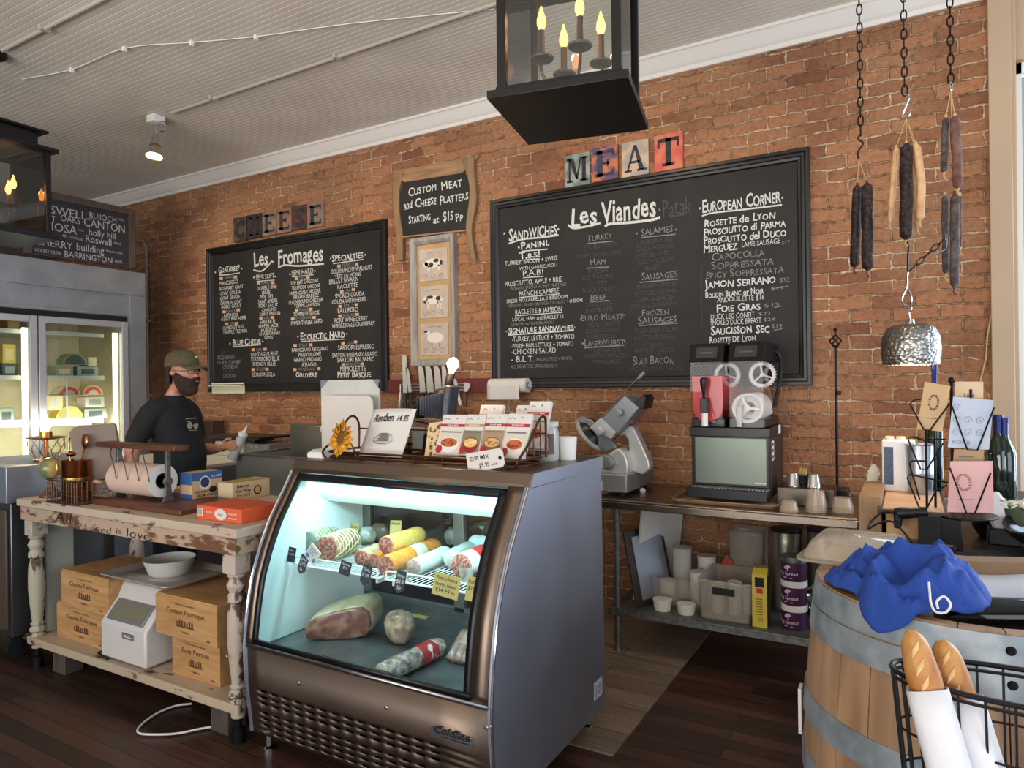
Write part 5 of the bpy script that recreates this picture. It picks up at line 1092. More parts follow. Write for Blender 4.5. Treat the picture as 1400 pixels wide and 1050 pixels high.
mb = MB(); mb.box(XF, XF + .012, FY0, FY1 + .004, 2.44, FZ); mb.box(XF, XF + .01, 3.72, FY1 + .004, 0, 2.44); mb.box(XF, XF + .014, FY0, 3.70, 2.245, 2.27); obj('cover_panels', mb, gal, cool, bevel=.002)
mb = MB(); mb.box(XF + .001, XF + .002, FY0, 3.70, DZ1, DZ1 + .05); obj('door_gap', mb, M['blackmatte'], cool)
mb = MB(); mb.box(XF - .86, XF - .84, FY0 + .03, FY1 - .03, DZ0, DZ1 + .1); mb.box(XF - .84, XF - .04, FY1 - .15, FY1 - .14, DZ0, DZ1 + .1); mb.box(XF - .84, XF - .04, FY0 + .03, FY0 + .04, DZ0, DZ1 + .1); mb.box(XF - .84, XF - .04, FY0 + .03, FY1 - .14, DZ1 + .08, DZ1 + .1); mb.box(XF - .84, XF - .04, FY0 + .03, FY1 - .14, DZ0 - .02, DZ0); obj('interior', mb, mat('cooler_interior', (214, 206, 176), .6, c2=(200, 188, 150), ns=2.5), cool)
dfm = mat('door_aluminium', (186, 184, 186), .4, .6)
for a, b in ((2.945, 3.69), (2.19, 2.935), (1.435, 2.18)):
    mb = MB()
    for y0, y1, z0, z1 in ((a, a + .055, DZ0, DZ1), (b - .055, b, DZ0, DZ1), (a + .055, b - .055, DZ0, DZ0 + .06), (a + .055, b - .055, DZ1 - .055, DZ1)): mb.box(XF - .02, XF + .028, y0, y1, z0, z1)
    d = obj('door', mb, dfm, cool, bevel=.004)
    mb = MB(); mb.box(XF + .0, XF + .006, a + .055, b - .055, DZ0 + .06, DZ1 - .055); obj('door_glass', mb, M['glass'], d)
    mb = MB(); mb.tube(smoothpts([(XF + .028, a + .03, 1.18), (XF + .06, a + .03, 1.16), (XF + .06, a + .03, .98), (XF + .028, a + .03, .95)], 4), .008, 8); obj('door_handle', mb, M['black'], d)
lightm = emit('cooler_tube', (255, 252, 232), 4, (250, 248, 222))
for y in (3.60, 2.86, 2.1): mb = MB(); mb.box(XF - .07, XF - .05, y, y + .035, DZ0 + .1, DZ1 - .1); obj('light_strip', mb, lightm, cool)
for y in (3.5, 2.78, 2.05): area('cooler_light', (XF - .09, y, 1.3), (XF - .6, y - .35, 1.25), 1.7, .06, 9, (1, .97, .82))
SZ = (2.075, 1.695, 1.31, .9)
for z in SZ:
    mb = MB(); mb.box(XF - .8, XF - .12, FY0 + .05, 3.55, z - .012, z); mb.box(XF - .13, XF - .115, FY0 + .05, 3.55, z - .028, z + .006); obj('shelf', mb, mat('cooler_shelf', (214, 216, 208), .4), cool)
mb = MB(); mb.box(XF - .45, XF - .14, 3.08, 3.42, 1.52, 1.528); mb.tube([(XF - .16, 3.25, 1.33), (XF - .16, 3.25, 1.69)], .008, 6); obj('hanging_rack', mb, M['white'], cool)
# cheeses on the cooler shelves
def fpt(px, y, z=None): return pX(px, y, XF - .22)
def wedge(label, px0, px1, z, h, m1, m2, kind='half'):
    a, b = fpt(px0, 520), fpt(px1, 520); yc, r = (a.y + b.y) / 2, (b.y - a.y) / 2; t = thing('cheese_piece', label, 'cheese', (XF - .22, yc, z), 0, 'cheeses in the cooler')
    mb = MB()
    if kind == 'half':
        arc = [(yc + r * math.cos(rad(q)), z + h * math.sin(rad(q))) for q in range(0, 181, 12)]; mb.prism(arc, XF - .32, XF - .2, YZ); obj('rind', mb, m1, t)
        mb = MB(); mb.prism([(yc + (y - yc) * .84, z + .004 + (q - z) * .84) for y, q in arc], XF - .2, XF - .197, YZ); f_ = obj('cut_face', mb, m2, t)
        if m2 is redl: 
            mb = MB(); mb.prism([(yc + (y - yc) * .5, z + .004 + (q - z) * .5) for y, q in arc], XF - .197, XF - .194, YZ); obj('label_centre', mb, M['offwhite'], f_)
    else:
        mb.box(XF - .34, XF - .2, yc - r, yc + r, z, z + h); obj('block', mb, m1, t, bevel=.006)
        mb = MB(); mb.box(XF - .2, XF - .198, yc - r * .6, yc + r * .6, z + h * .2, z + h * .75); obj('label', mb, m2, t)
    return t
pal = mat('pale_cheese', (222, 208, 150), .5); grn = mat('green_cheese', (150, 164, 120), .5); redl = mat('red_cheese_label', (214, 74, 62), .5); gw = mat('grey_green_wrap', (150, 162, 150), .45); dkl = mat('dark_label', (60, 78, 80), .5); yel = mat('yellow_cheese', (214, 190, 80), .5)
wedge('half wheel of cheese with a red label at the left of the small hanging rack', 77, 108, 1.53, .085, pal, redl)
wedge('half wheel of cheese with a red label at the right of the small hanging rack', 111, 139, 1.53, .085, pal, redl)
wedge('half wheel of green cheese on top of the boxes in the cooler', 84, 118, 1.80, .1, grn, dkl)
wedge('grey-green boxed cheese at the left under the green half wheel', 74, 99, 1.70, .085, gw, pal, 'box')
wedge('grey-green boxed cheese at the right under the green half wheel', 104, 133, 1.70, .085, gw, dkl, 'box')
wedge('pale cheese block beside the green half wheel', 119, 131, 1.79, .08, pal, M['offwhite'], 'box')
wedge('pale boxed cheese at the left on the lower shelf of the cooler', 62, 84, 1.40, .14, pal, M['offwhite'], 'box')
wedge('yellow half wheel of cheese at the front of the lower shelf', 74, 112, 1.315, .12, yel, mat('yellow_rind', (186, 168, 96), .5))
wedge('white boxed cheese standing at the right of the lower shelf', 114, 141, 1.42, .09, M['offwhite'], gw, 'box')
wedge('green labelled cheese block at the right of the lower shelf', 113, 144, 1.315, .09, gw, dkl, 'box')
wedge('wrapped cheese block on the bottom shelf behind the bulb', 92, 104, .905, .14, M['offwhite'], gw, 'box')
wedge('dark boxed cheese behind the left door on the middle shelf', 1, 23, 1.70, .1, dkl, gw, 'box')
wedge('yellow cheese block on the dark box behind the left door', 2, 21, 1.802, .16, yel, pal, 'box')
wedge('grey packaged cheese behind the left door on the lower shelf', -4, 17, 1.315, .12, gw, dkl, 'box')
wedge('orange cheese block on the top shelf behind the left door', 10, 27, 2.08, .08, mat('orange_cheese', (220, 160, 60), .5), yel, 'box')

# stainless unit at the far left
t = thing('prep_fridge', 'stainless undercounter unit on casters at the far left', 'refrigerator', (-4.9, 2.3, 0)); ex = -4.50
mb = MB(); mb.box(ex - .75, ex - .03, 2.0, 2.60, .14, .92); obj('body', mb, M['steel_old'], t, bevel=.004)
mb = MB(); mb.box(ex - .78, ex, 1.965, 2.62, .925, 1.135); obj('upper_box', mb, M['steel_side'], t, bevel=.004)
mb = MB(); mb.box(ex - .74, ex - .06, 1.985, 2.0, .18, .88); obj('door', mb, mat('brown_door', (84, 70, 58), .5), t, bevel=.006)
mb = MB()
for i in range(4):
    for j in range(7): mb.box(ex - .0302, ex - .0285, 2.1 + .03 * i, 2.118 + .03 * i, .2 + .03 * j, .218 + .03 * j)
obj('vent_holes', mb, M['dark'], t)
for x in (ex - .68, ex - .1):
    for y in (2.05, 2.55):
        mb = MB(); mb.tube([(x - .02, y, .055), (x + .02, y, .055)], .055, 18); mb.box(x - .035, x + .035, y - .03, y + .03, .12, .14); mb.box(x - .03, x - .024, y - .02, y + .02, .05, .125); mb.box(x + .024, x + .03, y - .02, y + .02, .05, .125); obj('caster', mb, M['rubber'], t)

# ---------------------------------------------------------------- painted work table
TX0, TX1, TY0, TY1, TZ = -4.386, -2.548, 1.973, 2.70, .965
pt = peeling('peeling_cream_paint', (206, 184, 160), (104, 66, 44), 'x', .40); ptz = peeling('peeling_leg_paint', (204, 190, 172), (92, 66, 50), 'z', .45)
tb = thing('work_table', 'old cream painted farmhouse table with turned legs and a lower shelf', 'table', ((TX0 + TX1) / 2, (TY0 + TY1) / 2, 0))
mb = MB(); mb.box(TX0 - .02, TX1 + .02, TY0, TY1, TZ - .042, TZ); obj('tabletop', mb, pt, tb, bevel=.005)
mb = MB(); mb.box(TX0, TX1, TY0 + .012, TY0 + .034, .845, TZ - .044); mb.box(TX0, TX1, TY1 - .05, TY1 - .025, .845, TZ - .044); mb.box(TX0, TX0 + .025, TY0 + .03, TY1 - .04, .845, TZ - .044); mb.box(TX1 - .025, TX1, TY0 + .03, TY1 - .04, .845, TZ - .044)
ap = obj('apron', mb, peeling('bare_apron', (196, 170, 142), (120, 76, 50), 'x', .45), tb, bevel=.003)
for x in (TX0 + .06, TX1 - .06):
    for y in (TY0 + .065, TY1 - .075):
        mb = MB(); mb.box(x - .042, x + .042, y - .042, y + .042, .755, .90)
        mb.lathe([(.03, .76), (.042, .745), (.03, .73), (.036, .715), (.044, .70), (.036, .68), (.03, .67), (.04, .655), (.042, .63), (.03, .62), (.034, .60), (.04, .58), (.043, .52), (.043, .45), (.036, .36), (.028, .28), (.026, .26), (.036, .25), (.026, .238), (.038, .225), (.04, .21), (.028, .2), (.034, .175), (.036, .15), (.03, .112), (0, .11)], (x, y, 0), 20)
        obj('leg', mb, ptz, tb, bevel=.002)
mb = MB(); mb.box(TX0 + .03, TX1 - .03, TY0 + .045, TY1 - .05, .148, .178); mb.box(TX0 + .02, TX1 - .02, TY0 + .028, TY0 + .045, .138, .18); obj('lower_shelf', mb, pt, tb, bevel=.003)
mb = MB(); mb.box(TX0 + .03, TX0 + .05, TY0 + .12, TY0 + .27, .18, .845); obj('end_board', mb, peeling('pale_green_board', (196, 198, 184), (150, 146, 132), 'z', .3), tb)
for x, y in ((TX0 + .27, TY0 + .12), (TX1 - .2, TY0 + .12), (TX0 + .27, TY1 - .12), (TX1 - .2, TY1 - .12)):
    mb = MB(); mb.box(x - .06, x + .06, y - .05, y + .05, .0, .147); obj('riser_block', mb, wood('grey_block', (70, 62, 56), (98, 88, 78), 'z'), tb, bevel=.004)
for x in (TX0 + .06, TX1 - .06):
    for y in (TY0 + .065, TY1 - .075): mb = MB(); mb.lathe([(0, 0), (.03, 0), (.03, .06), (.014, .07), (.014, .112), (0, .112)], (x, y, 0), 14); obj('leg_foot', mb, M['iron'], tb)
mb = MB(); T = frame((0, TY0 + .0112, 0), (1, 0, 0), (0, 0, 1))
def py2(x, y): return pY(x, y, TY0 + .011)
for s, xl, y, xr, h in (('All', 75, 712, 98, 14), ('you', 100, 718, 118, 7), ('need', 122, 725, 152, 9), ('is', 157, 729, 168, 9), ('love.', 172, 736, 208, 12), ('I', 148, 711, 156, 10)):
    a, b = py2(xl, y), py2(xr, y); text(mb, s, T @ Matrix.Translation((a.x, max(a.z, .848 if h < 12 else .85), 0)), min(.085, py2(xl, y - h).z - a.z), w=b.x - a.x, off=-.004, jit=1, lean=.1, maxcond=2)
obj('pencil_lettering', mb, M['ink'], ap, smooth=0)

# things on the table
# cutter with a roll of butcher paper
t = thing('paper_cutter', 'wooden butcher paper dispenser with iron uprights', 'paper dispenser', (-3.55, 2.25, TZ))
mb = MB(); mb.box(-3.79, -3.04, 2.06, 2.40, TZ, TZ + .028); obj('base_board', mb, M['brownwood'], t, bevel=.004)
rz_ = 1.098;  RA, RB = pY(150, 645, 2.34), pY(232, 658, 2.27)
x0r, x1r, yr = -3.745, -3.375, 2.19
for x in (x0r - .02, x1r + .045):
    mb = MB(); mb.prism([(-.035, 0), (.035, 0), (.018, .03), (.013, .12), (.012, .27), (-.012, .27), (-.013, .12), (-.018, .03)], -.008, .008, Matrix.Translation((x, yr, TZ + .028)) @ YZ); mb.lathe([(0, -.012), (.022, -.012), (.022, .012), (0, .012)], (0, 0, 0), 14, Matrix.Translation((x, yr, rz_)) @ Matrix.Rotation(rad(90), 4, 'Y')); obj('upright', mb, M['galv'], t, bevel=.002)
mb = MB(); mb.box(x0r - .14, x1r + .19, yr - .06, yr + .02, TZ + .298, TZ + .325); obj('top_bar', mb, M['brownwood'], t, bevel=.004)
mb = MB()
for x in (x0r + .1, x0r + .2, x0r + .3, x1r + .02): mb.tube(smoothpts([(x - .1, yr - .05, TZ + .298), (x - .04, yr - .09, TZ + .27), (x, yr - .095, TZ + .20), (x + .01, yr - .09, TZ + .14)], 4), .003, 5)
obj('spring_wires', mb, M['galv'], t)
t = thing('butcher_paper_roll', 'big roll of pinkish butcher paper in the wooden dispenser', 'paper roll', ((x0r + x1r) / 2, yr, rz_ - .086))
RT = Matrix(((0, 0, 1, x0r), (1, 0, 0, yr), (0, 1, 0, rz_), (0, 0, 0, 1))); Lr = x1r - x0r
mb = MB(); mb.lathe([(.04, .001), (.086, 0), (.086, Lr), (.085, Lr + .001)], (0, 0, 0), 40, RT); obj('paper', mb, mat('pink_butcher_paper', (206, 176, 160), .85), t)
mb = MB(); mb.lathe([(.04, Lr - .02), (.04, Lr + .001), (.085, Lr + .001)], (0, 0, 0), 40, RT); obj('roll_end', mb, mat('roll_end_white', (226, 222, 220), .8), t)
mb = MB(); mb.lathe([(.04, .0), (.04, Lr - .001), (.03, Lr - .001), (.03, 0)], (0, 0, 0), 28, RT); obj('core', mb, M['dark'], t)
# wire basket with a copper crock and paper pads
t = thing('wire_basket', 'wire mesh basket on the left end of the work table', 'basket', (-3.9, 2.1, TZ)); bx0, bx1, by0, by1, bh = -4.10, -3.80, 1.985, 2.20, .125
wm = mat('basket_wire', (96, 84, 72), .4, .8); mb = MB()
for z in (TZ + .004, TZ + bh): mb.tube([(bx0, by0, z), (bx1, by0, z), (bx1, by1, z), (bx0, by1, z)], .004, 6, closed=True)
for k in range(1, 5): z = TZ + bh * k / 5; mb.tube([(bx0, by0, z), (bx1, by0, z), (bx1, by1, z), (bx0, by1, z)], .0017, 4, closed=True)
n = 12
for k in range(n + 1): x = bx0 + (bx1 - bx0) * k / n; mb.tube([(x, by0, TZ + bh), (x, by0, TZ + .004), (x, by1, TZ + .004), (x, by1, TZ + bh)], .0017, 4)
for k in range(9): y = by0 + (by1 - by0) * k / 8; mb.tube([(bx0, y, TZ + bh), (bx0, y, TZ + .004), (bx1, y, TZ + .004), (bx1, y, TZ + bh)], .0017, 4)
obj('mesh', mb, wm, t)
mb = MB(); hx = bx1 + .0; mb.tube([(hx + .004, by0 + .09, TZ + bh - .004), (hx + .06, by0 + .09, TZ + bh - .006)], .009, 8); obj('wooden_handle', mb, mat('handle_wood', (186, 150, 116), .6), t)
cx_, cy_ = -3.97, 2.075; t = thing('utensil_crock', 'tall copper utensil crock standing in the wire basket', 'crock', (cx_, cy_, TZ + .008))
mb = MB(); mb.lathe([(0, .008), (.07, .008), (.074, .014), (.074, .225), (.077, .23), (.072, .23), (.07, .22), (.07, .016), (0, .015)], (cx_, cy_, TZ), 32); obj('crock_body', mb, M['copper'], t)
mb = MB(); mb.lathe([(.0745, .12), (.076, .122), (.076, .135), (.0745, .137)], (cx_, cy_, TZ), 32); obj('band', mb, M['brass'], t)
t = thing('serving_spoon', 'copper serving spoon with its bowl up in the crock', 'spoon', (cx_ + .03, cy_, TZ + .02)); s0, s1 = V((cx_ - .02, cy_, TZ + .03)), V((cx_ + .06, cy_ + .01, TZ + .30))
mb = MB(); mb.tube([s0, s1], .005, 6); obj('handle', mb, M['copper'], t); mb = MB(); mb.ball((s1.x + .008, s1.y, s1.z + .03), (.03, .012, .042), 16, 10); obj('bowl', mb, M['copper'], t)
t = thing('ladle', 'copper ladle leaning to the left in the crock', 'ladle', (cx_ - .02, cy_, TZ + .02)); mb = MB(); mb.tube(smoothpts([(cx_ + .02, cy_ - .02, TZ + .03), (cx_ - .03, cy_ - .02, TZ + .27), (cx_ - .03, cy_ - .02, TZ + .34), (cx_ - .015, cy_ - .02, TZ + .35)], 5), .004, 6); obj('handle', mb, M['copper'], t); mb = MB(); mb.ball((cx_ - .012, cy_ - .02, TZ + .262), (.028, .028, .016), 14, 8); obj('bowl', mb, M['copper'], t)
for i, (dx, dy, wd, ht, an, lb) in enumerate(((.0, .0, .22, .39, 20, 'grey-brown menu board leaning in the basket, front one'), (-.035, .03, .22, .385, 17, 'grey-brown menu board with a dark edge, leaning behind the front one'))):
    T = frame((-3.985 + dx, 2.10 + dy, TZ + .02), (.62, .78, .1), (.28, .12, 1)); mb = MB(T); mb.prism([(0, 0), (wd, 0), (wd, ht), (wd * .1, ht), (0, ht * .94)], -.005, .005); one('menu_board', mb, mat('grey_board', (146, 128, 116), .8, c2=(132, 114, 104), ns=6), lb, 'board', 'menu boards in the basket')
# globe
t = thing('desk_globe', 'small antique globe on a wooden stand at the left end of the table', 'globe', (-4.29, 2.10, TZ)); g_ = V((-4.29, 2.10, TZ)); gc = g_ + V((0, 0, .165))
mb = MB(); mb.ball(gc, .062, 24, 16); obj('globe_ball', mb, mat('antique_map', (116, 124, 80), .35, c2=(196, 170, 106), ns=5, lo=.47, hi=.52, coat=.5), t)
mb = MB(); mb.tube([gc + V((.07 * math.cos(q) * .5, .0, .07 * math.sin(q))) + V((.035 * math.cos(q), 0, 0)) for q in [rad(-100 + 20 * k) for k in range(11)]], .003, 5); obj('meridian', mb, M['brass'], t)
mb = MB(); mb.lathe([(0, 0), (.06, 0), (.06, .012), (.034, .03), (.02, .05), (.014, .075), (.018, .09), (.008, .1), (0, .104)], g_, 20); obj('stand', mb, M['brownwood'], t)
# copper cage lamp behind the globe
lx, ly = pY(62, 600, 2.5).x, 2.5; t = thing('cage_lamp', 'copper pedestal lamp with a wire cage and a bare glowing bulb', 'lamp', (lx + .86, 2.5, TZ))
lx = -4.34; ly = 2.5; lx = pY(63, 600, 2.5).x
# the pedestal stands on the stainless unit behind the table
lz = 1.136
lx, ly = -4.62, 2.28
f_ = pY(63, 600, 2.28)
lx = f_.x
t.location = (lx, ly, lz); WT[t.name] = Matrix.Translation(V((lx, ly, lz)))
zd = pY(63, 600, ly).z
mb = MB(); mb.lathe([(0, 0), (.07, 0), (.07, .01), (.02, .018), (.012, .03), (.012, zd - lz), (0, zd - lz)], (lx, ly, lz), 20); obj('pedestal', mb, M['copper'], t)
mb = MB(); mb.lathe([(0, -.004), (.06, -.004), (.11, .006), (.112, .012), (.06, .004), (0, .004)], (lx, ly, zd), 28); obj('copper_tray', mb, M['copper'], t)
mb = MB(); mb.lathe([(0, .004), (.034, .004), (.034, .045), (.02, .05), (0, .05)], (lx, ly, zd), 18); obj('socket', mb, M['brass'], t)
mb = MB(); mb.lathe([(0, .05), (.014, .05), (.018, .062), (.034, .085), (.036, .1), (.028, .122), (.012, .132), (0, .134)], (lx, ly, zd), 20); obj('bulb', mb, M['bulbhot'], t)
mb = MB()
for k in range(10):
    a_ = 2 * math.pi * k / 10; mb.tube(smoothpts([(lx + .1 * math.cos(a_), ly + .1 * math.sin(a_), zd), (lx + .1 * math.cos(a_ + .4), ly + .1 * math.sin(a_ + .4), (zd + lz) / 2 + .01), (lx + .06 * math.cos(a_ + .8), ly + .06 * math.sin(a_ + .8), lz + .012)], 4), .0025, 5)
obj('wire_cage', mb, M['brass'], t)
point('cage_lamp_light', (lx, ly - .05, zd + .1), 5, (1, .72, .4), .03)
# boxes
def carton(name, label, x0, x1, y0, y1, z0, h, m, group=None, rz=0, cat='box'):
    cx, cy = (x0 + x1) / 2, (y0 + y1) / 2; t = thing(name, label, cat, (cx, cy, z0), rz, group); mb = MB(WT[t.name]); mb.box(x0 - cx, x1 - cx, y0 - cy, y1 - cy, 0, h); obj('carton', mb, m, t, bevel=.003)
    return t, WT[t.name], x1 - x0, y1 - y0
def face(T, w_, d_, side='front'):
    """drawing plane on a carton's front (or right) face"""
    return T @ (Matrix.Translation((-w_ / 2, -d_ / 2 - .0012, 0)) @ XZ if side == 'front' else Matrix.Translation((w_ / 2 + .0012, -d_ / 2, 0)) @ YZ)
tanb = mat('tan_carton', (196, 164, 128), .8); blue = mat('blue_print', (46, 92, 150), .6); navy = mat('navy_print', (34, 52, 92), .6)
t, T, w_, d_ = carton('film_wrap_box', 'blue and tan box of food service film wrap behind the paper roll', -3.385, -3.285, 2.295, 2.48, TZ, .163, tanb)
w_, d_, F2, F1 = d_, w_, 'right', 'front'
FT = face(T, d_, w_, F2); mb = MB(FT); mb.m = 0; quad2(mb, 0, w_, .12, .163); quad2(mb, 0, w_, 0, .022); mb.T = FT @ Matrix.Translation((0, 0, .0006)); mb.m = 2; oval(mb, (w_ * .42, .105), .034, .038, None, 20); mb.T = FT @ Matrix.Translation((0, 0, .0012)); mb.m = 1; oval(mb, (w_ * .42, .108), .027, .028, None, 20); mb.m = 3; text(mb, 'FOODSERVICE', Matrix.Translation((w_ * .1, .052, 0)), .014, w=w_ * .85); text(mb, 'FILM WRAP', Matrix.Translation((w_ * .15, .032, 0)), .014, w=w_ * .7); oval(mb, (w_ * .68, .066), .022, .017, None, 16); mb.m = 2; text(mb, "18 x 2000'", Matrix.Translation((w_ * .6, .13, 0)), .013, w=w_ * .38)
mb.T = face(T, d_, w_, F1); mb.m = 0; quad2(mb, 0, d_, .1, .163); quad2(mb, 0, d_, 0, .05)
obj('box_print', mb, [blue, navy, M['paper'], M['ink']], t, smooth=0)
t, T, w_, d_ = carton('foil_box', 'cream and yellow carton of deli paper between the film box and the case', -3.27, -3.15, 2.44, 2.69, TZ, .10, mat('cream_carton', (204, 184, 148), .8))
mb = MB(face(T, w_, d_, 'right')); d0_, w_ = w_, d_; mb.m = 0; text(mb, 'Bakery', Matrix.Translation((w_ * .1, .07, 0)), .016, w=w_ * .34); text(mb, 'Deli Wrap', Matrix.Translation((w_ * .1, .045, 0)), .016, w=w_ * .38); text(mb, '12 x 10.75', Matrix.Translation((w_ * .1, .02, 0)), .014, w=w_ * .36); oval(mb, (w_ * .66, .045), .026, .026, None, 18); mb.T = mb.T @ Matrix.Translation((0, 0, .0006)); mb.m = 1; oval(mb, (w_ * .66, .045), .019, .019, None, 18); mb.m = 2; mb.T = T @ Matrix.Translation((-d0_ / 2, -d_ / 2, .1012)); quad2(mb, .07, d0_, .0, d_); quad2(mb, .015, .05, .03, d_ * .8)
obj('box_print', mb, [M['ink'], tanb, mat('olive_print', (176, 160, 70), .7)], t, smooth=0)
t, T, w_, d_ = carton('orange_box', 'flat orange carton with a white oval at the right end of the table', -2.915, -2.60, 2.06, 2.28, TZ, .065, mat('orange_carton', (214, 92, 52), .6))
mb = MB(face(T, w_, d_)); mb.m = 0; oval(mb, (w_ * .55, .033), .042, .026, None, 22); quad2(mb, .008, .05, .016, .052); text(mb, 'tissue', Matrix.Translation((w_ * .22, .034, 0)), .011, w=.05); text(mb, 'interfold', Matrix.Translation((w_ * .72, .036, 0)), .01, w=.06); quad2(mb, w_ * .72, w_ * .9, .018, .022); mb.T = mb.T @ Matrix.Translation((0, 0, .0006)); mb.m = 1; [quad2(mb, .012 + .006 * k, .015 + .006 * k, .02, .048) for k in range(5)]; text(mb, 'tops', Matrix.Translation((w_ * .55, .026, 0)), .014, align='c'); obj('box_print', mb, [M['paper'], M['inkgrey']], t, smooth=0)
t, T, w_, d_ = carton('blue_box', 'dark blue carton lying under the butcher paper roll', -3.6, -3.46, 2.52, 2.67, TZ, .05, navy)
t, T, w_, d_ = carton('note_pad', 'cream paper pad lying beside the dark blue carton', -3.8, -3.63, 2.52, 2.67, TZ, .03, M['kraft'], cat='paper pad')

# ---------------------------------------------------------------- under the table
SHZ = .1785
def crate(label, px0, px1, ytl, ybl, Yc, depth, z0, lines):
    a, b = pY(px0, ybl, Yc), pY(px1, ybl, Yc); x0, x1 = a.x, b.x; h = .19
    t = thing('wine_crate', label, 'crate', ((x0 + x1) / 2, Yc + depth / 2, z0), 0, 'wooden wine crates'); th = .012
    mb = MB(); mb.box(x0, x1, Yc, Yc + th, z0, z0 + h); mb.box(x0, x1, Yc + depth - th, Yc + depth, z0, z0 + h); mb.box(x0, x0 + th, Yc + th, Yc + depth - th, z0, z0 + h); mb.box(x1 - th, x1, Yc + th, Yc + depth - th, z0, z0 + h); mb.box(x0 + th, x1 - th, Yc + th, Yc + depth - th, z0, z0 + th); obj('crate_box', mb, M['pine'], t, bevel=.002)
    mb = MB(); mb.box(x0 + .004, x1 - .004, Yc + .004, Yc + depth - .004, z0 + h - .001, z0 + h + .008); obj('crate_lid', mb, M['pine'], t, bevel=.002)
    mb = MB(frame((x0, Yc - .0012, z0), (1, 0, 0), (0, 0, 1))); w_ = x1 - x0
    text(mb, 'GRAND VIN DE BORDEAUX', Matrix.Translation((w_ / 2, h * .84, 0)), .007, w=w_ * .42, align='c')
    text(mb, lines, Matrix.Translation((w_ / 2, h * .62, 0)), .024, w=w_ * .62, align='c', caps=True, off=.01)
    for k in range(7): quad2(mb, w_ * (.36 + .04 * k), w_ * (.385 + .04 * k), h * .34, h * (.44 + .05 * ((k * 3) % 4) / 3)); 
    quad2(mb, w_ * .36, w_ * .64, h * .30, h * .34); text(mb, 'POMEROL', Matrix.Translation((w_ / 2, h * .16, 0)), .008, w=w_ * .24, align='c'); text(mb, '2005', Matrix.Translation((w_ * .86, h * .08, 0)), .01, align='c')
    obj('branding', mb, M['burn'], t, smooth=0)
crate('lower wooden wine crate at the left under the table', 78, 147, 829, 879, 2.09, .37, SHZ, 'Chateau Fonroque')
crate('upper wooden wine crate at the left under the table', 84, 148, 781, 827, 2.07, .37, SHZ + .1985, 'Chateau Fonroque')
crate('lower wooden wine crate at the right, half hidden by the scale', 236, 301, 884, 935, 2.09, .48, SHZ, 'Bois Pertuis')
crate('upper wooden wine crate at the right under the table, nearest the case', 213, 297, 819, 878, 2.055, .48, SHZ + .1985, 'Chateau Fonroque')
crate('wooden crate lying far back in the middle under the table', 160, 205, 780, 810, 2.47, .18, SHZ, 'Chateau')
# white deli scale with tray and bowl
t = thing('deli_scale', 'white deli scale with a wide metal weighing tray under the table', 'scale', (-3.45, 2.15, SHZ)); sx0, sx1 = -3.675, -3.285
ws = mat('scale_enamel', (214, 208, 204), .35); mb = MB()
mb.prism([(2.03, SHZ + .01), (2.03, SHZ + .19), (2.12, SHZ + .30), (2.15, SHZ + .37), (2.3, SHZ + .37), (2.3, SHZ + .01)], sx0, sx1, YZ); obj('body', mb, ws, t, bevel=.012, seg=3)
mb = MB(); s_ = V((0, .09, .11)).normalized(); T = frame((sx0 + .04, 2.044, SHZ + .205), (1, 0, 0), s_); mb.T = T; mb.prism([(0, 0), (sx1 - sx0 - .08, 0), (sx1 - sx0 - .08, .11), (0, .11)], .002, .012); obj('display_frame', mb, M['alu_dark'], t, bevel=.003)
mb = MB(T); mb.prism([(.02, .015), (sx1 - sx0 - .10, .015), (sx1 - sx0 - .10, .095), (.02, .095)], .012, .0135); obj('display_glass', mb, mat('lcd', (122, 118, 96), .25), t)
mb = MB(); mb.box(-3.48, -3.38, 2.028, 2.0305, SHZ + .135, SHZ + .165); bd = obj('badge', mb, M['alu_dark'], t); mb = MB(frame((-3.43, 2.0272, SHZ + .143), (1, 0, 0), (0, 0, 1))); quad2(mb, -.035, .035, .001, .005); quad2(mb, -.035, .02, .009, .012); obj('badge_lettering', mb, M['white'], bd, smooth=0)
mb = MB(); mb.box(-3.52, -3.42, 2.16, 2.26, SHZ + .37, SHZ + .412); obj('tray_support', mb, M['alu_dark'], t)
tx0, tx1, ty0, ty1, tz_ = -3.70, -3.12, 2.03, 2.44, SHZ + .414; mb = MB(); rows = []
for q, dz in ((-.0, .02), (.004, .022), (.03, .004), (.035, .0)): rows.append([(x, y, tz_ + dz) for x, y in rrect(tx0 + q, tx1 - q, ty0 + q, ty1 - q, .04, 4)])
mb.loft(rows, caps=False); mb.add([(x, y, tz_) for x, y in rrect(tx0 + .035, tx1 - .035, ty0 + .035, ty1 - .035, .04, 4)], [tuple(range(20))]); obj('weighing_tray', mb, mat('tray_metal', (196, 190, 180), .35, .5), t, solid=.004)
bc = V((-3.40, 2.24, tz_ + .004)); mb = MB(); mb.lathe([(0, .0), (.085, .0), (.10, .012), (.128, .085), (.13, .088), (.126, .088), (.098, .016), (.083, .005), (0, .005)], bc, 36); one('plastic_bowl', mb, M['offwhite'], 'shallow white plastic bowl sitting on the scale tray', 'bowl')
mb = MB(); mb.tube(smoothpts([pZ(x, y, .012) for x, y in ((262, 962), (240, 965), (215, 975), (194, 990), (188, 1000), (200, 1004), (240, 1003), (275, 996), (306, 991))], 6), .005, 6); one('power_cord', mb, M['white'], 'white power cord looping on the dark floor beside the case', 'cord')
mb = MB(); mb.tube(smoothpts([(-3.66, 2.06, SHZ + .03), (-3.72, 2.045, SHZ + .012), (-3.70, 2.04, SHZ + .008), (-3.6, 2.024, SHZ + .007)], 6), .006, 6); one('scale_cord', mb, M['black'], 'short black cord curling at the left of the deli scale', 'cord')
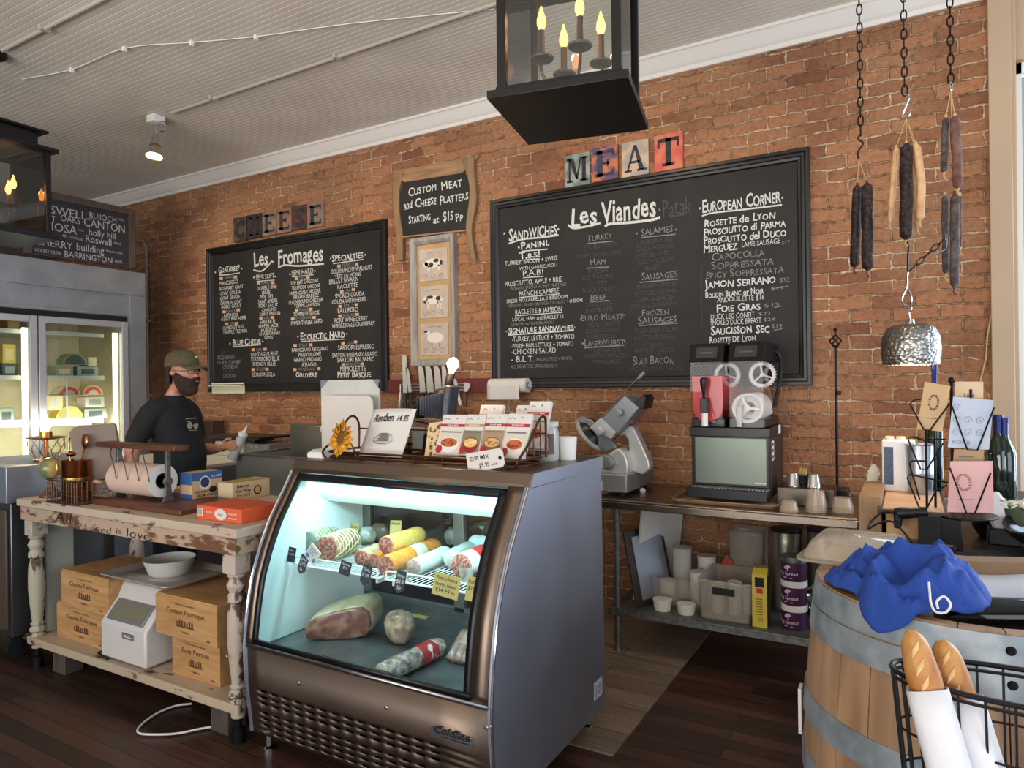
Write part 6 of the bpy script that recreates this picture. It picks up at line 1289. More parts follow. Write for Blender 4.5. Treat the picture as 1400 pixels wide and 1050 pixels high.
# ---------------------------------------------------------------- back counter behind the man
t = thing('prep_table', 'white topped steel prep table behind the man', 'prep table', (-5.2, 3.8, 0)); px0, px1, py0, py1, pz = -6.0, -4.70, 3.28, 4.42, .985
mb = MB(); mb.box(px0, px1, py0, py1, pz - .03, pz); obj('white_board_top', mb, M['offwhite'], t, bevel=.004)
mb = MB(); mb.box(px0, px1, py0 + .01, py1, .12, pz - .032); obj('steel_body', mb, mat('blue_grey_steel', (132, 140, 160), .4, .6), t, bevel=.004)
for x in (px0 + .06, px1 - .06):
    for y in (py0 + .08, py1 - .08): mb = MB(); mb.cyl((x, y, 0), (x, y, .12), .025); obj('leg', mb, M['steel'], t)
P = pZ(335, 612, pz); 
t = thing('counter_scale', 'cream and black electronic scale with a flat tray on the back counter', 'scale', (-5.35, 4.05, pz)); a, b = pY(294, 622, 3.95), pY(332, 620, 3.95)
mb = MB(); z1 = pY(300, 603, 3.95).z; mb.box(a.x, b.x, 3.95, 4.25, pz, z1); obj('body', mb, M['cream'], t, bevel=.006)
mb = MB(); mb.box(b.x, b.x + .30, 3.97, 4.25, pz, z1 - .01); obj('grey_body', mb, M['alu_dark'], t, bevel=.004)
mb = MB(); mb.box(a.x - .05, b.x + .26, 3.9, 4.28, z1 + .03, z1 + .05); mb.box(a.x + .05, b.x + .1, 4.0, 4.2, z1, z1 + .03); obj('tray', mb, M['black'], t, bevel=.004)
mb = MB(frame((a.x + .06, 3.9492, pz + .02), (1, 0, 0), (0, 0, 1))); mb.add([(0.0, .04, 0), (.05, .01, 0), (.1, .04, 0), (.05, .08, 0)], [(0, 1, 2, 3)]); mb.m = 1; [oval(mb, (b.x - a.x + .05 + .06 * (k % 2), .03 + .04 * (k // 2)), .007, .007) for k in range(4)]; obj('badge', mb, [M['ink'], M['white']], t, smooth=0)
mb = MB(); a, b = pY(252, 600, 4.3), pY(292, 576, 4.3); mb.box(a.x - .1, b.x, 4.28, 4.42, pz, b.z); one('dark_cabinet', mb, mat('dark_brown_cabinet', (62, 46, 38), .5), 'dark brown box standing on the back counter behind the squeeze bottles', 'box', bevel=.004)
def squeeze(label, P, tilt=None, m=None, h=.17):
    t = thing('squeeze_bottle', label, 'bottle', P, 0, 'squeeze bottles'); T = Matrix.Translation(P) @ (tilt or Matrix()); mb = MB(T); mb.lathe([(0, 0), (.03, 0), (.033, .006), (.033, h * .8), (.026, h * .9), (0, h * .9)], (0, 0, 0), 18); obj('bottle_body', mb, m or M['cleartint'], t)
    mb = MB(T); mb.lathe([(.0, h * .9), (.034, h * .9), (.034, h * 1.02), (.02, h * 1.06), (.009, h * 1.12), (.005, h * 1.32), (0, h * 1.32)], (0, 0, 0), 16); obj('nozzle_cap', mb, M['white'], t)
P = pY(268, 625, 3.4); squeeze('clear squeeze bottle with a white nozzle beside the man', (P.x, 3.4, pz))
# steel sink unit and its splash panel
t = thing('sink_unit', 'stainless sink unit with a raised splash panel behind the display case', 'sink', (-3.7, 3.5, 0)); a = pY(323, 622, 3.3); xs0 = a.x; zs_ = a.z; xs1 = -2.75
mb = MB()
for q in ((xs0, xs1, 3.3, 3.315), (xs0, xs1, 3.935, 3.95), (xs0, xs0 + .015, 3.315, 3.935), (xs1 - .015, xs1, 3.315, 3.935)): mb.box(q[0], q[1], q[2], q[3], .12, zs_)
mb.box(xs0, xs1, 3.3, 3.95, .72, .735); obj('basin', mb, mat('sink_steel', (150, 150, 146), .5, .6), t, bevel=.003)
mb = MB(); mb.box(xs0 - .015, xs1 + .015, 3.285, 3.318, zs_, zs_ + .012); mb.box(xs0 - .015, xs1 + .015, 3.93, 3.965, zs_, zs_ + .012); mb.box(xs0 - .015, xs0 + .018, 3.318, 3.93, zs_, zs_ + .012); mb.box(xs1 - .018, xs1 + .015, 3.318, 3.93, zs_, zs_ + .012); obj('rim', mb, M['steel'], t, bevel=.003)
b = pY(396, 580, 3.62); mb = MB(); mb.box(b.x, xs1, 3.62, 3.66, zs_ - .2, b.z); mb.box(b.x, xs1, 3.66, 3.72, b.z - .02, b.z); obj('splash_panel', mb, mat('satin_panel', (150, 150, 140), .36, .9), t, bevel=.003)
for x in (xs0 + .05, xs1 - .05):
    for y in (3.35, 3.9): mb = MB(); mb.cyl((x, y, 0), (x, y, .12), .02); obj('leg', mb, M['steel'], t)
f = pY(444, 590, 3.55); mb = MB(); mb.box(f.x - .06, f.x + .09, 3.60, 3.62, f.z - .06, f.z - .04); mb.cyl((f.x - .04, 3.6, f.z - .04), (f.x - .04, 3.6, f.z + .02), .012); mb.cyl((f.x + .06, 3.6, f.z - .04), (f.x + .06, 3.6, f.z + .06), .014); mb.tube(smoothpts([(f.x + .06, 3.6, f.z + .05), (f.x + .06, 3.55, f.z + .09), (f.x + .06, 3.48, f.z + .06), (f.x + .06, 3.46, f.z)], 4), .01, 8); mb.tube([(f.x - .04, 3.6, f.z + .02), (f.x - .1, 3.56, f.z + .03)], .006, 6); obj('tap', mb, M['chrome'], t)
# white boards standing behind the case
a, b = pY(439, 600, 3.45), pY(518, 600, 3.45); zt = pY(440, 520, 3.45).z; w_, h_ = b.x - a.x, zt - .93
t = thing('cutting_board', 'large white cutting board with a grey corner hook behind the case', 'cutting board', ((a.x + b.x) / 2, 3.46, .93)); mb = MB(); mb.prism(rrect(a.x, b.x, .93, zt, .02), -3.47, -3.455, XZ); obj('board', mb, mat('poly_board', (210, 210, 204), .5, c2=(196, 198, 194), ns=5), t)
mb = MB(); mb.prism([(a.x + .0, zt), (a.x + .07, zt), (a.x + .0, zt - .06)], .0, .02, Matrix.Translation((0, 3.4725, 0)) @ XZ); mb.prism([(b.x, zt), (b.x - .05, zt), (b.x, zt - .06)], 0, .02, Matrix.Translation((0, 3.4725, 0)) @ XZ); obj('corner_grips', mb, mat('grip_grey', (130, 132, 148), .5), t)
a, b = pY(440, 600, 3.36), pY(510, 600, 3.36); zt = pY(470, 541, 3.36).z; mb = MB(); rows = []
for d, k in ((0, 1), (.006, 1), (.03, .92)): rows.append([((a.x + b.x) / 2 + (x - (a.x + b.x) / 2) * k, 3.36 + d - .0, z) for x, z in rrect(a.x, b.x, 1.09, zt - (1 - k) * .2, .05, 5)])
mb.loft(rows, caps=True); one('plastic_bin', mb, mat('ivory_plastic', (222, 214, 208), .3), 'ivory plastic bin with rounded corners standing before the cutting board', 'bin', smooth=40)

# ---------------------------------------------------------------- steel worktop against the wall
t = thing('steel_worktop', 'long stainless work table with an undershelf against the brick wall', 'work table', (-.9, 4.1, 0)); wx0, wx1, wy0, wy1 = -1.62, -.222, 3.75, 4.48
mb = MB(); mb.box(wx0, wx1, wy0, wy1, .888, .90); mb.box(wx0, wx1, wy0, wy0 + .012, .848, .888); mb.box(wx1 - .012, wx1, wy0 + .012, wy1, .848, .888); mb.box(wx0, wx0 + .012, wy0 + .012, wy1, .848, .888); obj('top', mb, brushed('worktop_steel', (150, 138, 124), .26, 'x'), t, bevel=.004)
for x in (-1.50, wx1 - .06):
    for y in (wy0 + .06, wy1 - .06): mb = MB(); mb.cyl((x, y, .03), (x, y, .86), .02); mb.cyl((x, y, 0), (x, y, .035), .024, .02); obj('leg', mb, M['galv'], t)
USZ = .262
mb = MB(); mb.box(-1.55, wx1 - .02, wy0 + .03, wy1 - .02, USZ - .012, USZ); mb.box(-1.55, wx1 - .02, wy0 + .03, wy0 + .04, USZ - .042, USZ - .012); obj('undershelf', mb, M['galv'], t, bevel=.002)
# meat slicer
sl = (780, 490, 5.246)
def ps_(x, y, Y): p = pY(sl[0] + x / sl[2], sl[1] + y / sl[2], Y); return p
t = thing('meat_slicer', 'grey aluminium meat slicer with a tilted blade on the steel worktop', 'meat slicer', (-1.5, 4.1, .9))
def slice_(name, poly, y0, y1, m, bevel=.006):
    mb = MB(); mb.prism([(ps_(x, y, y0).x, ps_(x, y, y0).z) for x, y in poly], -y1, -y0, XZ); return obj(name, mb, m, t, bevel=bevel, seg=3)
b0, b1 = ps_(405, 985, 3.87), ps_(405, 835, 3.87)
mb = MB(); mb.box(b0.x - .36, b0.x, 3.87, 4.36, .922, b1.z); obj('base', mb, M['alu_dark'], t, bevel=.01, seg=3)
for x in (b0.x - .32, b0.x - .05):
    for y in (3.92, 4.31): mb = MB(); mb.lathe([(0, 0), (.02, 0), (.017, .022), (0, .022)], (x, y, .9), 12); obj('rubber_foot', mb, M['rubber'], t)
mb = MB(); mb.box(b0.x - .2, b0.x - .155, 3.8685, 3.87, .93, .99); st_ = obj('sticker', mb, M['offwhite'], t); mb = MB(frame((b0.x - .2, 3.8678, .93), (1, 0, 0), (0, 0, 1))); quad2(mb, .006, .038, .008, .012); stroke(mb, [(.018, .028), (.025, .018), (.036, .045)], .006); quad2(mb, .006, .03, .048, .051); obj('sticker_print', mb, M['ink'], st_, smooth=0)
slice_('motor_housing', [(190, 835), (215, 770), (260, 690), (320, 648), (350, 645), (395, 690), (415, 760), (415, 835)], 3.93, 4.12, M['alu'], .014)
slice_('carriage_arm', [(345, 560), (395, 500), (425, 480), (455, 500), (520, 640), (560, 735), (570, 790), (515, 836), (440, 812), (420, 700), (412, 585), (385, 548)], 4.02, 4.10, M['alu'], .012)
k_ = ps_(272, 745, 3.93); mb = MB(); mb.lathe([(0, .055), (.03, .053), (.036, .04), (.036, .03), (.042, .028), (.046, .0), (0, 0)], (0, 0, 0), 22, Matrix.Translation((k_.x, 3.93, k_.z)) @ XZ); obj('gauge_knob', mb, M['alu_dark'], t)
c_ = ps_(160, 540, 4.05); ax_ = V((.76, -.12, .64)).normalized(); mb = MB(frame(c_, ax_.cross(V((0, 1, 0))), (0, 1, 0)) if False else Matrix.Translation(c_) @ ax_.to_track_quat('Z', 'Y').to_matrix().to_4x4())
mb.lathe([(0, -.012), (.12, -.012), (.138, -.004), (.138, .004), (.12, .012), (.06, .03), (0, .032)], (0, 0, 0), 36); obj('blade_cover', mb, M['alu'], t)
mb.v, mb.f, mb.k = [], [], []; mb.lathe([(.10, .014), (.118, .013), (.09, .045), (.05, .05), (0, .05)], (0, 0, 0), 30); obj('blade_guard', mb, M['black'], t)
slice_('gauge_plate', [(50, 420), (90, 505), (210, 640), (250, 672), (330, 640), (320, 620), (200, 500), (150, 440)], 3.98, 4.01, M['alu_dark'], .006)
slice_('product_tray', [(212, 440), (385, 265), (490, 355), (340, 545), (290, 500)], 3.95, 4.15, M['alu_dark'], .008)
slice_('tray_fence', [(130, 500), (215, 425), (325, 530), (290, 580)], 3.94, 3.96, M['alu'], .004)
h_ = ps_(360, 385, 3.95); mb = MB(); mb.lathe([(0, .04), (.022, .038), (.024, .02), (.014, .0), (0, 0)], (0, 0, 0), 18, Matrix.Translation((h_.x, 3.95, h_.z)) @ XZ); obj('tray_knob', mb, M['alu_dark'], t)
h_ = ps_(225, 515, 3.94); mb = MB(); mb.lathe([(0, .05), (.026, .046), (.028, .02), (.014, .0), (0, 0)], (0, 0, 0), 18, Matrix.Translation((h_.x, 3.94, h_.z)) @ XZ); obj('fence_knob', mb, M['alu'], t)
mb = MB(); a, b = ps_(220, 430, 4.0), ps_(500, 125, 4.0); mb.tube([a, b], .006, 8); a2, b2 = ps_(485, 145, 4.0), ps_(528, 100, 4.0); obj('push_rod', mb, M['chrome'], t); mb = MB(); mb.tube([a2, a2.lerp(b2, .1), b2], [.006, .011, .011], 10); obj('rod_grip', mb, M['alu_dark'], t)
slice_('pusher_plate', [(455, 325), (520, 258), (540, 285), (522, 365), (480, 350)], 3.97, 4.13, M['black'], .004)
mb = MB()
for x, y in ((330, 565), (430, 450)): q = ps_(x, y, 4.0); mb.lathe([(0, .03), (.012, .03), (.012, -.03), (0, -.03)], (0, 0, 0), 12, Matrix.Translation((q.x, 4.0, q.z)) @ XZ)
obj('bolts', mb, M['chrome'], t)
q = pZ(893, 667, .9); mb = MB(); mb.lathe([(0, 0), (.016, 0), (.02, .012), (.012, .026), (0, .028)], (q.x, q.y - .2, .9), 14); one('small_knob_part', mb, M['offwhite'], 'small white knob lying on the worktop beside the slicer', 'loose part')

# twin bowl slush machine on a sheet pan
t = thing('sheet_pan', 'aluminium sheet pan under the slush machine', 'tray', (-.87, 4.12, .9)); mb = MB(); rows = []
for q, dz in ((0, .022), (.006, .022), (.016, .003), (.02, .002)): rows.append([(x, y, .9 + dz) for x, y in rrect(-1.175, -.60, 3.80, 4.42, .03, 4) for x, y in [(x + (q if x < -.88 else -q), y + (q if y < 4.1 else -q))]])
mb.loft(rows, caps=False); mb.add([(x, y, .902) for x, y in rrect(-1.155, -.62, 3.82, 4.40, .03, 4)], [tuple(range(20))]); obj('pan', mb, mat('worn_aluminium', (176, 150, 122), .4, .7), t, solid=.003)
su = (920, 450, 4.2); Yf = 3.93
def pu(x, y, Y=Yf): return pY(su[0] + x / su[2], su[1] + y / su[2], Y)
t = thing('slush_machine', 'black twin bowl slush machine, one bowl full of red slush', 'slush machine', (-.87, 4.15, .925))
mx0, mx1 = pu(108, 700).x, pu(552, 700).x; zb, zp0, zp1, zt = .99, pu(300, 893).z, pu(300, 622).z, pu(300, 565).z; Yb = 4.40
dk = mat('dark_brown_side', (44, 34, 30), .4); mb = MB(); mb.box(mx0, mx1, Yf + .03, Yb, .93, zt); obj('cabinet', mb, dk, t, bevel=.005)
mb = MB(); mb.box(mx0, mx1, Yf, Yf + .03, zp0 - .01, zp1 + .01); mb.box(mx0 - .008, mx1 + .008, Yf - .012, Yf + .2, zp1 + .004, zt); obj('front_frame', mb, M['black'], t, bevel=.004)
mb = MB(); mb.box(pu(130, 700).x, pu(537, 700).x, Yf - .006, Yf, zp0 + .006, zp1 - .004); fp = obj('front_panel', mb, brushed('slush_steel', (112, 120, 110), .4, 'z'), t)
mb = MB(frame((pu(470, 885).x, Yf - .0072, pu(470, 888).z), (1, 0, 0), (0, 0, 1))); text(mb, 'Crathco', Matrix(), .010, w=.06); obj('panel_lettering', mb, M['white'], fp, smooth=0)
mb = MB(); mb.box(pu(78, 900, Yf - .08).x, pu(548, 900, Yf - .08).x, Yf - .09, Yf + .02, .93, zp0 - .012); obj('drip_tray', mb, M['black'], t, bevel=.006)
mb = MB(); [mb.box(mx0 + .02 + .018 * k, mx0 + .028 + .018 * k, Yf - .08, Yf - .01, zp0 - .012, zp0 - .008) for k in range(23)]; obj('drip_grid', mb, M['alu_dark'], t)
bowl_m = pane('bowl_acrylic', (250, 250, 250), .35, 1.45, .02, .0); lidm = mat('lid_black', (14, 14, 15), .6, spec=.25); slush = mat('red_slush', (198, 40, 42), .35, c2=(220, 92, 88), ns=3, lo=.4, hi=.8, sub=.2)
def ubowl(x0, x1, z0, z1, n=12):
    r = (x1 - x0) / 2; cx = (x0 + x1) / 2; return [(x0, z1), (x0, z0 + r)] + [(cx + r * math.cos(rad(180 + 180 * k / n)), z0 + r + r * math.sin(rad(180 + 180 * k / n))) for k in range(1, n)] + [(x1, z0 + r), (x1, z1)]
wt = mat('auger_white', (222, 216, 212), .35)
for i, (xa, xb) in enumerate(((103, 288), (325, 520))):
    x0, x1 = pu(xa, 300).x, pu(xb, 300).x; z0, z1 = pu(200, 545).z, pu(200, 190).z; U = ubowl(x0, x1, z0, z1); cx = (x0 + x1) / 2; r = (x1 - x0) / 2
    mb = MB(); mb.sheet([[(x, Yf - .01, z) for x, z in U], [(x, Yb - .02, z) for x, z in U]]); mb.add([(x, Yf - .01, z) for x, z in U], [tuple(range(len(U)))]); mb.add([(x0, Yf - .012, z1), (x0, Yf - .012, zt + .002), (x1, Yf - .012, zt + .002), (x1, Yf - .012, z1)], [(0, 1, 2, 3)]); obj('clear_bowl', mb, bowl_m, t)
    zl0, zl1 = z1, pu(200, 82).z; mb = MB(); mb.prism([(Yf - .02, zl0), (Yf + .03, zl1), (Yb - .02, zl1), (Yb - .0, zl0)], x0 - .006, x1 + .006, YZ); lid = obj('lid', mb, lidm, t, bevel=.006)
    mb = MB(); T = frame((cx, Yf + .005, (zl0 + zl1) / 2), (1, 0, 0), (0, .05, zl1 - zl0)); mb.T = T; mb.prism(rrect(-r * .66, r * .66, -.035, .035, .008), .001, .004); lab = obj('lid_label', mb, mat('lid_label_grey', (34, 34, 36), .5), lid)
    mb = MB(T @ Matrix.Translation((0, 0, .005))); text(mb, 'Crathco', Matrix.Translation((0, -.006, 0)), .012, w=r, align='c'); obj('lid_lettering', mb, M['inkgrey'], lab, smooth=0)
    mb = MB(); mb.box(x0 - .004, x1 + .004, Yf + .02, Yb - .02, zt, z0 + .03); obj('bowl_seat', mb, M['black'], t, bevel=.004)
    if i == 0:
        S_ = [(cx + (x - cx) * .94, z0 + .01 + (z - z0) * .96) for x, z in ubowl(x0, x1, z0, pu(200, 268).z)]; mb = MB(); mb.prism(S_, -(Yb - .04), -(Yf + .005), XZ); obj('slush', mb, slush, t, bevel=.004)
    zc = z0 + r
    aug = MB(); RTm = Matrix.Translation((cx, Yf + .02, zc)) @ XZ @ Matrix.Scale(-1, 4, (0, 0, 1)); q0 = .004 if i else .03
    if i:
        aug.T = RTm; aug.lathe([(r * .72, 0), (r * .9, 0), (r * .9, .02), (r * .72, .02), (r * .72, 0)], (0, 0, 0), 32)
        for k in range(3): aug.box(-.006, .006, 0, r * .8, .002, .014, Matrix.Rotation(rad(25 + 120 * k), 4, 'Z'))
        aug.lathe([(0, -.004), (.016, -.004), (.016, .02), (0, .02)], (0, 0, 0), 16)
        rows = []
        for k in range(90):
            an = k / 90 * 2 * math.pi * 5; d = .02 + k / 90 * .33; rows.append([(rr_ * math.cos(an), rr_ * math.sin(an), d) for rr_ in (r * .45, r * .92)])
        aug.sheet(rows); aug.lathe([(r * .45, .02), (r * .45, .35), (0, .35)], (0, 0, 0), 24)
        obj('auger', aug, wt, t, solid=.004)
    g = MB(); gz = z1 - r * .82; 
    for gy in (Yf + .2,): 
        T = Matrix.Translation((cx + (.05 if i else .07), gy, gz)) @ XZ; g.T = T; g.lathe([(r * .6, -.01), (r * .78, -.01), (r * .78, .01), (r * .6, .01), (r * .6, -.01)], (0, 0, 0), 32)
        for k in range(28): a_ = 2 * math.pi * k / 28; g.box(r * .76, r * .84, -.004, .004, -.01, .01, Matrix.Rotation(a_, 4, 'Z'))
        for k in range(3): g.box(-.004, .004, 0, r * .66, -.006, .006, Matrix.Rotation(rad(10 + 120 * k), 4, 'Z'))
        g.lathe([(0, -.012), (.012, -.012), (.012, .012), (0, .012)], (0, 0, 0), 14)
    obj('gear_wheel', g, wt, t)
    # tap
    fx = cx - .005; zt0 = pu(200, 555).z
    if i == 0:
        mb = MB(); mb.tube([(fx, Yf - .045, pu(0, 400).z), (fx, Yf - .05, pu(0, 370).z), (fx, Yf - .055, pu(0, 320).z), (fx, Yf - .055, pu(0, 290).z), (fx, Yf - .055, pu(0, 280).z)], [.008, .009, .018, .02, .012], 14); mb.box(fx - .02, fx + .02, Yf - .06, Yf - .012, pu(0, 475).z, pu(0, 395).z); obj('tap_handle', mb, M['black'], t, bevel=.004)
        mb = MB(); mb.tube([(fx, Yf - .035, zt0), (fx, Yf - .035, pu(0, 475).z)], .018, 14); obj('tap_spout', mb, M['white'], t)
    else:
        mb = MB(); mb.tube([(fx - .03, Yf - .03, zt0), (fx - .03, Yf - .03, pu(0, 440).z)], .016, 14); obj('tap_spout', mb, M['cleartint'], t)
mb = MB(); mb.tube(smoothpts([(mx1 - .03, Yb - .1, zt + .1), (mx1 + .01, Yb - .1, pu(550, 250).z), (mx1 + .0, Yb - .12, pu(550, 130).z), (mx1 - .05, Yb - .12, pu(550, 120).z)], 5), .012, 8); obj('side_handle', mb, M['black'], t)
mb = MB()
for k, (y0, y1, z0, z1) in enumerate(((Yf + .06, Yf + .14, zt - .045, zt - .025), (Yf + .08, Yf + .15, zp1 - .13, zp1 - .02), (Yb - .16, Yb - .08, zt - .05, zt - .0))): mb.box(mx1 + .0002, mx1 + .0012, y0, y1, z0, z1)
stk = obj('side_stickers', mb, M['paper'], t); mb = MB(frame((mx1 + .0018, Yf + .08, 0), (0, 1, 0), (0, 0, 1))); [oval(mb, (.035, zp1 - .04 - .035 * k), .022, .011) for k in range(3)]; obj('sticker_print', mb, M['ink'], stk, smooth=0)
# napkin box, cups, straw cup, iron pole
t = thing('steel_box', 'low dark steel box behind the clear cups at the right of the slush machine', 'box', (-.4, 4.1, .9)); a, b = pY(1062, 690, 4.0), pY(1140, 690, 4.0); zt_ = pY(1100, 668, 4.0).z
mb = MB(); mb.box(a.x, b.x, 4.0, 4.2, .9005, zt_); obj('box_body', mb, brushed('dark_steel', (92, 84, 76), .35, 'x'), t, bevel=.004)
def cupstack(label, px, y, n, r0, h0, st, z=.9, inv=True, m=None, dy=0):
    P = pZ(px, y, z); P = V((P.x, P.y + dy, z)); t = thing('clear_cups', label, 'cups', P, 0, 'clear plastic cups'); 
    for k in range(n):
        mb = MB(); zb_ = z + st * k; mb.lathe([(r0, 0), (r0 + .003, .004), (r0, .006), (r0 * .78, h0), (0, h0)], (P.x, P.y, zb_), 22); obj('cup', mb, m or M['clearcup'], t)
M['clearcup'] = film('cup_plastic', (206, 188, 168), .42, .12)
cupstack('short stack of upturned clear cups nearest the slush machine', 1079, 700, 3, .045, .045, .006)
cupstack('taller stack of upturned clear cups in the middle of the three', 1116, 700, 4, .05, .075, .012)
cupstack('stack of upturned clear cups at the worktop right end', 1152, 701, 5, .05, .05, .007)
silver = mat('silver_cup', (206, 206, 204), .18, .9)
for px, lb in ((1084, 'upturned silver cup at the left on the dark steel box'), (1113, 'upturned silver cup at the right on the dark steel box')):
    q = pY(px, 668, 4.08); mb = MB(); mb.lathe([(0, .07), (.026, .07), (.028, .066), (.036, .004), (.038, 0), (.036, 0)], (q.x, 4.08, zt_ + .0005), 22); one('silver_cup', mb, silver, lb, 'cup', 'silver cups')
q = pY(1098, 668, 4.16); t = thing('straw_holder', 'small black cup full of wooden picks behind the silver cups', 'holder', (q.x, 4.16, zt_)); mb = MB(); mb.lathe([(0, .001), (.04, .001), (.048, .055), (.045, .055), (.036, .006), (0, .006)], (q.x, 4.16, zt_), 20); obj('black_cup', mb, M['black'], t)
for k in range(8): mb = MB(); a_ = k * .8; mb.box(q.x - .02 + .0055 * k, q.x - .017 + .0055 * k, 4.145 + .006 * (k % 3), 4.15 + .006 * (k % 3), zt_ + .008, zt_ + .085 + .006 * (k % 3)); obj('wooden_pick', mb, mat('pick_wood', (206, 178, 120), .7) if k == 0 else bpy.data.materials['pick_wood'], t)
q = pY(1144, 600, 4.36); ztp = pY(1141, 452, 4.36).z; t = thing('iron_pole', 'slim black iron pole with a twisted basket finial beside the menu board', 'pole', (q.x, 4.36, .9))
mb = MB(); mb.cyl((q.x, 4.36, .9), (q.x, 4.36, ztp - .1), .008, n=10); mb.lathe([(0, 0), (.05, 0), (.05, .02), (.02, .03), (0, .03)], (q.x, 4.36, .9), 18); obj('rod', mb, M['iron'], t)
mb = MB(); zf = ztp - .1
for k in range(4): mb.tube([(q.x + .03 * math.sin(math.pi * s_ / 10) * math.cos(k * math.pi / 2 + s_ * .3), 4.36 + .03 * math.sin(math.pi * s_ / 10) * math.sin(k * math.pi / 2 + s_ * .3), zf + .075 * s_ / 10) for s_ in range(11)], .0045, 6)
mb.cyl((q.x, 4.36, zf + .07), (q.x, 4.36, zf + .1), .006, n=10); mb.ball((q.x, 4.36, zf + .105), .012, 12, 8); obj('basket_finial', mb, M['iron'], t)
zr_ = pY(1143, 537, 4.36).z; mb = MB(); mb.lathe([(0, -.014), (.017, -.01), (.017, .01), (0, .014)], (q.x + .012, 4.35, zr_), 12); obj('collar_knob', mb, M['iron'], t)
mb = MB(); mb.box(q.x - .05, q.x + .06, 4.3, 4.42, .92, .96); obj('clamp', mb, M['black'], t, bevel=.006)

# ---------------------------------------------------------------- on the undershelf
def us(x, y, Y): return pY(800 + x / 3.684, 660 + y / 3.684, Y)
T = frame((-1.47, 3.98, USZ), (.35, 1, 0), (.14, 0, 1)); mb = MB(T); mb.prism([(0, 0), (.42, 0), (.42, .56), (0, .56)], 0, .012); one('white_board', mb, M['offwhite'], 'tall white board leaning at the left end of the undershelf', 'board')
T = frame((-1.40, 3.84, USZ), (.42, 1, 0), (-.24, .05, 1)); mb = MB(T); mb.prism([(0, 0), (.34, 0), (.34, .44), (0, .44)], 0, .014); t = thing('leaning_tray', 'dark brown tray leaning on the white board under the worktop', 'tray', (-1.4, 3.9, USZ)); obj('tray', mb, mat('dark_tray', (50, 38, 32), .45), t, bevel=.004); mb = MB(T); mb.prism([(.05, .03), (.31, .03), (.31, .40), (.05, .40)], .0145, .022); obj('steel_lid', mb, M['alu_dark'], t, bevel=.003)
def bin_(label, x0, x1, y0, y1, h, m, tag_=False, z=None, name='storage_bin'):
    z = USZ if z is None else z
    t = thing(name, label, 'bin', ((x0 + x1) / 2, (y0 + y1) / 2, z), 0, 'plastic storage bins'); mb = MB(); rows = []
    for k, s_ in ((.0, .90), (.01, .91), (h * .93, .985), (h * .94, 1), (h, 1.0)): rows.append([((x0 + x1) / 2 + (x - (x0 + x1) / 2) * s_, (y0 + y1) / 2 + (y - (y0 + y1) / 2) * s_, z + k + .001) for x, y in rrect(x0, x1, y0, y1, .03, 4)])
    mb.loft(rows, caps=False); mb.add([tuple(p) for p in rows[1]], [tuple(range(len(rows[1])))]); obj('bin_body', mb, m, t, solid=.003)
    if tag_: mb = MB(); mb.box((x0 + x1) / 2 - .06, (x0 + x1) / 2 + .06, y0 - .003, y0 + .004, z + h * .66, z + h * .84); obj('handle_slot', mb, M['blackmatte'], t, bevel=.004)
    return t
clr = film('bin_plastic', (186, 174, 156), .22, .15); frost = film('bin_frost', (176, 166, 150), .36, .25)
ax0, ax1 = us(302, 600, 3.86).x, us(560, 600, 3.86).x
bin_('clear bin holding white deli tubs on the undershelf', ax0, ax1, 3.95, 4.36, .16, clr)
def tub(label, x, y, z, r, h, m, n=1, grp='white deli tubs'):
    t = thing('deli_tub', label, 'tub', (x, y, z), 0, grp); mb = MB(); mb.lathe([(0, 0), (r * .84, 0), (r * .86, .003), (r * .96, h - .008), (r, h - .006), (r, h), (0, h)], (x, y, z), 22); obj('tub_body', mb, m, t)
    return t
tubm = film('tub_plastic', (222, 216, 204), .85, .35)
q = us(385, 645, 3.86); tub('white tub in front of the clear bin, left of two', q.x, 3.88, USZ, .056, .062, tubm)
q = us(505, 660, 3.86); tub('white tub in front of the clear bin, right of two', q.x, 3.88, USZ, .054, .056, tubm)
q = us(488, 400, 4.15); tub('tall stack of clear cups standing in the clear bin', q.x, 4.15, USZ + .008, .06, .30, film('cup_stack', (206, 200, 190), .6, .2))
q = us(625, 400, 4.2); tub('tall white tub stack at the right in the clear bin', q.x - .02, 4.22, USZ + .008, .058, .25, tubm)
q = us(570, 470, 4.05); tub('medium white tub at the middle of the clear bin', q.x - .005, 4.06, USZ + .008, .05, .19, tubm)
q = us(410, 540, 4.05); tub('short white tub at the left in the clear bin', q.x + .01, 4.05, USZ + .008, .055, .12, tubm)
bx0, bx1 = us(566, 700, 3.84).x, us(838, 700, 3.84).x
bin_('frosted bin with a dark handle slot in the middle of the undershelf', bx0, bx1, 3.83, 4.2, .22, frost, True)
for k, (dx, dy, hh) in enumerate(((.06, .09, .1), (.15, .1, .12), (.22, .14, .09))): tub(('small pale cup at the left inside the frosted bin', 'taller pale cup in the middle of the frosted bin', 'pale cup at the right inside the frosted bin')[k], bx0 + dx + .03, 3.83 + dy + .03, USZ + .014, .038, hh + .06, tubm, grp='cups in the frosted bin')
q0, q1 = us(712, 300, 4.3).x, us(915, 300, 4.3).x; bin_('large frosted bin standing at the back of the undershelf', q0 + .02, q1 - .01, 4.235, 4.44, .42, frost)
T = frame((us(700, 500, 4.2).x, 4.22, USZ + .1), (1, .1, 0), (-.1, .0, 1)); mb = MB(T); mb.prism([(0, -.095), (.06, -.095), (.06, .02), (.05, .14), (.01, .17), (-.02, .12), (-.02, 0)], 0, .008); one('red_scoop', mb, mat('red_plastic', (168, 26, 34), .35), 'red plastic scoop standing between the bins', 'scoop')
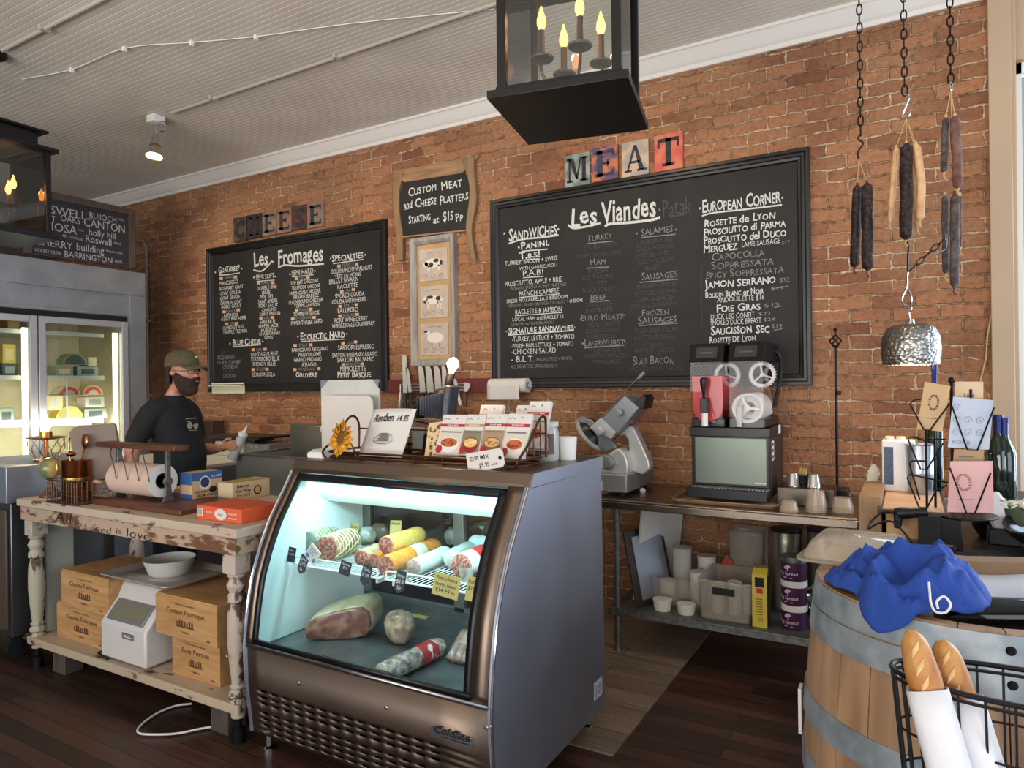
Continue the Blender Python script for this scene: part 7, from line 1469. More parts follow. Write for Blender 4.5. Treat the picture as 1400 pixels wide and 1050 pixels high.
a, b = us(843, 735, 3.84), us(918, 738, 3.84); t = thing('drink_carton', 'tall yellow carton with a black cap panel on the undershelf', 'carton', ((a.x + b.x) / 2, 3.88, USZ)); ch = us(880, 470, 3.84).z - USZ
mb = MB(); mb.box(a.x, b.x, 3.84, 3.93, USZ, USZ + ch); mb.prism([(3.84, USZ + ch), (3.93, USZ + ch), (3.885, USZ + ch + .035)], a.x, b.x, YZ); obj('carton_body', mb, mat('yellow_carton', (196, 172, 58), .5), t)
mb = MB(); mb.box(a.x - .001, a.x + .003, 3.885, 3.89, USZ + ch + .03, USZ + ch + .055); mb.box(a.x, b.x, 3.882, 3.888, USZ + ch + .03, USZ + ch + .05); mb.box(b.x, b.x + .0012, 3.84, 3.93, USZ, USZ + ch); obj('gable_and_side', mb, mat('carton_brown', (84, 66, 34), .5), t)
mb = MB(frame((a.x, 3.8388, USZ), (1, 0, 0), (0, 0, 1))); w_ = b.x - a.x; quad2(mb, w_ * .2, w_ * .8, ch * .78, ch * .97); mb.m = 1; quad2(mb, w_ * .3, w_ * .72, ch * .66, ch * .76); mb.m = 2; [quad2(mb, w_ * .22, w_ * .7, ch * (.24 + .05 * k), ch * (.26 + .05 * k)) for k in range(7)]; [quad2(mb, w_ * (.4 + .05 * k), w_ * (.42 + .05 * k), ch * .1, ch * .2) for k in range(7)]; obj('carton_print', mb, [M['ink'], M['red'], mat('carton_text', (120, 100, 40), .6)], t, smooth=0)
purple = mat('plum_label', (62, 22, 56), .5)
a, b = us(975, 750, 3.86), us(1118, 750, 3.86); xr_ = (a.x + b.x) / 2; R_ = (b.x - a.x) / 2 * .96; Hs = .128
for k, lb in enumerate(('plum labelled fig spread pail at the bottom of its stack', 'plum labelled fig spread pail in the middle of its stack', 'plum labelled fig spread pail at the top of its stack')):
    z = USZ + Hs * k * 1.003 + .0005; y = 3.86 + R_; t = thing('fig_spread_pail', lb, 'pail', (xr_, y, z), 0, 'fig spread pails'); mb = MB(); mb.lathe([(0, 0), (R_ * .9, 0), (R_ * .93, .004), (R_ * .97, Hs - .03), (0, Hs - .03)], (xr_, y, z), 28); obj('pail_body', mb, purple, t)
    mb = MB(); mb.lathe([(R_ * .97, Hs - .032), (R_, Hs - .03), (R_, Hs - .002), (R_ * .96, Hs), (0, Hs)], (xr_, y, z), 28); obj('pail_lid', mb, M['offwhite'] if k < 2 else M['galv'], t)
    mb = MB()
    _g = MB(); text(_g, 'Fig Spread', Matrix.Translation((0, .03, 0)), .018, w=.105, align='c'); quad2(_g, -.025, .025, .013, .017); oval(_g, (0, .075), .014, .01); oval(_g, (-.012, .068), .01, .008); quad2(_g, -.003, .003, .05, .07)
    mb.v = [V((xr_ + (R_ * .975 + .001) * math.sin(p.x / R_ - .35), y - (R_ * .975 + .001) * math.cos(p.x / R_ - .35), z + p.y + .003)) for p in _g.v]; mb.f, mb.k = _g.f, _g.k; obj('label_print', mb, mat('label_lilac', (196, 168, 190), .6) if k == 0 else bpy.data.materials['label_lilac'], t, smooth=0)
for px, yy, lb in ((1015, 4.22, 'tall steel can behind the fig spread pails'), (1200, 4.24, 'wide can with a black lid at the right end of the undershelf')):
    q = us(px, 400, yy); t = thing('food_can', lb, 'can', (q.x, yy, USZ), 0, 'big cans on the undershelf'); h_ = min(.565, us(px, 232, yy).z - USZ); r_ = .085; prof_ = [(0, 0), (r_, 0)]
    for k in range(24): prof_.append((r_ - .0025 * (k % 2), h_ * (.1 + .8 * k / 24)))
    prof_ += [(r_, h_), (0, h_)]; mb = MB(); mb.lathe(prof_, (q.x, yy, USZ), 28); obj('can_body', mb, mat('tin_can', (150, 144, 128), .32, .9) if px < 1100 else bpy.data.materials['tin_can'], t)
    mb = MB(); mb.lathe([(r_ + .001, h_ - .012), (r_ + .003, h_), (r_ + .001, h_ + .004), (0, h_ + .004)], (q.x, yy, USZ), 28); obj('can_lid', mb, M['black'], t)
q = us(1190, 345, 3.95); mb = MB(); rr2 = random.Random(4); rows = []
for i in range(9):
    row = []
    for j in range(14): a_ = 2 * math.pi * j / 14; k = math.sin(math.pi * (i + .3) / 8.6) * (1 + .25 * rr2.uniform(-1, 1)); row.append((q.x + .02 + .1 * k * math.cos(a_), 3.98 + .06 * k * math.sin(a_), USZ + .004 + .30 * i / 8))
    rows.append(row)
mb.sheet(rows, closed=True); one('plastic_bag', mb, M['clear'], 'crumpled clear plastic bag at the right end of the undershelf', 'bag')
# ---------------------------------------------------------------- right-hand counter
CZ, CY0 = .95, 2.97
t = thing('side_counter', 'worn black topped counter at the right below the hanging sausages', 'counter', (.6, 3.4, 0))
mb = MB(); mb.box(-.095, 1.4, CY0, 3.92, CZ - .042, CZ); obj('worn_top', mb, mat('worn_black_top', (34, 33, 36), .35, c2=(120, 116, 112), ns=7, stretch=(.3, 2, 4), lo=.55, hi=.72), t, bevel=.006)
mb = MB(); mb.box(-.05, 1.38, CY0 + .09, 3.9, 0, CZ - .044); obj('cabinet_body', mb, mat('kraft_panel', (112, 88, 66), .8, c2=(92, 72, 54), ns=3), t)
for x in (.03, 1.3): mb = MB(); mb.box(x, x + .055, CY0 + .03, CY0 + .089, 0, CZ - .044); obj('post', mb, mat('cream_post', (188, 162, 128), .6) if x < 1 else bpy.data.materials['cream_post'], t)
# wooden box with a framed board on top
t = thing('wooden_box', 'shallow wooden box topped by a pale board with a dark edge', 'box', (.06, 3.35, CZ)); wz = pY(1208, 697, 3.05).z; wxa, wxb = pY(1212, 720, 3.05).x, .105
mb = MB(); mb.box(wxa, wxb, 3.05, 3.68, CZ, wz - .01); obj('box_body', mb, wood('pale_box_wood', (190, 142, 92), (214, 168, 116), 'x', .6), t, bevel=.003)
mb = MB(); mb.box(wxa - .03, wxb + .02, 3.02, 3.72, wz - .01, wz + .006); obj('board_edge', mb, mat('plum_edge', (70, 52, 58), .5), t, bevel=.003); mb = MB(); mb.box(wxa - .012, wxb + .005, 3.04, 3.70, wz + .006, wz + .009); obj('board_face', mb, wood('board_face_wood', (206, 160, 120), (222, 180, 142), 'x', .5), t)
BZ = wz + .0095
t = thing('cardboard_carton', 'open cardboard carton standing at the left end of the counter', 'carton', (-.16, 3.2, 0)); a = pY(1174, 700, 3.1); cz = pY(1190, 679, 3.1).z
mb = MB(); mb.box(a.x, -.1, 3.1, 3.6, 0, cz); obj('carton', mb, M['brownbox'], t, bevel=.003); mb = MB(); mb.box(a.x + .03, a.x + .06, 3.097, 3.0995, cz - .16, cz - .145); obj('hand_slot', mb, M['dark'], t)
mb = MB(); P = pY(1226, 658, 3.55)
t = thing('juice_carton', 'white drink carton with two caps and a dark blue panel', 'carton', (P.x, 3.55, BZ)); a, b = pY(1206, 655, 3.5), pY(1222, 655, 3.5); zt = pY(1220, 602, 3.5).z; dx = b.x - a.x
mb = MB(); mb.box(a.x, a.x + .13, 3.5, 3.6, BZ, zt); obj('carton_body', mb, M['white'], t, bevel=.006); mb = MB(); mb.box(a.x + .008, a.x + .045, 3.498, 3.4995, BZ + .03, zt - .03); obj('blue_panel', mb, mat('navy_panel', (46, 58, 84), .4, c2=(70, 84, 112), ns=60), t); mb = MB(); [mb.cyl((a.x + x, 3.55, zt), (a.x + x, 3.55, zt + .014), .018, n=16) for x in (.03, .075)]; obj('caps', mb, mat('cream_cap', (226, 206, 180), .5), t)
P = pY(1258, 650, 3.5); r_ = .058; hb_ = pY(1258, 607, 3.5).z - BZ; t = thing('metal_bucket', 'small galvanised bucket beside the white drink carton', 'bucket', (P.x, 3.5, BZ)); mb = MB(); mb.lathe([(0, .001), (r_ * .78, .001), (r_ * .8, .004), (r_ * .9, hb_ * .4), (r_ * .915, hb_ * .42), (r_ * .9, hb_ * .44), (r_, hb_ - .004), (r_ + .004, hb_), (r_ - .002, hb_), (r_ * .8, .01), (0, .008)], (P.x, 3.5, BZ), 28); obj('bucket_body', mb, mat('bright_galv', (176, 180, 184), .32, .9), t)
P = pY(1193, 655, 3.6); q = random.Random(11); mb = MB(); mb.loft([[(P.x + (r + q.uniform(-.006, .006)) * math.cos(2 * math.pi * j / 10) + dx_, 3.6 + r * .8 * math.sin(2 * math.pi * j / 10), BZ + z) for j in range(10)] for r, z, dx_ in ((.03, 0, 0), (.034, .015, 0), (.026, .04, -.004), (.03, .06, 0), (.022, .085, .008), (.012, .105, .006))]); one('stone_figurine', mb, mat('bone_white', (206, 196, 180), .6, c2=(110, 96, 84), ns=30, lo=.55, hi=.65), 'small mottled white figurine on the wooden box by the brick wall', 'figurine')
# scanner, cable, angled black tray
t = thing('barcode_scanner', 'black handheld scanner lying in front of the wooden box', 'scanner', (.0, 2.99, CZ)); pA, pB = pY(1226, 702, 2.99), pY(1268, 700, 3.0)
mb = MB(); mb.tube([pA + V((-.002, 0, -.004)), pA, pA.lerp(pB, .12), pA.lerp(pB, .5), pB], [.012, .022, .024, .02, .018], 14); mb.tube([pA + V((.006, 0, 0)), pA + V((.002, -.005, -.055))], [.018, .012], 10); obj('scanner_body', mb, M['black'], t, bevel=.002)
mb = MB(); mb.box(pA.x - .02, pA.x + .06, 2.975, 3.04, CZ + .001, CZ + .012); mb.box(pA.x + .07, pB.x + .04, 2.98, 3.05, CZ + .001, pB.z - .012); obj('stand', mb, M['blackmatte'], t, bevel=.003)
mb = MB(); mb.tube(smoothpts([pA, pY(1208, 700, 2.99), pY(1192, 712, 2.955), pY(1187, 723, 2.95), pY(1200, 716, 2.955), pY(1222, 714, 2.96), V((.02, 2.98, CZ + .01)), V((.12, 3.0, CZ + .008))], 6), .004, 6); one('scanner_cable', mb, M['black'], 'thin black cable looping from the handheld scanner', 'cable')
T = Matrix.Translation(V((pY(1264, 736, 2.995).x, 3.0, CZ + .001))) @ Matrix.Rotation(rad(-14), 4, 'Z'); mb = MB(T); mb.box(-.12, .1, -.02, .12, 0, .014); t = thing('card_tray', 'black edged wooden tray lying angled at the counter front', 'tray', T.translation, 0); obj('tray', mb, M['blackmatte'], t, bevel=.002); mb = MB(T); mb.box(-.1, .09, -.008, .11, .014, .0155); obj('wood_face', mb, M['oak'], t)
# card rack
cp_ = (1230, 500, 4.375); YC = 2.99
def cq(x, y, Y=YC): return pY(cp_[0] + x / cp_[2], cp_[1] + y / cp_[2], Y)
base = cq(285, 890, 3.02); t = thing('card_rack', 'black wire spinner rack holding greeting cards on the counter', 'card rack', (base.x, 3.02, CZ)); bzp = cq(285, 880, 3.02).z
mb = MB(); mb.box(base.x - .045, base.x + .045, 3.0, 3.09, CZ, bzp - .02); mb.lathe([(0, -.02), (.11, -.02), (.11, -.012), (0, -.01)], (base.x + .055, 3.1, bzp), 32); obj('pedestal', mb, M['black'], t, bevel=.003)
mb = MB(); pk = cq(310, 95, 3.14); px_ = cq(160, 600, 3.1).x; px2 = cq(212, 600, 3.14).x
for x, y, z in ((px_, 3.1, cq(0, 380, 3.1).z), (px2, 3.14, cq(0, 300, 3.14).z), (cq(378, 500, 3.14).x, 3.14, cq(0, 500, 3.14).z + .1), (cq(430, 500, 3.14).x, 3.14, pk.z - .03)): mb.cyl((x, y, bzp - .012), (x, y, z), .0045, n=8)
mb.ball((pk.x, 3.14, pk.z + .005), .012, 12, 8); mb.cyl((pk.x, 3.14, bzp - .01), (pk.x, 3.14, pk.z), .006, n=8); obj('posts', mb, M['iron'], t)
def wire(pts, Y0=YC, Y1=None): return [cq(x, y, Y0 if Y1 is None else Y0 + (Y1 - Y0) * k / max(1, len(pts) - 1)) for k, (x, y) in enumerate(pts)]
for pts in (((125, 200), (85, 205), (62, 230), (145, 383), (182, 385), (300, 225)), ((310, 235), (405, 502), (465, 505), (565, 250)), ((300, 610), (400, 882), (450, 882), (545, 640)), ((160, 450), (75, 425), (50, 440), (125, 618), (165, 618), (255, 470), (275, 440), (160, 440)), ((165, 570), (75, 568), (58, 585), (120, 800)), ((290, 700), (60, 650), (45, 670), (115, 845), (165, 850), (215, 750), (285, 712))):
    mb = MB(); mb.tube(wire(pts), .0032, 6); obj('wire_pocket', mb, M['iron'], t)
def card(label, pts, Y, lean, m, pm, draw, n=1):
    P = [cq(x, y, Y + (lean if k < 2 else 0)) for k, (x, y) in enumerate(pts)]; c = sum(P, V()) / 4; t = thing('greeting_card', label, 'card', c - V((0, 0, (P[0].z - P[3].z) / 2)), 0, 'greeting cards on the rack')
    mb = MB()
    for k in range(n): o_ = V((.004 * k, .006 * k, 0)); mb.add([p + o_ for p in P] + [p + o_ + V((0, .003, 0)) for p in P], [(0, 1, 2, 3), (7, 6, 5, 4), (0, 4, 5, 1), (1, 5, 6, 2), (2, 6, 7, 3), (3, 7, 4, 0)])
    obj('card_stack' if n > 1 else 'card_sheet', mb, m, t, smooth=0)
    w_ = (P[1] - P[0]).length; h_ = (P[0] - P[3]).length; mb = MB(frame(P[3] - V((0, .0012, 0)), P[2] - P[3], P[0] - P[3])); draw(mb, w_, h_); obj('card_print', mb, pm, t, smooth=0)
def wreath(mb, w_, h_):
    for k in range(16): a_ = k * .39; oval(mb, (w_ * .5 + w_ * .17 * math.cos(a_), h_ * .58 + h_ * .15 * math.sin(a_)), w_ * .055, h_ * .014 + h_ * .012 * (k % 2), None, 8)
    quad2(mb, w_ * .3, w_ * .7, h_ * .24, h_ * .255)
def swirls(mb, w_, h_):
    for j in range(7):
        cx, cy = w_ * (.2 + .3 * (j % 3)), h_ * (.3 + .24 * (j // 3)); stroke(mb, [(cx + w_ * .11 * math.cos(u * .6) * (1 - u / 16), cy + h_ * .09 * math.sin(u * .6) * (1 - u / 16)) for u in range(15)], .0022)
    text(mb, 'BONJ', Matrix.Translation((w_ * .08, h_ * .08, 0)), h_ * .07, w=w_ * .5)
tanc = mat('tan_card', (196, 160, 116), .6, coat=.4); 
card('tan greeting card with a dark wreath, upper left on the rack', ((150, 95), (305, 122), (255, 395), (103, 375)), YC + .012, .05, tanc, mat('card_ink', (112, 88, 70), .7), wreath)
card('silvery blue greeting card in clear film, upper right on the rack', ((320, 185), (555, 207), (528, 502), (288, 488)), YC + .012, .045, mat('silver_card', (196, 204, 218), .25, c2=(168, 178, 198), ns=5, coat=.8), mat('silver_ink', (134, 144, 166), .6), swirls, 2)
card('stack of pink greeting cards with a floral crest, lower on the rack', ((303, 572), (536, 572), (541, 880), (285, 876)), YC + .012, .045, mat('pink_card', (222, 170, 166), .4, coat=.6), mat('pink_ink', (176, 120, 120), .7), wreath, 4)
card('tan card with blue lettering, at the back of the rack', ((330, 95), (500, 95), (500, 250), (330, 250)), 3.16, .0, tanc, mat('blue_letter', (46, 52, 96), .7), lambda mb, w_, h_: text(mb, 'To B', Matrix.Translation((w_ * .3, h_ * .4, 0)), h_ * .14, w=w_ * .4))
card('tan cards in the rack pocket below the silvery blue card', ((325, 500), (505, 500), (500, 570), (320, 570)), 3.12, .0, mat('tan_cards_low', (170, 138, 100), .6), M['inkgrey'], lambda mb, w_, h_: quad2(mb, w_ * .2, w_ * .7, h_ * .3, h_ * .4))
# bottles on a black riser
t = thing('display_riser', 'black display riser behind the card rack', 'riser', (.42, 3.45, CZ)); mb = MB(); mb.box(.285, .62, 3.3, 3.6, CZ, 1.10); obj('riser', mb, M['black'], t, bevel=.003)
gl = mat('dark_green_glass', (16, 30, 18), .08, coat=.5); foil = mat('blue_foil', (36, 40, 92), .3, .6)
def bottle(label, x, y, z, h, r): 
    t = thing('wine_bottle', label, 'bottle', (x, y, z), 0, 'wine bottles behind the card rack'); mb = MB(); mb.lathe([(0, 0), (r * .95, .0), (r, .006), (r, h * .5), (r * .9, h * .58), (r * .45, h * .72), (r * .34, h * .8), (r * .34, h * .97), (0, h * .97)], (x, y, z), 24); obj('bottle_glass', mb, gl, t)
    mb = MB(); mb.lathe([(r * .37, h * .78), (r * .36, h * .93), (r * .42, h * .935), (r * .42, h), (0, h)], (x, y, z), 20); obj('foil', mb, foil, t)
q = pY(1297, 570, 3.4); bottle('dark wine bottle with blue foil between the two upper cards', max(q.x, .33), 3.4, 1.1, max(.3, q.z - 1.1), .042)
q = pY(1364, 567, 3.4); bottle('dark wine bottle with blue foil at the far right by the casing', q.x, 3.4, 1.1, max(.3, q.z - 1.1), .045)
q = pY(1277, 497, 3.62); bottle('tall slim bottle with blue foil rising above the tan greeting card', q.x, 3.62, BZ, q.z - BZ, .03)
P = pY(1366, 652, 3.2); T = Matrix.Translation(V((P.x, 3.2, 1.06))) @ Matrix.Rotation(rad(-24), 4, 'Y'); mb = MB(T); mb.prism(rrect(-.035, .035, -.06, .08, .015), -.03, .03, XZ); t = thing('card_reader', 'white tilted card reader beside the right-hand wine bottle', 'card reader', (P.x, 3.2, CZ)); obj('reader_body', mb, M['white'], t, bevel=.006); mb = MB(T); mb.box(-.041, -.0345, -.028, .028, -.05, .07); obj('dark_side', mb, M['alu_dark'], t); mb = MB(); mb.box(P.x - .04, P.x + .06, 3.15, 3.25, CZ, 1.012); obj('reader_base', mb, M['black'], t, bevel=.004)
# black bowl with white flowers, dark vase
q = pY(1352, 742, 3.0); t = thing('black_dish', 'wavy black dish at the right front of the counter', 'dish', (.33, 3.05, CZ)); mb = MB(); rows = []
for k, (r, z) in enumerate(((.06, .004), (.1, .02), (.15, .06), (.17, .095))): rows.append([(.49 + r * 1.15 * math.cos(2 * math.pi * j / 32), 3.10 + r * .75 * math.sin(2 * math.pi * j / 32), CZ + z + .02 * (k / 3) * math.sin(3 * 2 * math.pi * j / 32)) for j in range(32)])
mb.sheet(rows, closed=True); mb.add([tuple(p) for p in rows[0]], [tuple(range(32))]); obj('dish', mb, mat('black_glaze', (26, 26, 30), .2), t, solid=.006)
mb = MB(); mb.ball((.56, 3.10, CZ + .10), (.06, .035, .035), 16, 10); mb.ball((.46, 3.14, CZ + .075), (.05, .03, .03), 16, 10); one('bread_roll', mb, M['offwhite'], 'pale rounded pieces lying in the wavy black dish', 'piece')
P = pY(1359, 700, 3.2); t = thing('dark_vase', 'round dark glossy vase holding white flowers', 'vase', (P.x, 3.3, CZ)); mb = MB(); mb.lathe([(0, 0), (.04, 0), (.065, .04), (.068, .075), (.045, .11), (.03, .12), (.034, .135), (.028, .135), (0, .12)], (P.x, 3.3, CZ), 24); obj('vase_body', mb, mat('black_ceramic', (20, 18, 22), .12), t)
P = pY(1386, 694, 3.2); q = random.Random(8); t = thing('white_flowers', 'cluster of white flowers at the right edge beside the vase', 'flowers', (P.x, 3.2, CZ)); mb = MB()
for k in range(46):
    a_, b_ = q.uniform(0, 6.28), q.uniform(0, 1); d_ = V((math.cos(a_) * .055, math.sin(a_) * .05, .03 * b_)) * q.uniform(.5, 1); c = V((P.x, 3.2, P.z)) + d_; u_ = V((q.uniform(-1, 1), q.uniform(-1, 1), q.uniform(-1, 1))).normalized(); v_ = u_.cross(V((.3, .5, .8))).normalized(); mb.add([c + u_ * .016, c + v_ * .014, c - u_ * .016, c - v_ * .014], [(0, 1, 2, 3)])
obj('petals', mb, mat('petal_white', (226, 224, 206), .7), t, solid=.002); mb = MB(); mb.cyl((P.x, 3.2, CZ), (P.x, 3.2, P.z), .03, .045); obj('foliage', mb, mat('leaf_green', (70, 78, 50), .7), t)

# ---------------------------------------------------------------- hanging sausages and pendant
YS = 3.5
def hq(x, y, Y=YS): return pY(1130 + x / 2.5, y / 2.5, Y)
def chain(label, x, ytop, ybot, hook=None):
    b = hq(x, ybot); mb = MB(); chainmb(mb, (b.x, YS, CEIL - .004), (b.x, YS, b.z), .052, .0032, .011); t = one('hanging_chain', mb, M['iron'], label, 'chain', 'chains holding the sausages'); return b
def hook(label, pts, m=None, r=.0035):
    mb = MB(); mb.tube(smoothpts([hq(x, y) for x, y in pts], 6), r, 7); return one('s_hook', mb, m or M['chrome'], label, 'hook', 'hooks on the chains')
chain('dark chain at the left, above the pair of dark salamis', 117, 0, 460); chain('dark chain in the middle, above the cream and dark sausages', 267, 0, 325); chain('dark chain at the right, nearest the casing', 425, 0, 285)
hook('dark twisted hook on the left chain', ((117, 458), (108, 475), (125, 490), (108, 520), (110, 545)), M['iron'], .004); hook('silver S hook on the middle chain', ((267, 325), (283, 328), (272, 360), (258, 395), (262, 402), (282, 395), (288, 378))); hook('small silver clip on the right chain', ((425, 282), (430, 292), (425, 310), (421, 296), (424, 284)))
def saus(label, x0, y0, x1, y1, wpx, m, dy=0, ends=None, bend=0):
    A, B = hq(x0, y0, YS + dy), hq(x1, y1, YS + dy); r = (hq(x0 + wpx / 2, y0).x - hq(x0 - wpx / 2, y0).x) / 2; t = thing('hanging_salami', label, 'salami', B, 0, 'sausages hanging from chains'); Lg = (A - B).length; q = random.Random(int(x0 * 7 + y0)); rows = []
    for i in range(25):
        f_ = i / 24; c = A.lerp(B, f_) + V((bend * math.sin(f_ * math.pi), 0, 0)); k = min(1, math.sqrt(max(0.02, 1 - (max(0, .06 - f_) / .062) ** 2)), math.sqrt(max(.02, 1 - (max(0, f_ - .94) / .062) ** 2))); rows.append([c + V((math.cos(w_), math.sin(w_), 0)) * r * k * (1 + .05 * math.sin(3 * w_ + 14 * f_) + q.uniform(-.035, .035)) for w_ in [2 * math.pi * j / 14 for j in range(14)]])
    mb = MB(); mb.loft(rows); obj('salami_body', mb, m, t)
    mb = MB(); mb.tube([A + V((0, 0, .012)), A, A - V((0, 0, .01))], [.004, .007, .006], 7); mb.tube([B + V((0, 0, .006)), B, B - V((.003, 0, .014)), B - V((-.006, 0, .03))], [.007, .006, .004, .006], 7); obj('tied_end', mb, ends or M['twine'], t)
    return A
M['twine'] = mat('string_twine', (186, 152, 104), .8); dsal = mat('dark_salami', (38, 27, 25), .45, c2=(74, 60, 56), ns=46, bump=.7, lo=.45, hi=.75, spec=.2); csal = mat('cream_salami', (196, 146, 100), .55, c2=(216, 176, 130), ns=24, bump=.4); msal = mat('mauve_salami', (92, 60, 50), .65, spec=.2, c2=(122, 90, 80), ns=30, bump=.5); gsal = mat('grey_salami', (62, 50, 46), .65, spec=.2, c2=(98, 88, 86), ns=36, bump=.6); rend = mat('red_end', (110, 40, 36), .5)
strings = MB()
def tie(x0, y0, x1, y1, dy=0): strings.tube([hq(x0, y0), hq(x1, y1, YS + dy)], .0018, 4)
saus('dark salami at the left of the left pair, slightly behind', 105, 632, 96, 915, 34, dsal, .03, rend); tie(110, 545, 105, 630, .03)
saus('dark salami in front, right one of the left pair', 138, 625, 141, 925, 42, dsal, -.01, rend); tie(110, 545, 138, 622, -.01)
saus('cream salami at the left of the dark one on the middle chain', 238, 505, 218, 765, 24, csal, .01, None); tie(272, 405, 238, 503, .01)
saus('long dark salami in the middle of the centre chain', 272, 490, 272, 820, 46, dsal, -.03); tie(272, 405, 272, 488, -.03)
saus('cream salami curving at the right of the middle chain', 305, 490, 318, 755, 30, csal, .0, None, .012); tie(272, 405, 305, 488)
saus('second cream salami behind the curving one', 300, 500, 312, 780, 24, csal, .04); tie(272, 405, 300, 498, .04)
saus('short dark grey salami at the upper left of the right chain', 408, 400, 402, 590, 28, gsal, .01); tie(425, 310, 408, 398, .01)
saus('mauve salami at the upper right of the right chain', 438, 395, 450, 645, 36, msal, -.02); tie(425, 310, 438, 393, -.02)
saus('grey salami hanging lowest on the right chain', 438, 662, 438, 985, 34, gsal, -.0, rend); tie(440, 645, 438, 660)
saus('dark salami behind the lowest grey one', 405, 665, 408, 938, 26, gsal, .05); tie(440, 645, 405, 663, .05)
saus('short mauve salami beside the lowest grey one', 455, 665, 456, 850, 16, msal, .03); tie(440, 645, 455, 663, .03); tie(425, 310, 428, 400); tie(428, 400, 440, 645)
one('hanging_strings', strings, M['twine'], 'thin strings tying the sausages to their hooks', 'string', smooth=0)
hook('long dark hook under the middle salami', ((272, 822), (280, 840), (278, 880), (278, 930)), M['iron'], .004); hook('large silver hook carrying the hammered pendant', ((278, 930), (276, 945), (275, 980), (258, 1020), (268, 1045), (290, 1030), (285, 1000), (268, 985)), None, .004)
mb = MB(); chainmb(mb, hq(285, 925), hq(408, 812), .05, .003, .01); one('slack_chain', mb, M['iron'], 'short slanting chain from the pendant hook to the right sausages', 'chain'); hook('silver hook at the upper end of the slanting chain', ((405, 818), (412, 806), (408, 850), (370, 870)))
lp = pY(1245, 470, YS); zt, zb = pY(1245, 443, YS).z, pY(1245, 499, YS).z; R_ = (pY(1287, 480, YS).x - pY(1203, 480, YS).x) / 2; Hh = zt - zb
t = thing('hammered_pendant', 'round hammered silver pendant lamp shade below the sausages', 'pendant lamp', (lp.x, YS, zb)); m, tt, b_ = nt('hammered_metal'); b_.inputs['Base Color'].default_value = L((150, 146, 140)); b_.inputs['Metallic'].default_value = 1; b_.inputs['Roughness'].default_value = .28; vo = N(tt, 'ShaderNodeTexVoronoi'); vo.inputs['Scale'].default_value = 70; bp = N(tt, 'ShaderNodeBump'); bp.inputs['Strength'].default_value = .6; bp.inputs['Distance'].default_value = .006; tc_ = coords(tt); tt.links.new(tc_, vo.inputs['Vector']); tt.links.new(vo.outputs['Distance'], bp.inputs['Height']); tt.links.new(bp.outputs['Normal'], b_.inputs['Normal'])
mb = MB(); mb.lathe([(.02, Hh), (R_ * .55, Hh * .985), (R_ * .8, Hh * .9), (R_ * .95, Hh * .7), (R_, Hh * .42), (R_ * .97, Hh * .15), (R_ * .93, 0), (R_ * .91, 0), (R_ * .95, Hh * .16), (R_ * .975, Hh * .42), (R_ * .92, Hh * .68), (R_ * .78, Hh * .87), (.02, Hh * .96)], (lp.x, YS, zb), 44); obj('shade', mb, m, t, smooth=60)
mb = MB(); mb.lathe([(0, Hh + .02), (.014, Hh + .02), (.02, Hh), (.02, Hh - .03), (.016, Hh - .06), (0, Hh - .06)], (lp.x, YS, zb), 16); mb.tube(smoothpts([(lp.x, YS, zb + Hh + .015), hq(282, 1070), hq(290, 1055), hq(283, 1035)], 5), .004, 6); obj('fitting', mb, M['chrome'], t)
mb = MB(); mb.ball((lp.x, YS, zb + Hh * .42), (.03, .03, .036), 16, 10); obj('bulb', mb, M['bulb'], t); point('pendant_light', (lp.x, YS, zb + .02), 7, (1, .74, .45), .04)

# ---------------------------------------------------------------- barrel, apron, bread basket
bc = pD(1325, 850, 1.655); BX, BY, BH, RT_, RB_ = bc.x, bc.y, 1.08, .333, .372
oakb = wood('barrel_oak', (136, 102, 74), (172, 136, 102), 'z', .6, .7, 12, .2); hoop = mat('zinc_hoop', (176, 182, 186), .5, .5, c2=(132, 140, 144), ns=12, rvar=.1)
t = thing('wine_barrel', 'oak wine barrel with grey steel hoops in the right foreground', 'barrel', (BX, BY, 0))
def br(z): return RB_ - (RB_ - RT_) * ((z - BH / 2) / (BH / 2)) ** 2
mb = MB(); n = 26
for k in range(n):
    a0, a1 = 2 * math.pi * k / n + .004, 2 * math.pi * (k + 1) / n - .004; rows = []
    for i in range(17): z = BH * i / 16; rows.append([(BX + (br(z) - d) * math.cos(a_), BY + (br(z) - d) * math.sin(a_), z) for a_, d in ((a0, .0008), ((a0 * 3 + a1) / 4, 0), ((a0 + a1) / 2, 0), ((a0 + 3 * a1) / 4, 0), (a1, .0008), (a1, .026), (a0, .026))])
    mb.loft(rows)
obj('staves', mb, oakb, t, smooth=30)
mb = MB(); mb.lathe([(0, 0), (br(BH - .035) - .025, 0), (br(BH - .035) - .025, .02), (0, .02)], (BX, BY, BH - .13), 40); obj('head', mb, wood('barrel_head', (150, 110, 74), (180, 138, 98), 'x', .6), t)
for z0, z1 in ((BH - .062, BH - .004), (BH - .128, BH - .066), (.735, .80), (.60, .655), (.40, .455), (.27, .335), (.07, .13), (.004, .062)):
    mb = MB(); mb.lathe([(br(z0) + .0005, z0), (br(z0) + .004, z0), (br(z1) + .004, z1), (br(z1) + .0005, z1)], (BX, BY, 0), 64); h_ = obj('hoop', mb, hoop, t)
    zc_ = (z0 + z1) / 2; mb = MB()
    for a_ in (-82,): d_ = V((math.cos(rad(a_)), math.sin(rad(a_)), 0)); mb.tube([V((BX, BY, zc_)) + d_ * (br(zc_) + .003), V((BX, BY, zc_)) + d_ * (br(zc_) + .009)], [.010, .006], 10)
    obj('rivet', mb, M['iron'], h_)
pt_ = V((BX, BY, BH)); dpt = pX(1095, 912, BX - RB_ - .003); mb = MB(); q = pD(1092, 918, 1.62); mb.box(BX - RB_ - .012, BX - RB_ - .004, BY - .02, BY + .02, .64, .76)
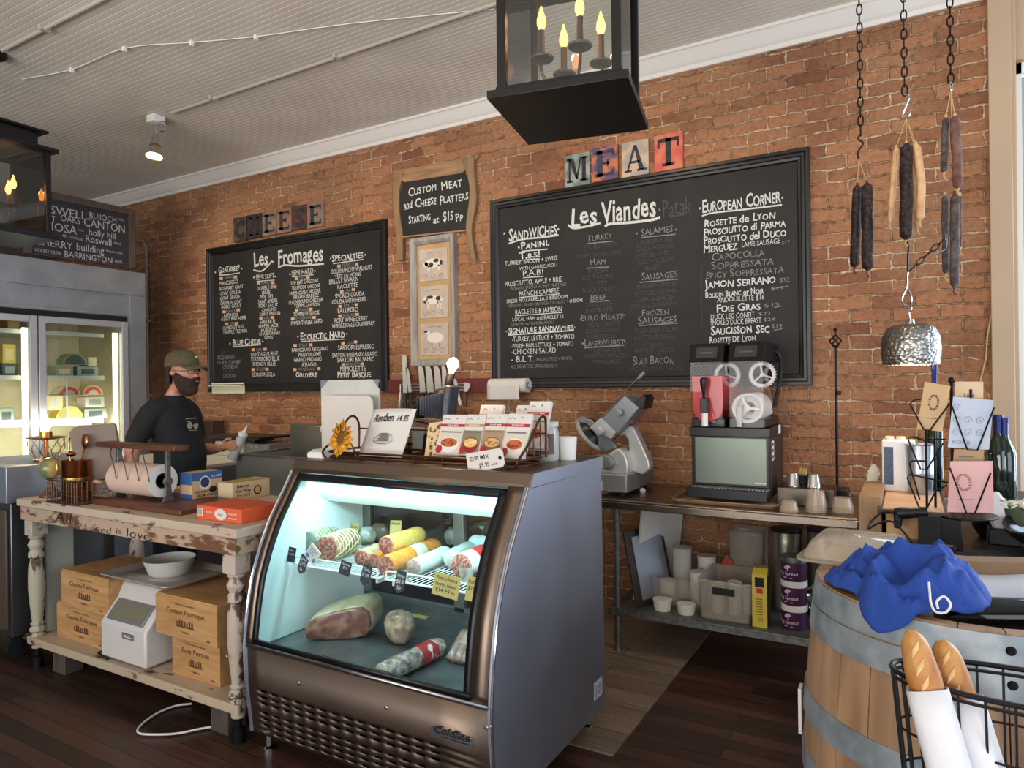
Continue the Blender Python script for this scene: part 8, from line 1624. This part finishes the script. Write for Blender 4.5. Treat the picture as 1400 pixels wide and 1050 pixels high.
t2 = thing('hanging_label', 'small white paper label hanging on the left side of the barrel', 'label', (BX - RB_ - .008, BY, .64)); obj('paper_label', mb, M['paper'], t2); mb = MB(frame((BX - RB_ - .0126, BY + .016, .66), (0, -1, 0), (0, 0, 1))); [quad2(mb, .004, .03 - .005 * (k % 2), .012 + .014 * k, .016 + .014 * k) for k in range(5)]; obj('label_print', mb, M['inkgrey'], t2, smooth=0)
# clamshell lid behind the barrel head
t = thing('plastic_clamshell', 'clear plastic clamshell resting on the back left of the barrel', 'container', (BX - .3, BY + .15, BH)); T = Matrix.Translation((BX - .25, BY + .19, BH + .003)) @ Matrix.Rotation(rad(-6), 4, 'Z')
mb = MB(T); mb.loft([[(x, y, z) for x, y in rrect(-.135 + q_, .135 - q_, -.15 + q_, .15 - q_, .03, 5)] for q_, z in ((0, 0), (0, .006), (.014, .008), (.03, .045), (.034, .048))], caps=False); mb.add([T.inverted() @ (T @ V((x, y, .048))) for x, y in rrect(-.101, .101, -.116, .116, .03, 5)], [tuple(range(24))]); obj('clear_lid', mb, film('clamshell_plastic', (206, 188, 164), .38, .08), t, solid=.002)
mb = MB(T); mb.prism(rrect(-.08, .08, -.112, .112, .03), .001, .006); obj('kraft_insert', mb, mat('kraft_insert', (168, 138, 104), .7), t)
# blue apron
rr_ = random.Random(21); clo = mat('royal_blue_cloth', (38, 74, 158), .85, c2=(32, 62, 140), ns=6, bump=.25, bs=120)
from mathutils import noise as NZ
def cloth(name, label, c, rx, ry, h, seed, m, rot=0):
    NZ.seed_set(int(seed)); mb = MB(); rows = []; nu, nv = 84, 44; ca, sa = math.cos(rot), math.sin(rot)
    for i in range(nv + 1):
        r = i / nv; row = []
        for j in range(nu):
            a_ = 2 * math.pi * j / nu; e = 1 + .3 * NZ.noise((math.cos(a_) * 1.1, math.sin(a_) * 1.1, seed)); x, y = r * e * math.cos(a_), r * e * math.sin(a_)
            w_ = NZ.noise_vector((x * 1.1, y * 1.1, seed)); env = 1 - r ** 3
            f1 = 1 - 2 * abs(NZ.noise((x * 1.5 + w_.x, y * 1.5 + w_.y, seed + 5))); f2 = 1 - 2 * abs(NZ.noise((x * 3.4 + w_.y * 1.6, y * 3.4 + w_.z * 1.6, seed + 9)))
            z = h * env * (.42 + .22 * x + .36 * f1 + .17 * f2) + .012 * (1 - env) * (1 + f2); X, Y_ = (x + w_.x * .22 * env) * rx, (y + w_.y * .22 * env) * ry
            qx, qy, qz = c[0] + X * ca - Y_ * sa, c[1] + X * sa + Y_ * ca, c[2] + max(.004, z); d = math.hypot(qx - BX, qy - BY) - RT_ - .006
            row.append((qx, qy, qz if d < 0 else qz + .014 - d * 1.5))
        rows.append(row)
    mb.sheet(rows, closed=True); return obj(name, mb, m, None, solid=.004, smooth=70)
o = cloth("folded_apron", "", (BX - .12, BY - .155, BH - .008), .16, .16, .15, 27, clo, .2); tagset(o, 'crumpled royal blue apron with a white letter lying on the barrel', 'apron')
P = pD(1290, 857, 1.44); T = frame((BX - .075, BY - .305, BH + .034), (1, .2, -.2), (.1, .55, 1)); mb = MB(); mb.tube(smoothpts([T @ V(p) for p in [(a * .7, b * .7, c_ + .012) for a, b, c_ in ((-.03, .05, .006), (-.025, .02, .004), (-.02, -.01, .004), (-.005, -.03, 0), (.02, -.025, .002), (.03, 0, .004), (.012, .018, .006), (-.005, .0, .004), (.0, -.02, .002))]], 5), .0026, 6); obj('stitched_letter', mb, M['white'], o)
# papers and black bottle on the barrel head
T = Matrix.Translation((BX + .07, BY + .06, BH - .105)) @ Matrix.Rotation(rad(22), 4, 'Z') @ Matrix.Rotation(rad(40), 4, 'X'); mb = MB(T); mb.sheet([[(-.17 + .34 * u / 10, -.0 + .15 * v_ / 4, .006 * math.sin(u * .8)) for u in range(11)] for v_ in range(5)]); one('white_folder', mb, mat('white_sheet', (212, 214, 224), .7), 'white paper bag lying across the back of the barrel', 'paper bag', solid=.006)
T = Matrix.Translation((BX + .09, BY - .03, BH - .055)) @ Matrix.Rotation(rad(22), 4, 'Z') @ Matrix.Rotation(rad(90), 4, 'Y'); t = thing('black_bottle', 'glossy black bottle lying on the barrel right of the apron', 'bottle', (BX + .2, BY, BH - .03)); mb = MB(T); mb.lathe([(0, -.16), (.044, -.16), (.047, -.15), (.047, .05), (.03, .1), (.017, .13), (.017, .19), (0, .19)], (0, 0, 0), 26); obj('bottle_body', mb, mat('black_glass', (10, 10, 14), .06), t)
T = Matrix.Translation((BX + .03, BY + .21, BH - .128)) @ Matrix.Rotation(rad(22), 4, 'Z'); mb = MB(T); mb.box(-.14, .15, -.03, .03, 0, .15); one('kraft_box', mb, mat('kraft_carton', (142, 112, 84), .85), 'flat brown cardboard box standing at the back of the barrel', 'box', bevel=.002)
mb = MB(); mb.box(BX - .28, BX - .20, BY - .12, BY + .05, BH - .109, BH - .104); one('dark_leaflet', mb, mat('indigo_leaflet', (46, 40, 84), .6), 'dark leaflet lying at the left in the barrel top', 'leaflet')
# bread basket: tall wire stand basket
kc = pD(1400, 940, 1.1); KX, KY, KZ, KR = kc.x, kc.y, kc.z, .186
kz0 = .62; t = thing('bread_basket', 'black wire basket on legs holding baguettes beside the barrel', 'basket', (KX, KY, 0)); wi = mat('black_wire', (26, 24, 28), .4, .5)
def kpos(a_, z): k = .78 + .22 * (z - kz0) / (KZ - kz0); return (KX + KR * k * math.cos(a_), KY + KR * .44 * k * math.sin(a_), z)
mb = MB()
for z, r in ((KZ, .0045), (KZ - .012, .003), (kz0, .004)): mb.tube([kpos(2 * math.pi * k / 48, z) for k in range(48)], r, 6, closed=True)
obj('rim', mb, wi, t); mb = MB()
for k in range(5): z = kz0 + (KZ - kz0) * (k + 1) / 6.3; mb.tube([kpos(2 * math.pi * j / 48, z) for j in range(48)], .0022, 5, closed=True)
for k in range(30): a_ = 2 * math.pi * k / 30; mb.tube([kpos(a_, kz0), kpos(a_, KZ)], .0022, 5)
for k in range(7): x = -.75 + .25 * k; yy = math.sqrt(max(0, 1 - x * x)); c0 = kpos(0, kz0)[0] - KX; mb.tube([(KX + x * c0, KY - yy * c0 * .44, kz0), (KX + x * c0, KY + yy * c0 * .44, kz0)], .0022, 5)
obj('wire_mesh', mb, wi, t); mb = MB(); mb.tube([kpos(rad(a_), z) for a_, z in ((-128, KZ - .0), (-128, KZ - .10), (-124, KZ - .115), (-80, KZ - .115), (-76, KZ - .10), (-76, KZ - .0))], .0042, 6); obj('front_loop', mb, wi, t)
for k in range(4): a_ = math.pi / 4 + k * math.pi / 2; p = kpos(a_, kz0); mb = MB(); mb.tube([p, (p[0], p[1], .0)], .005, 7); obj('leg', mb, wi, t)
crust = mat('bread_crust', (168, 104, 48), .55, c2=(218, 170, 106), ns=16, stretch=(1, 1, .5), bump=.6, bs=40, lo=.38, hi=.68); flour = mat('flour_slash', (208, 160, 98), .8, c2=(226, 190, 134), ns=40)
def loaf(label, top, bot, D0, D1, r, seed):
    A, B = pD(top[0], top[1], D0), pD(bot[0], bot[1], D1); ax = (B - A); E_ = A + ax * 2.6; t = thing('baguette', label, 'bread', E_, 0, 'baguettes in the wire basket'); axn = ax.normalized(); u = axn.cross(V((0, 1, 0))).normalized(); v = u.cross(axn); rows = []
    for i in range(33):
        f_ = i / 32; k = math.sqrt(max(.01, 1 - (max(0, .24 - f_) / .248) ** 2)) * math.sqrt(max(.01, 1 - (max(0, f_ - .88) / .125) ** 2)); rows.append([A.lerp(E_, f_) + (u * math.cos(w_) + v * math.sin(w_)) * r * k * (1 + .04 * math.sin(f_ * 26 + 2 * w_)) for w_ in [2 * math.pi * j / 18 for j in range(18)]])
    mb = MB(); mb.loft(rows); obj('crust', mb, crust, t); mb = MB()
    tocam = (CC - A).normalized(); tv = (tocam - axn * tocam.dot(axn)).normalized(); sd = axn.cross(tv)
    for k in range(3): c0 = A.lerp(E_, (.06 + .11 * k)) - sd * r * .3; c1 = A.lerp(E_, .17 + .11 * k) + sd * r * .35; mb.sheet([[c0.lerp(c1, s_ / 8) + sd * w_ * (1 - abs(s_ / 4 - 1)) + tv * (math.sqrt(max(0, (r * 1.02) ** 2 - ((c0.lerp(c1, s_ / 8) - A.lerp(E_, 0)).dot(sd) + w_ * (1 - abs(s_ / 4 - 1))) ** 2))) for w_ in (-.005, 0, .005)] for s_ in range(9)])
    obj('scored_slash', mb, flour, t, solid=.003); return A, E_, axn, r
L1 = loaf('left baguette standing tilted in the wire basket', (1245, 862), (1268, 945), 1.12, 1.09, .0245, 1); L2 = loaf('right baguette leaning beside the other in the wire basket', (1287, 875), (1310, 955), 1.15, 1.12, .026, 2)
def bag(label, Lf, f0, w0, seed, side=1):
    A, E_, ax, r = Lf; u = ax.cross(V((0, 1, 0))).normalized(); v = u.cross(ax); EB = (A.z - .64) / (A.z - E_.z); t = thing('paper_sleeve', label, 'paper bag', E_, 0, 'bread bags in the wire basket'); rows = []
    for i in range(9):
        f_ = f0 + (EB - f0) * i / 8; c = A.lerp(E_, f_); rows.append([c + u * math.copysign(abs(math.cos(w_)) ** .6, math.cos(w_)) * (w0 * (1 + .1 * i / 8)) + v * math.sin(w_) * (r + .006) for w_ in [2 * math.pi * j / 20 for j in range(20)]])
    mb = MB(); mb.sheet(rows, closed=True); obj('bag_paper', mb, mat('bread_bag_paper', (224, 222, 226), .8, bump=.3, ns=14) if seed == 1 else bpy.data.materials['bread_bag_paper'], t, solid=.001)
bag('white paper sleeve around the left baguette', L1, .37, .030, 1); bag('white paper sleeve around the right baguette', L2, .37, .036, 2)
T = Matrix.Translation((KX + .06, KY + .0, kz0 + .005)) @ Matrix.Rotation(rad(8), 4, 'Y'); mb = MB(T); mb.loft([[(x, y, z) for x, y in rrect(-w_, w_, -.025, .025, .02, 4)] for w_, z in ((.045, 0), (.05, .2), (.055, .43))], caps=False); one('paper_bag', mb, bpy.data.materials['bread_bag_paper'], 'empty white paper bag at the right in the wire basket', 'paper bag', 'bread bags in the wire basket', solid=.001)
# ---------------------------------------------------------------- the man behind the work table
MP = V((-4.475, 2.985, .006)); MR = rad(16)
man = thing('person', 'bearded man in an olive cap, glasses and black shirt holding a squeeze bottle', 'person', MP, MR); MT = WT[man.name]
def skin(name, chains, m, parent, vox=.008, it=8):
    """limbs and trunk laid out as tapered tubes (x, y, z, rx[, ry]) and fused into one continuous surface"""
    mb = MB()
    for ch in chains:
        if abs(ch[0][2] - ch[-1][2]) > .3 and len(ch[0]) > 4 and ch[0][3] > .1:
            P = smoothpts([p[:3] for p in ch], 4); Q = smoothpts([(p[3], p[4] if len(p) > 4 else p[3], 0) for p in ch], 4)
            mb.loft([[(c.x + q.x * math.cos(a_), c.y + q.y * math.sin(a_), c.z) for a_ in [2 * math.pi * k / 24 for k in range(24)]] for c, q in zip(P, Q)])
            continue
        P = smoothpts([p[:3] for p in ch], 3); Q = smoothpts([((p[3] + (p[4] if len(p) > 4 else p[3])) / 2, 0, 0) for p in ch], 3)
        mb.tube(P, [q.x for q in Q], 14)
        for i in (0, -1): mb.ball(P[i], Q[i].x, 14, 8)
    me = bpy.data.meshes.new(name); me.from_pydata([tuple(p) for p in mb.v], [], mb.f); me.materials.append(m)
    o = bpy.data.objects.new(name, me); col.objects.link(o); o.parent = parent; WT[o.name] = WT[parent.name]
    d = o.modifiers.new('fuse', 'REMESH'); d.mode = 'VOXEL'; d.voxel_size = vox; d.use_smooth_shade = True
    d = o.modifiers.new('soften', 'SMOOTH'); d.factor = .5; d.iterations = it
    return o
skn = mat('skin', (196, 140, 116), .5, c2=(184, 122, 100), ns=30, sub=.15)
hipz, sh = .94, 1.445
spine = [(0, 0, hipz, .135, .15), (.05, 0, 1.08, .145, .15), (.045, 0, 1.22, .135, .145), (.012, 0, 1.36, .115, .14), (-.0, 0, sh, .08, .10), (.01, 0, 1.52, .06, .06), (.055, 0, 1.585, .058, .058), (.10, 0, 1.645, .088, .07), (.09, 0, 1.71, .1, .078), (.082, 0, 1.77, .08, .064), (.08, 0, 1.80, .03, .025)]
def fingers(wr, ax, side, up, curl):
    W_, A, S, U = V(wr), V(ax).normalized(), V(side).normalized(), V(up).normalized(); pal = W_ + A * .075; out = [[tuple(W_) + (.024, .021), tuple(W_ + A * .04) + (.027, .018), tuple(pal) + (.026, .016)]]
    for k, (o_, ln) in enumerate(((-.030, .062), (-.010, .074), (.010, .079), (.029, .07))):
        b = pal + S * o_ + A * .012; q = [tuple(pal) + (.026, .016), tuple(b) + (.0095,)]; an = 0; p = b
        for j, fr in enumerate((.44, .31, .25)): an += curl * (.5 if j == 0 else 1); d = A * math.cos(an) + U * math.sin(an); p = p + d * ln * fr; q.append(tuple(p) + (.009 - .0012 * j,))
        out.append(q)
    t0 = W_ + A * .03 - S * .026; t1 = t0 - S * .024 + A * .026 + U * .014; t2 = t1 + A * .028 + U * .02; out.append([tuple(W_ + A * .04) + (.027, .018), tuple(t0) + (.012,), tuple(t1) + (.011,), tuple(t2) + (.009,)]); return out
# right arm hangs a little back, left arm reaches forward with the bottle
Rw = (-.11, -.23, .80); Lw = (.27, .16, 1.145)
Rarm = [(-.02, 0, sh, .085, .12), (-.025, -.09, 1.415, .06), (-.04, -.15, 1.38, .055), (-.098, -.215, 1.24, .053), (-.13, -.235, 1.12, .048), (-.125, -.235, 1.02, .045), Rw + (.027, .024)]
Larm = [(-.02, 0, sh, .085, .12), (-.02, .09, 1.415, .06), (.0, .16, 1.38, .055), (.02, .206, 1.25, .052), (.04, .21, 1.14, .046), (.15, .19, 1.13, .042), Lw + (.027, .024)]
legs = []
for s_ in (-1, 1): legs.append([(0, 0, hipz, .145, .165), (.0, s_ * .095, .86, .095), (.012, s_ * .105, .66, .082), (.02, s_ * .11, .48, .06), (-.005, s_ * .115, .32, .058), (-.015, s_ * .118, .10, .04), (.01, s_ * .12, .05, .04), (.10, s_ * .13, .04, .035, .04), (.17, s_ * .135, .035, .022, .034)])
nose = [(.13, 0, 1.69, .016), (.182, 0, 1.668, .015), (.198, 0, 1.655, .015)]
ears = [[(.085, s_ * .07, 1.68, .016), (.075, s_ * .086, 1.68, .02)] for s_ in (-1, 1)]
Rf = fingers(Rw, (.05, 0, -1), (1, .1, 0), (.1, .9, 0), .35); Lf = fingers(Lw, (.95, -.25, .15), (.25, .1, -.9), (.2, .95, .1), .75)
skin('body', [spine, Rarm[1:], Larm[1:]] + legs + [nose] + ears + Rf + Lf, skn, man, .0065, 4)
shirt = mat('black_tshirt', (24, 24, 27), .85, c2=(32, 32, 36), ns=7, bump=.35, bs=9)
st_ = [(.02, 0, .88, .155, .165), (.05, 0, .98, .165, .172), (.06, 0, 1.08, .168, .174), (.05, 0, 1.2, .158, .17), (.018, 0, 1.34, .14, .165), (-.002, 0, 1.43, .11, .145), (.0, 0, 1.48, .085, .1), (.01, 0, 1.525, .07, .072)]
skin('tshirt', [st_, [(-.02, -.09, 1.43, .085), (-.03, -.13, 1.42, .083), (-.045, -.175, 1.38, .078), (-.075, -.205, 1.30, .075), (-.1, -.222, 1.235, .072)], [(-.01, .09, 1.43, .085), (-.01, .13, 1.42, .083), (.0, .175, 1.385, .078), (.012, .195, 1.3, .072), (.02, .206, 1.24, .068)]], shirt, man, .01, 8)
skin('trousers', [[(0, -.05, .93, .15), (0, .05, .93, .15)]] + [[(0, s_ * .07, .93, .13), (.0, s_ * .098, .85, .112), (.012, s_ * .106, .66, .095), (.02, s_ * .111, .48, .076), (-.004, s_ * .116, .3, .07), (-.012, s_ * .12, .085, .064)] for s_ in (-1, 1)], mat('dark_jeans', (36, 40, 52), .9), man)
for s_ in (-1, 1): skin('shoe', [[(-.05, s_ * .119, .044, .046, .044), (.02, s_ * .12, .046, .048, .046), (.11, s_ * .13, .04, .042, .046), (.19, s_ * .136, .034, .03, .038)]], mat('black_shoe', (28, 27, 27), .5) if s_ < 0 else bpy.data.materials['black_shoe'], man)
H = MT @ Matrix.Translation((.06, 0, 0)); hair = mat('dark_hair', (42, 30, 24), .85, bump=.6, bs=160, c2=(62, 44, 34), ns=60)
def shell(a0, a1, z0, z1, f, n=20, k=10): return [[f(a0 + (a1 - a0) * j / n, z0 + (z1 - z0) * i / k) for j in range(n + 1)] for i in range(k + 1)]
mb = MB(H)
def bf(a_, z):
    u = (z - 1.55) / .125; r = .6 + .42 * math.sin(max(0, min(1, u)) * 1.9); return (.045 + (.088 * r) * math.cos(a_) + .012 * (1 - u), .082 * r * math.sin(a_) * (1 + .04 * math.sin(9 * a_)), z)
mb.sheet([[bf(rad(-108 + 216 * j / 28), 1.545 + (1.622 + .058 * min(1, (abs(j - 14) / 12) ** 1.6) - 1.545) * i / 9) for j in range(29)] for i in range(10)]); mb.ball((.075, 0, 1.565), (.058, .05, .04), 16, 10); obj('beard', mb, hair, man, solid=.014, smooth=70)
mb = MB(H); mb.tube(smoothpts([(.14, -.03, 1.632), (.15, -.012, 1.642), (.152, 0, 1.64), (.15, .012, 1.642), (.14, .03, 1.632)], 4), .009, 8); obj('moustache', mb, hair, man)
mb = MB(H); mb.tube([(.147, -.018, 1.622), (.152, 0, 1.62), (.147, .018, 1.622)], [.003, .006, .003], 8); obj('lips', mb, mat('lips', (168, 98, 86), .5), man)
def hf(a_, z): return (.02 + .104 * math.cos(a_), .091 * math.sin(a_), z)
mb = MB(H); mb.sheet(shell(rad(105), rad(255), 1.60, 1.75, hf, 18, 6)); obj('hair', mb, hair, man, solid=.012)
for s_ in (-1, 1):
    mb = MB(H); mb.ball((.116, s_ * .033, 1.692), (.012, .013, .009), 12, 8); e_ = obj('eye', mb, mat('eye_white', (226, 220, 212), .2) if s_ < 0 else bpy.data.materials['eye_white'], man); mb = MB(H); mb.ball((.1265, s_ * .034, 1.692), (.003, .005, .005), 10, 6); obj('iris', mb, M['ink'], e_)
    mb = MB(H); mb.tube(smoothpts([(.118, s_ * .016, 1.712), (.12, s_ * .034, 1.718), (.108, s_ * .054, 1.712)], 4), .005, 6); obj('eyebrow', mb, hair, man)
mb = MB(H)
for s_ in (-1, 1): mb.tube([(.136 - .012 * abs(math.cos(q)) * .4 - .01 * (1 if math.cos(q) > .3 else 0), s_ * (.036 + .025 * math.cos(q)), 1.688 + .018 * math.sin(q)) for q in [2 * math.pi * k / 18 for k in range(18)]], .0022, 5, closed=True); mb.tube([(.124, s_ * .062, 1.692), (.02, s_ * .09, 1.694)], .0022, 5)
mb.tube([(.136, -.012, 1.692), (.141, 0, 1.695), (.136, .012, 1.692)], .0022, 5); obj('glasses', mb, M['blackmatte'], man)
capm = mat('olive_cap', (92, 84, 58), .9, c2=(80, 74, 52), ns=40, bump=.2); mb = MB(H @ Matrix.Translation((.02, 0, 1.742)) @ Matrix.Rotation(rad(-3), 4, 'Y')); mb.lathe([(.112, -.02), (.114, .0), (.11, .035), (.094, .068), (.062, .09), (.02, .1), (0, .101)], (0, 0, 0), 32, None, 1, .88); cap = obj('cap', mb, capm, man, solid=.006, smooth=60)
mb.v, mb.f, mb.k = [], [], []; mb.sheet([[(.085 + (.045 + .08 * math.cos(a_)) * t_ - .02, .098 * math.sin(a_) * (1 - .12 * t_), -.008 + .0 * t_ - .03 * t_ * t_ - .02 * math.sin(a_) ** 2) for a_ in [rad(-80 + 160 * j / 16) for j in range(17)]] for t_ in (0, .25, .5, .75, 1)]); obj('cap_brim', mb, capm, cap, solid=.006, smooth=60)
mb.v, mb.f, mb.k = [], [], []; mb.ball((.108, .015, .04), (.004, .016, .009), 10, 6); obj('cap_badge', mb, M['white'], cap)
mb = MB(H @ frame((.15, -.06, 1.315), (.3, .95, 0), (-.18, 0, 1)))
mb.m = 0; oval(mb, (-.022, 0), .02, .02); oval(mb, (.024, -.004), .018, .018); stroke(mb, [(-.04, .035), (-.01, .025), (.0, .0), (.03, .012), (.045, .005)], .007); stroke(mb, [(-.045, .05), (.045, .052)], .004); stroke(mb, [(-.03, -.03), (.03, -.032)], .004); lg = obj('shirt_print', mb, mat('shirt_print_grey', (150, 140, 128), .9), man, smooth=0)
B_ = MT @ V((.35, .165, 1.06)); squeeze('clear squeeze bottle tilted in the hand of the man', B_, Matrix.Rotation(MR, 4, 'Z') @ Matrix.Rotation(rad(-10), 4, 'X') @ Matrix.Rotation(rad(22), 4, 'Y'), film('sauce_bottle', (196, 204, 200), .8), .2)
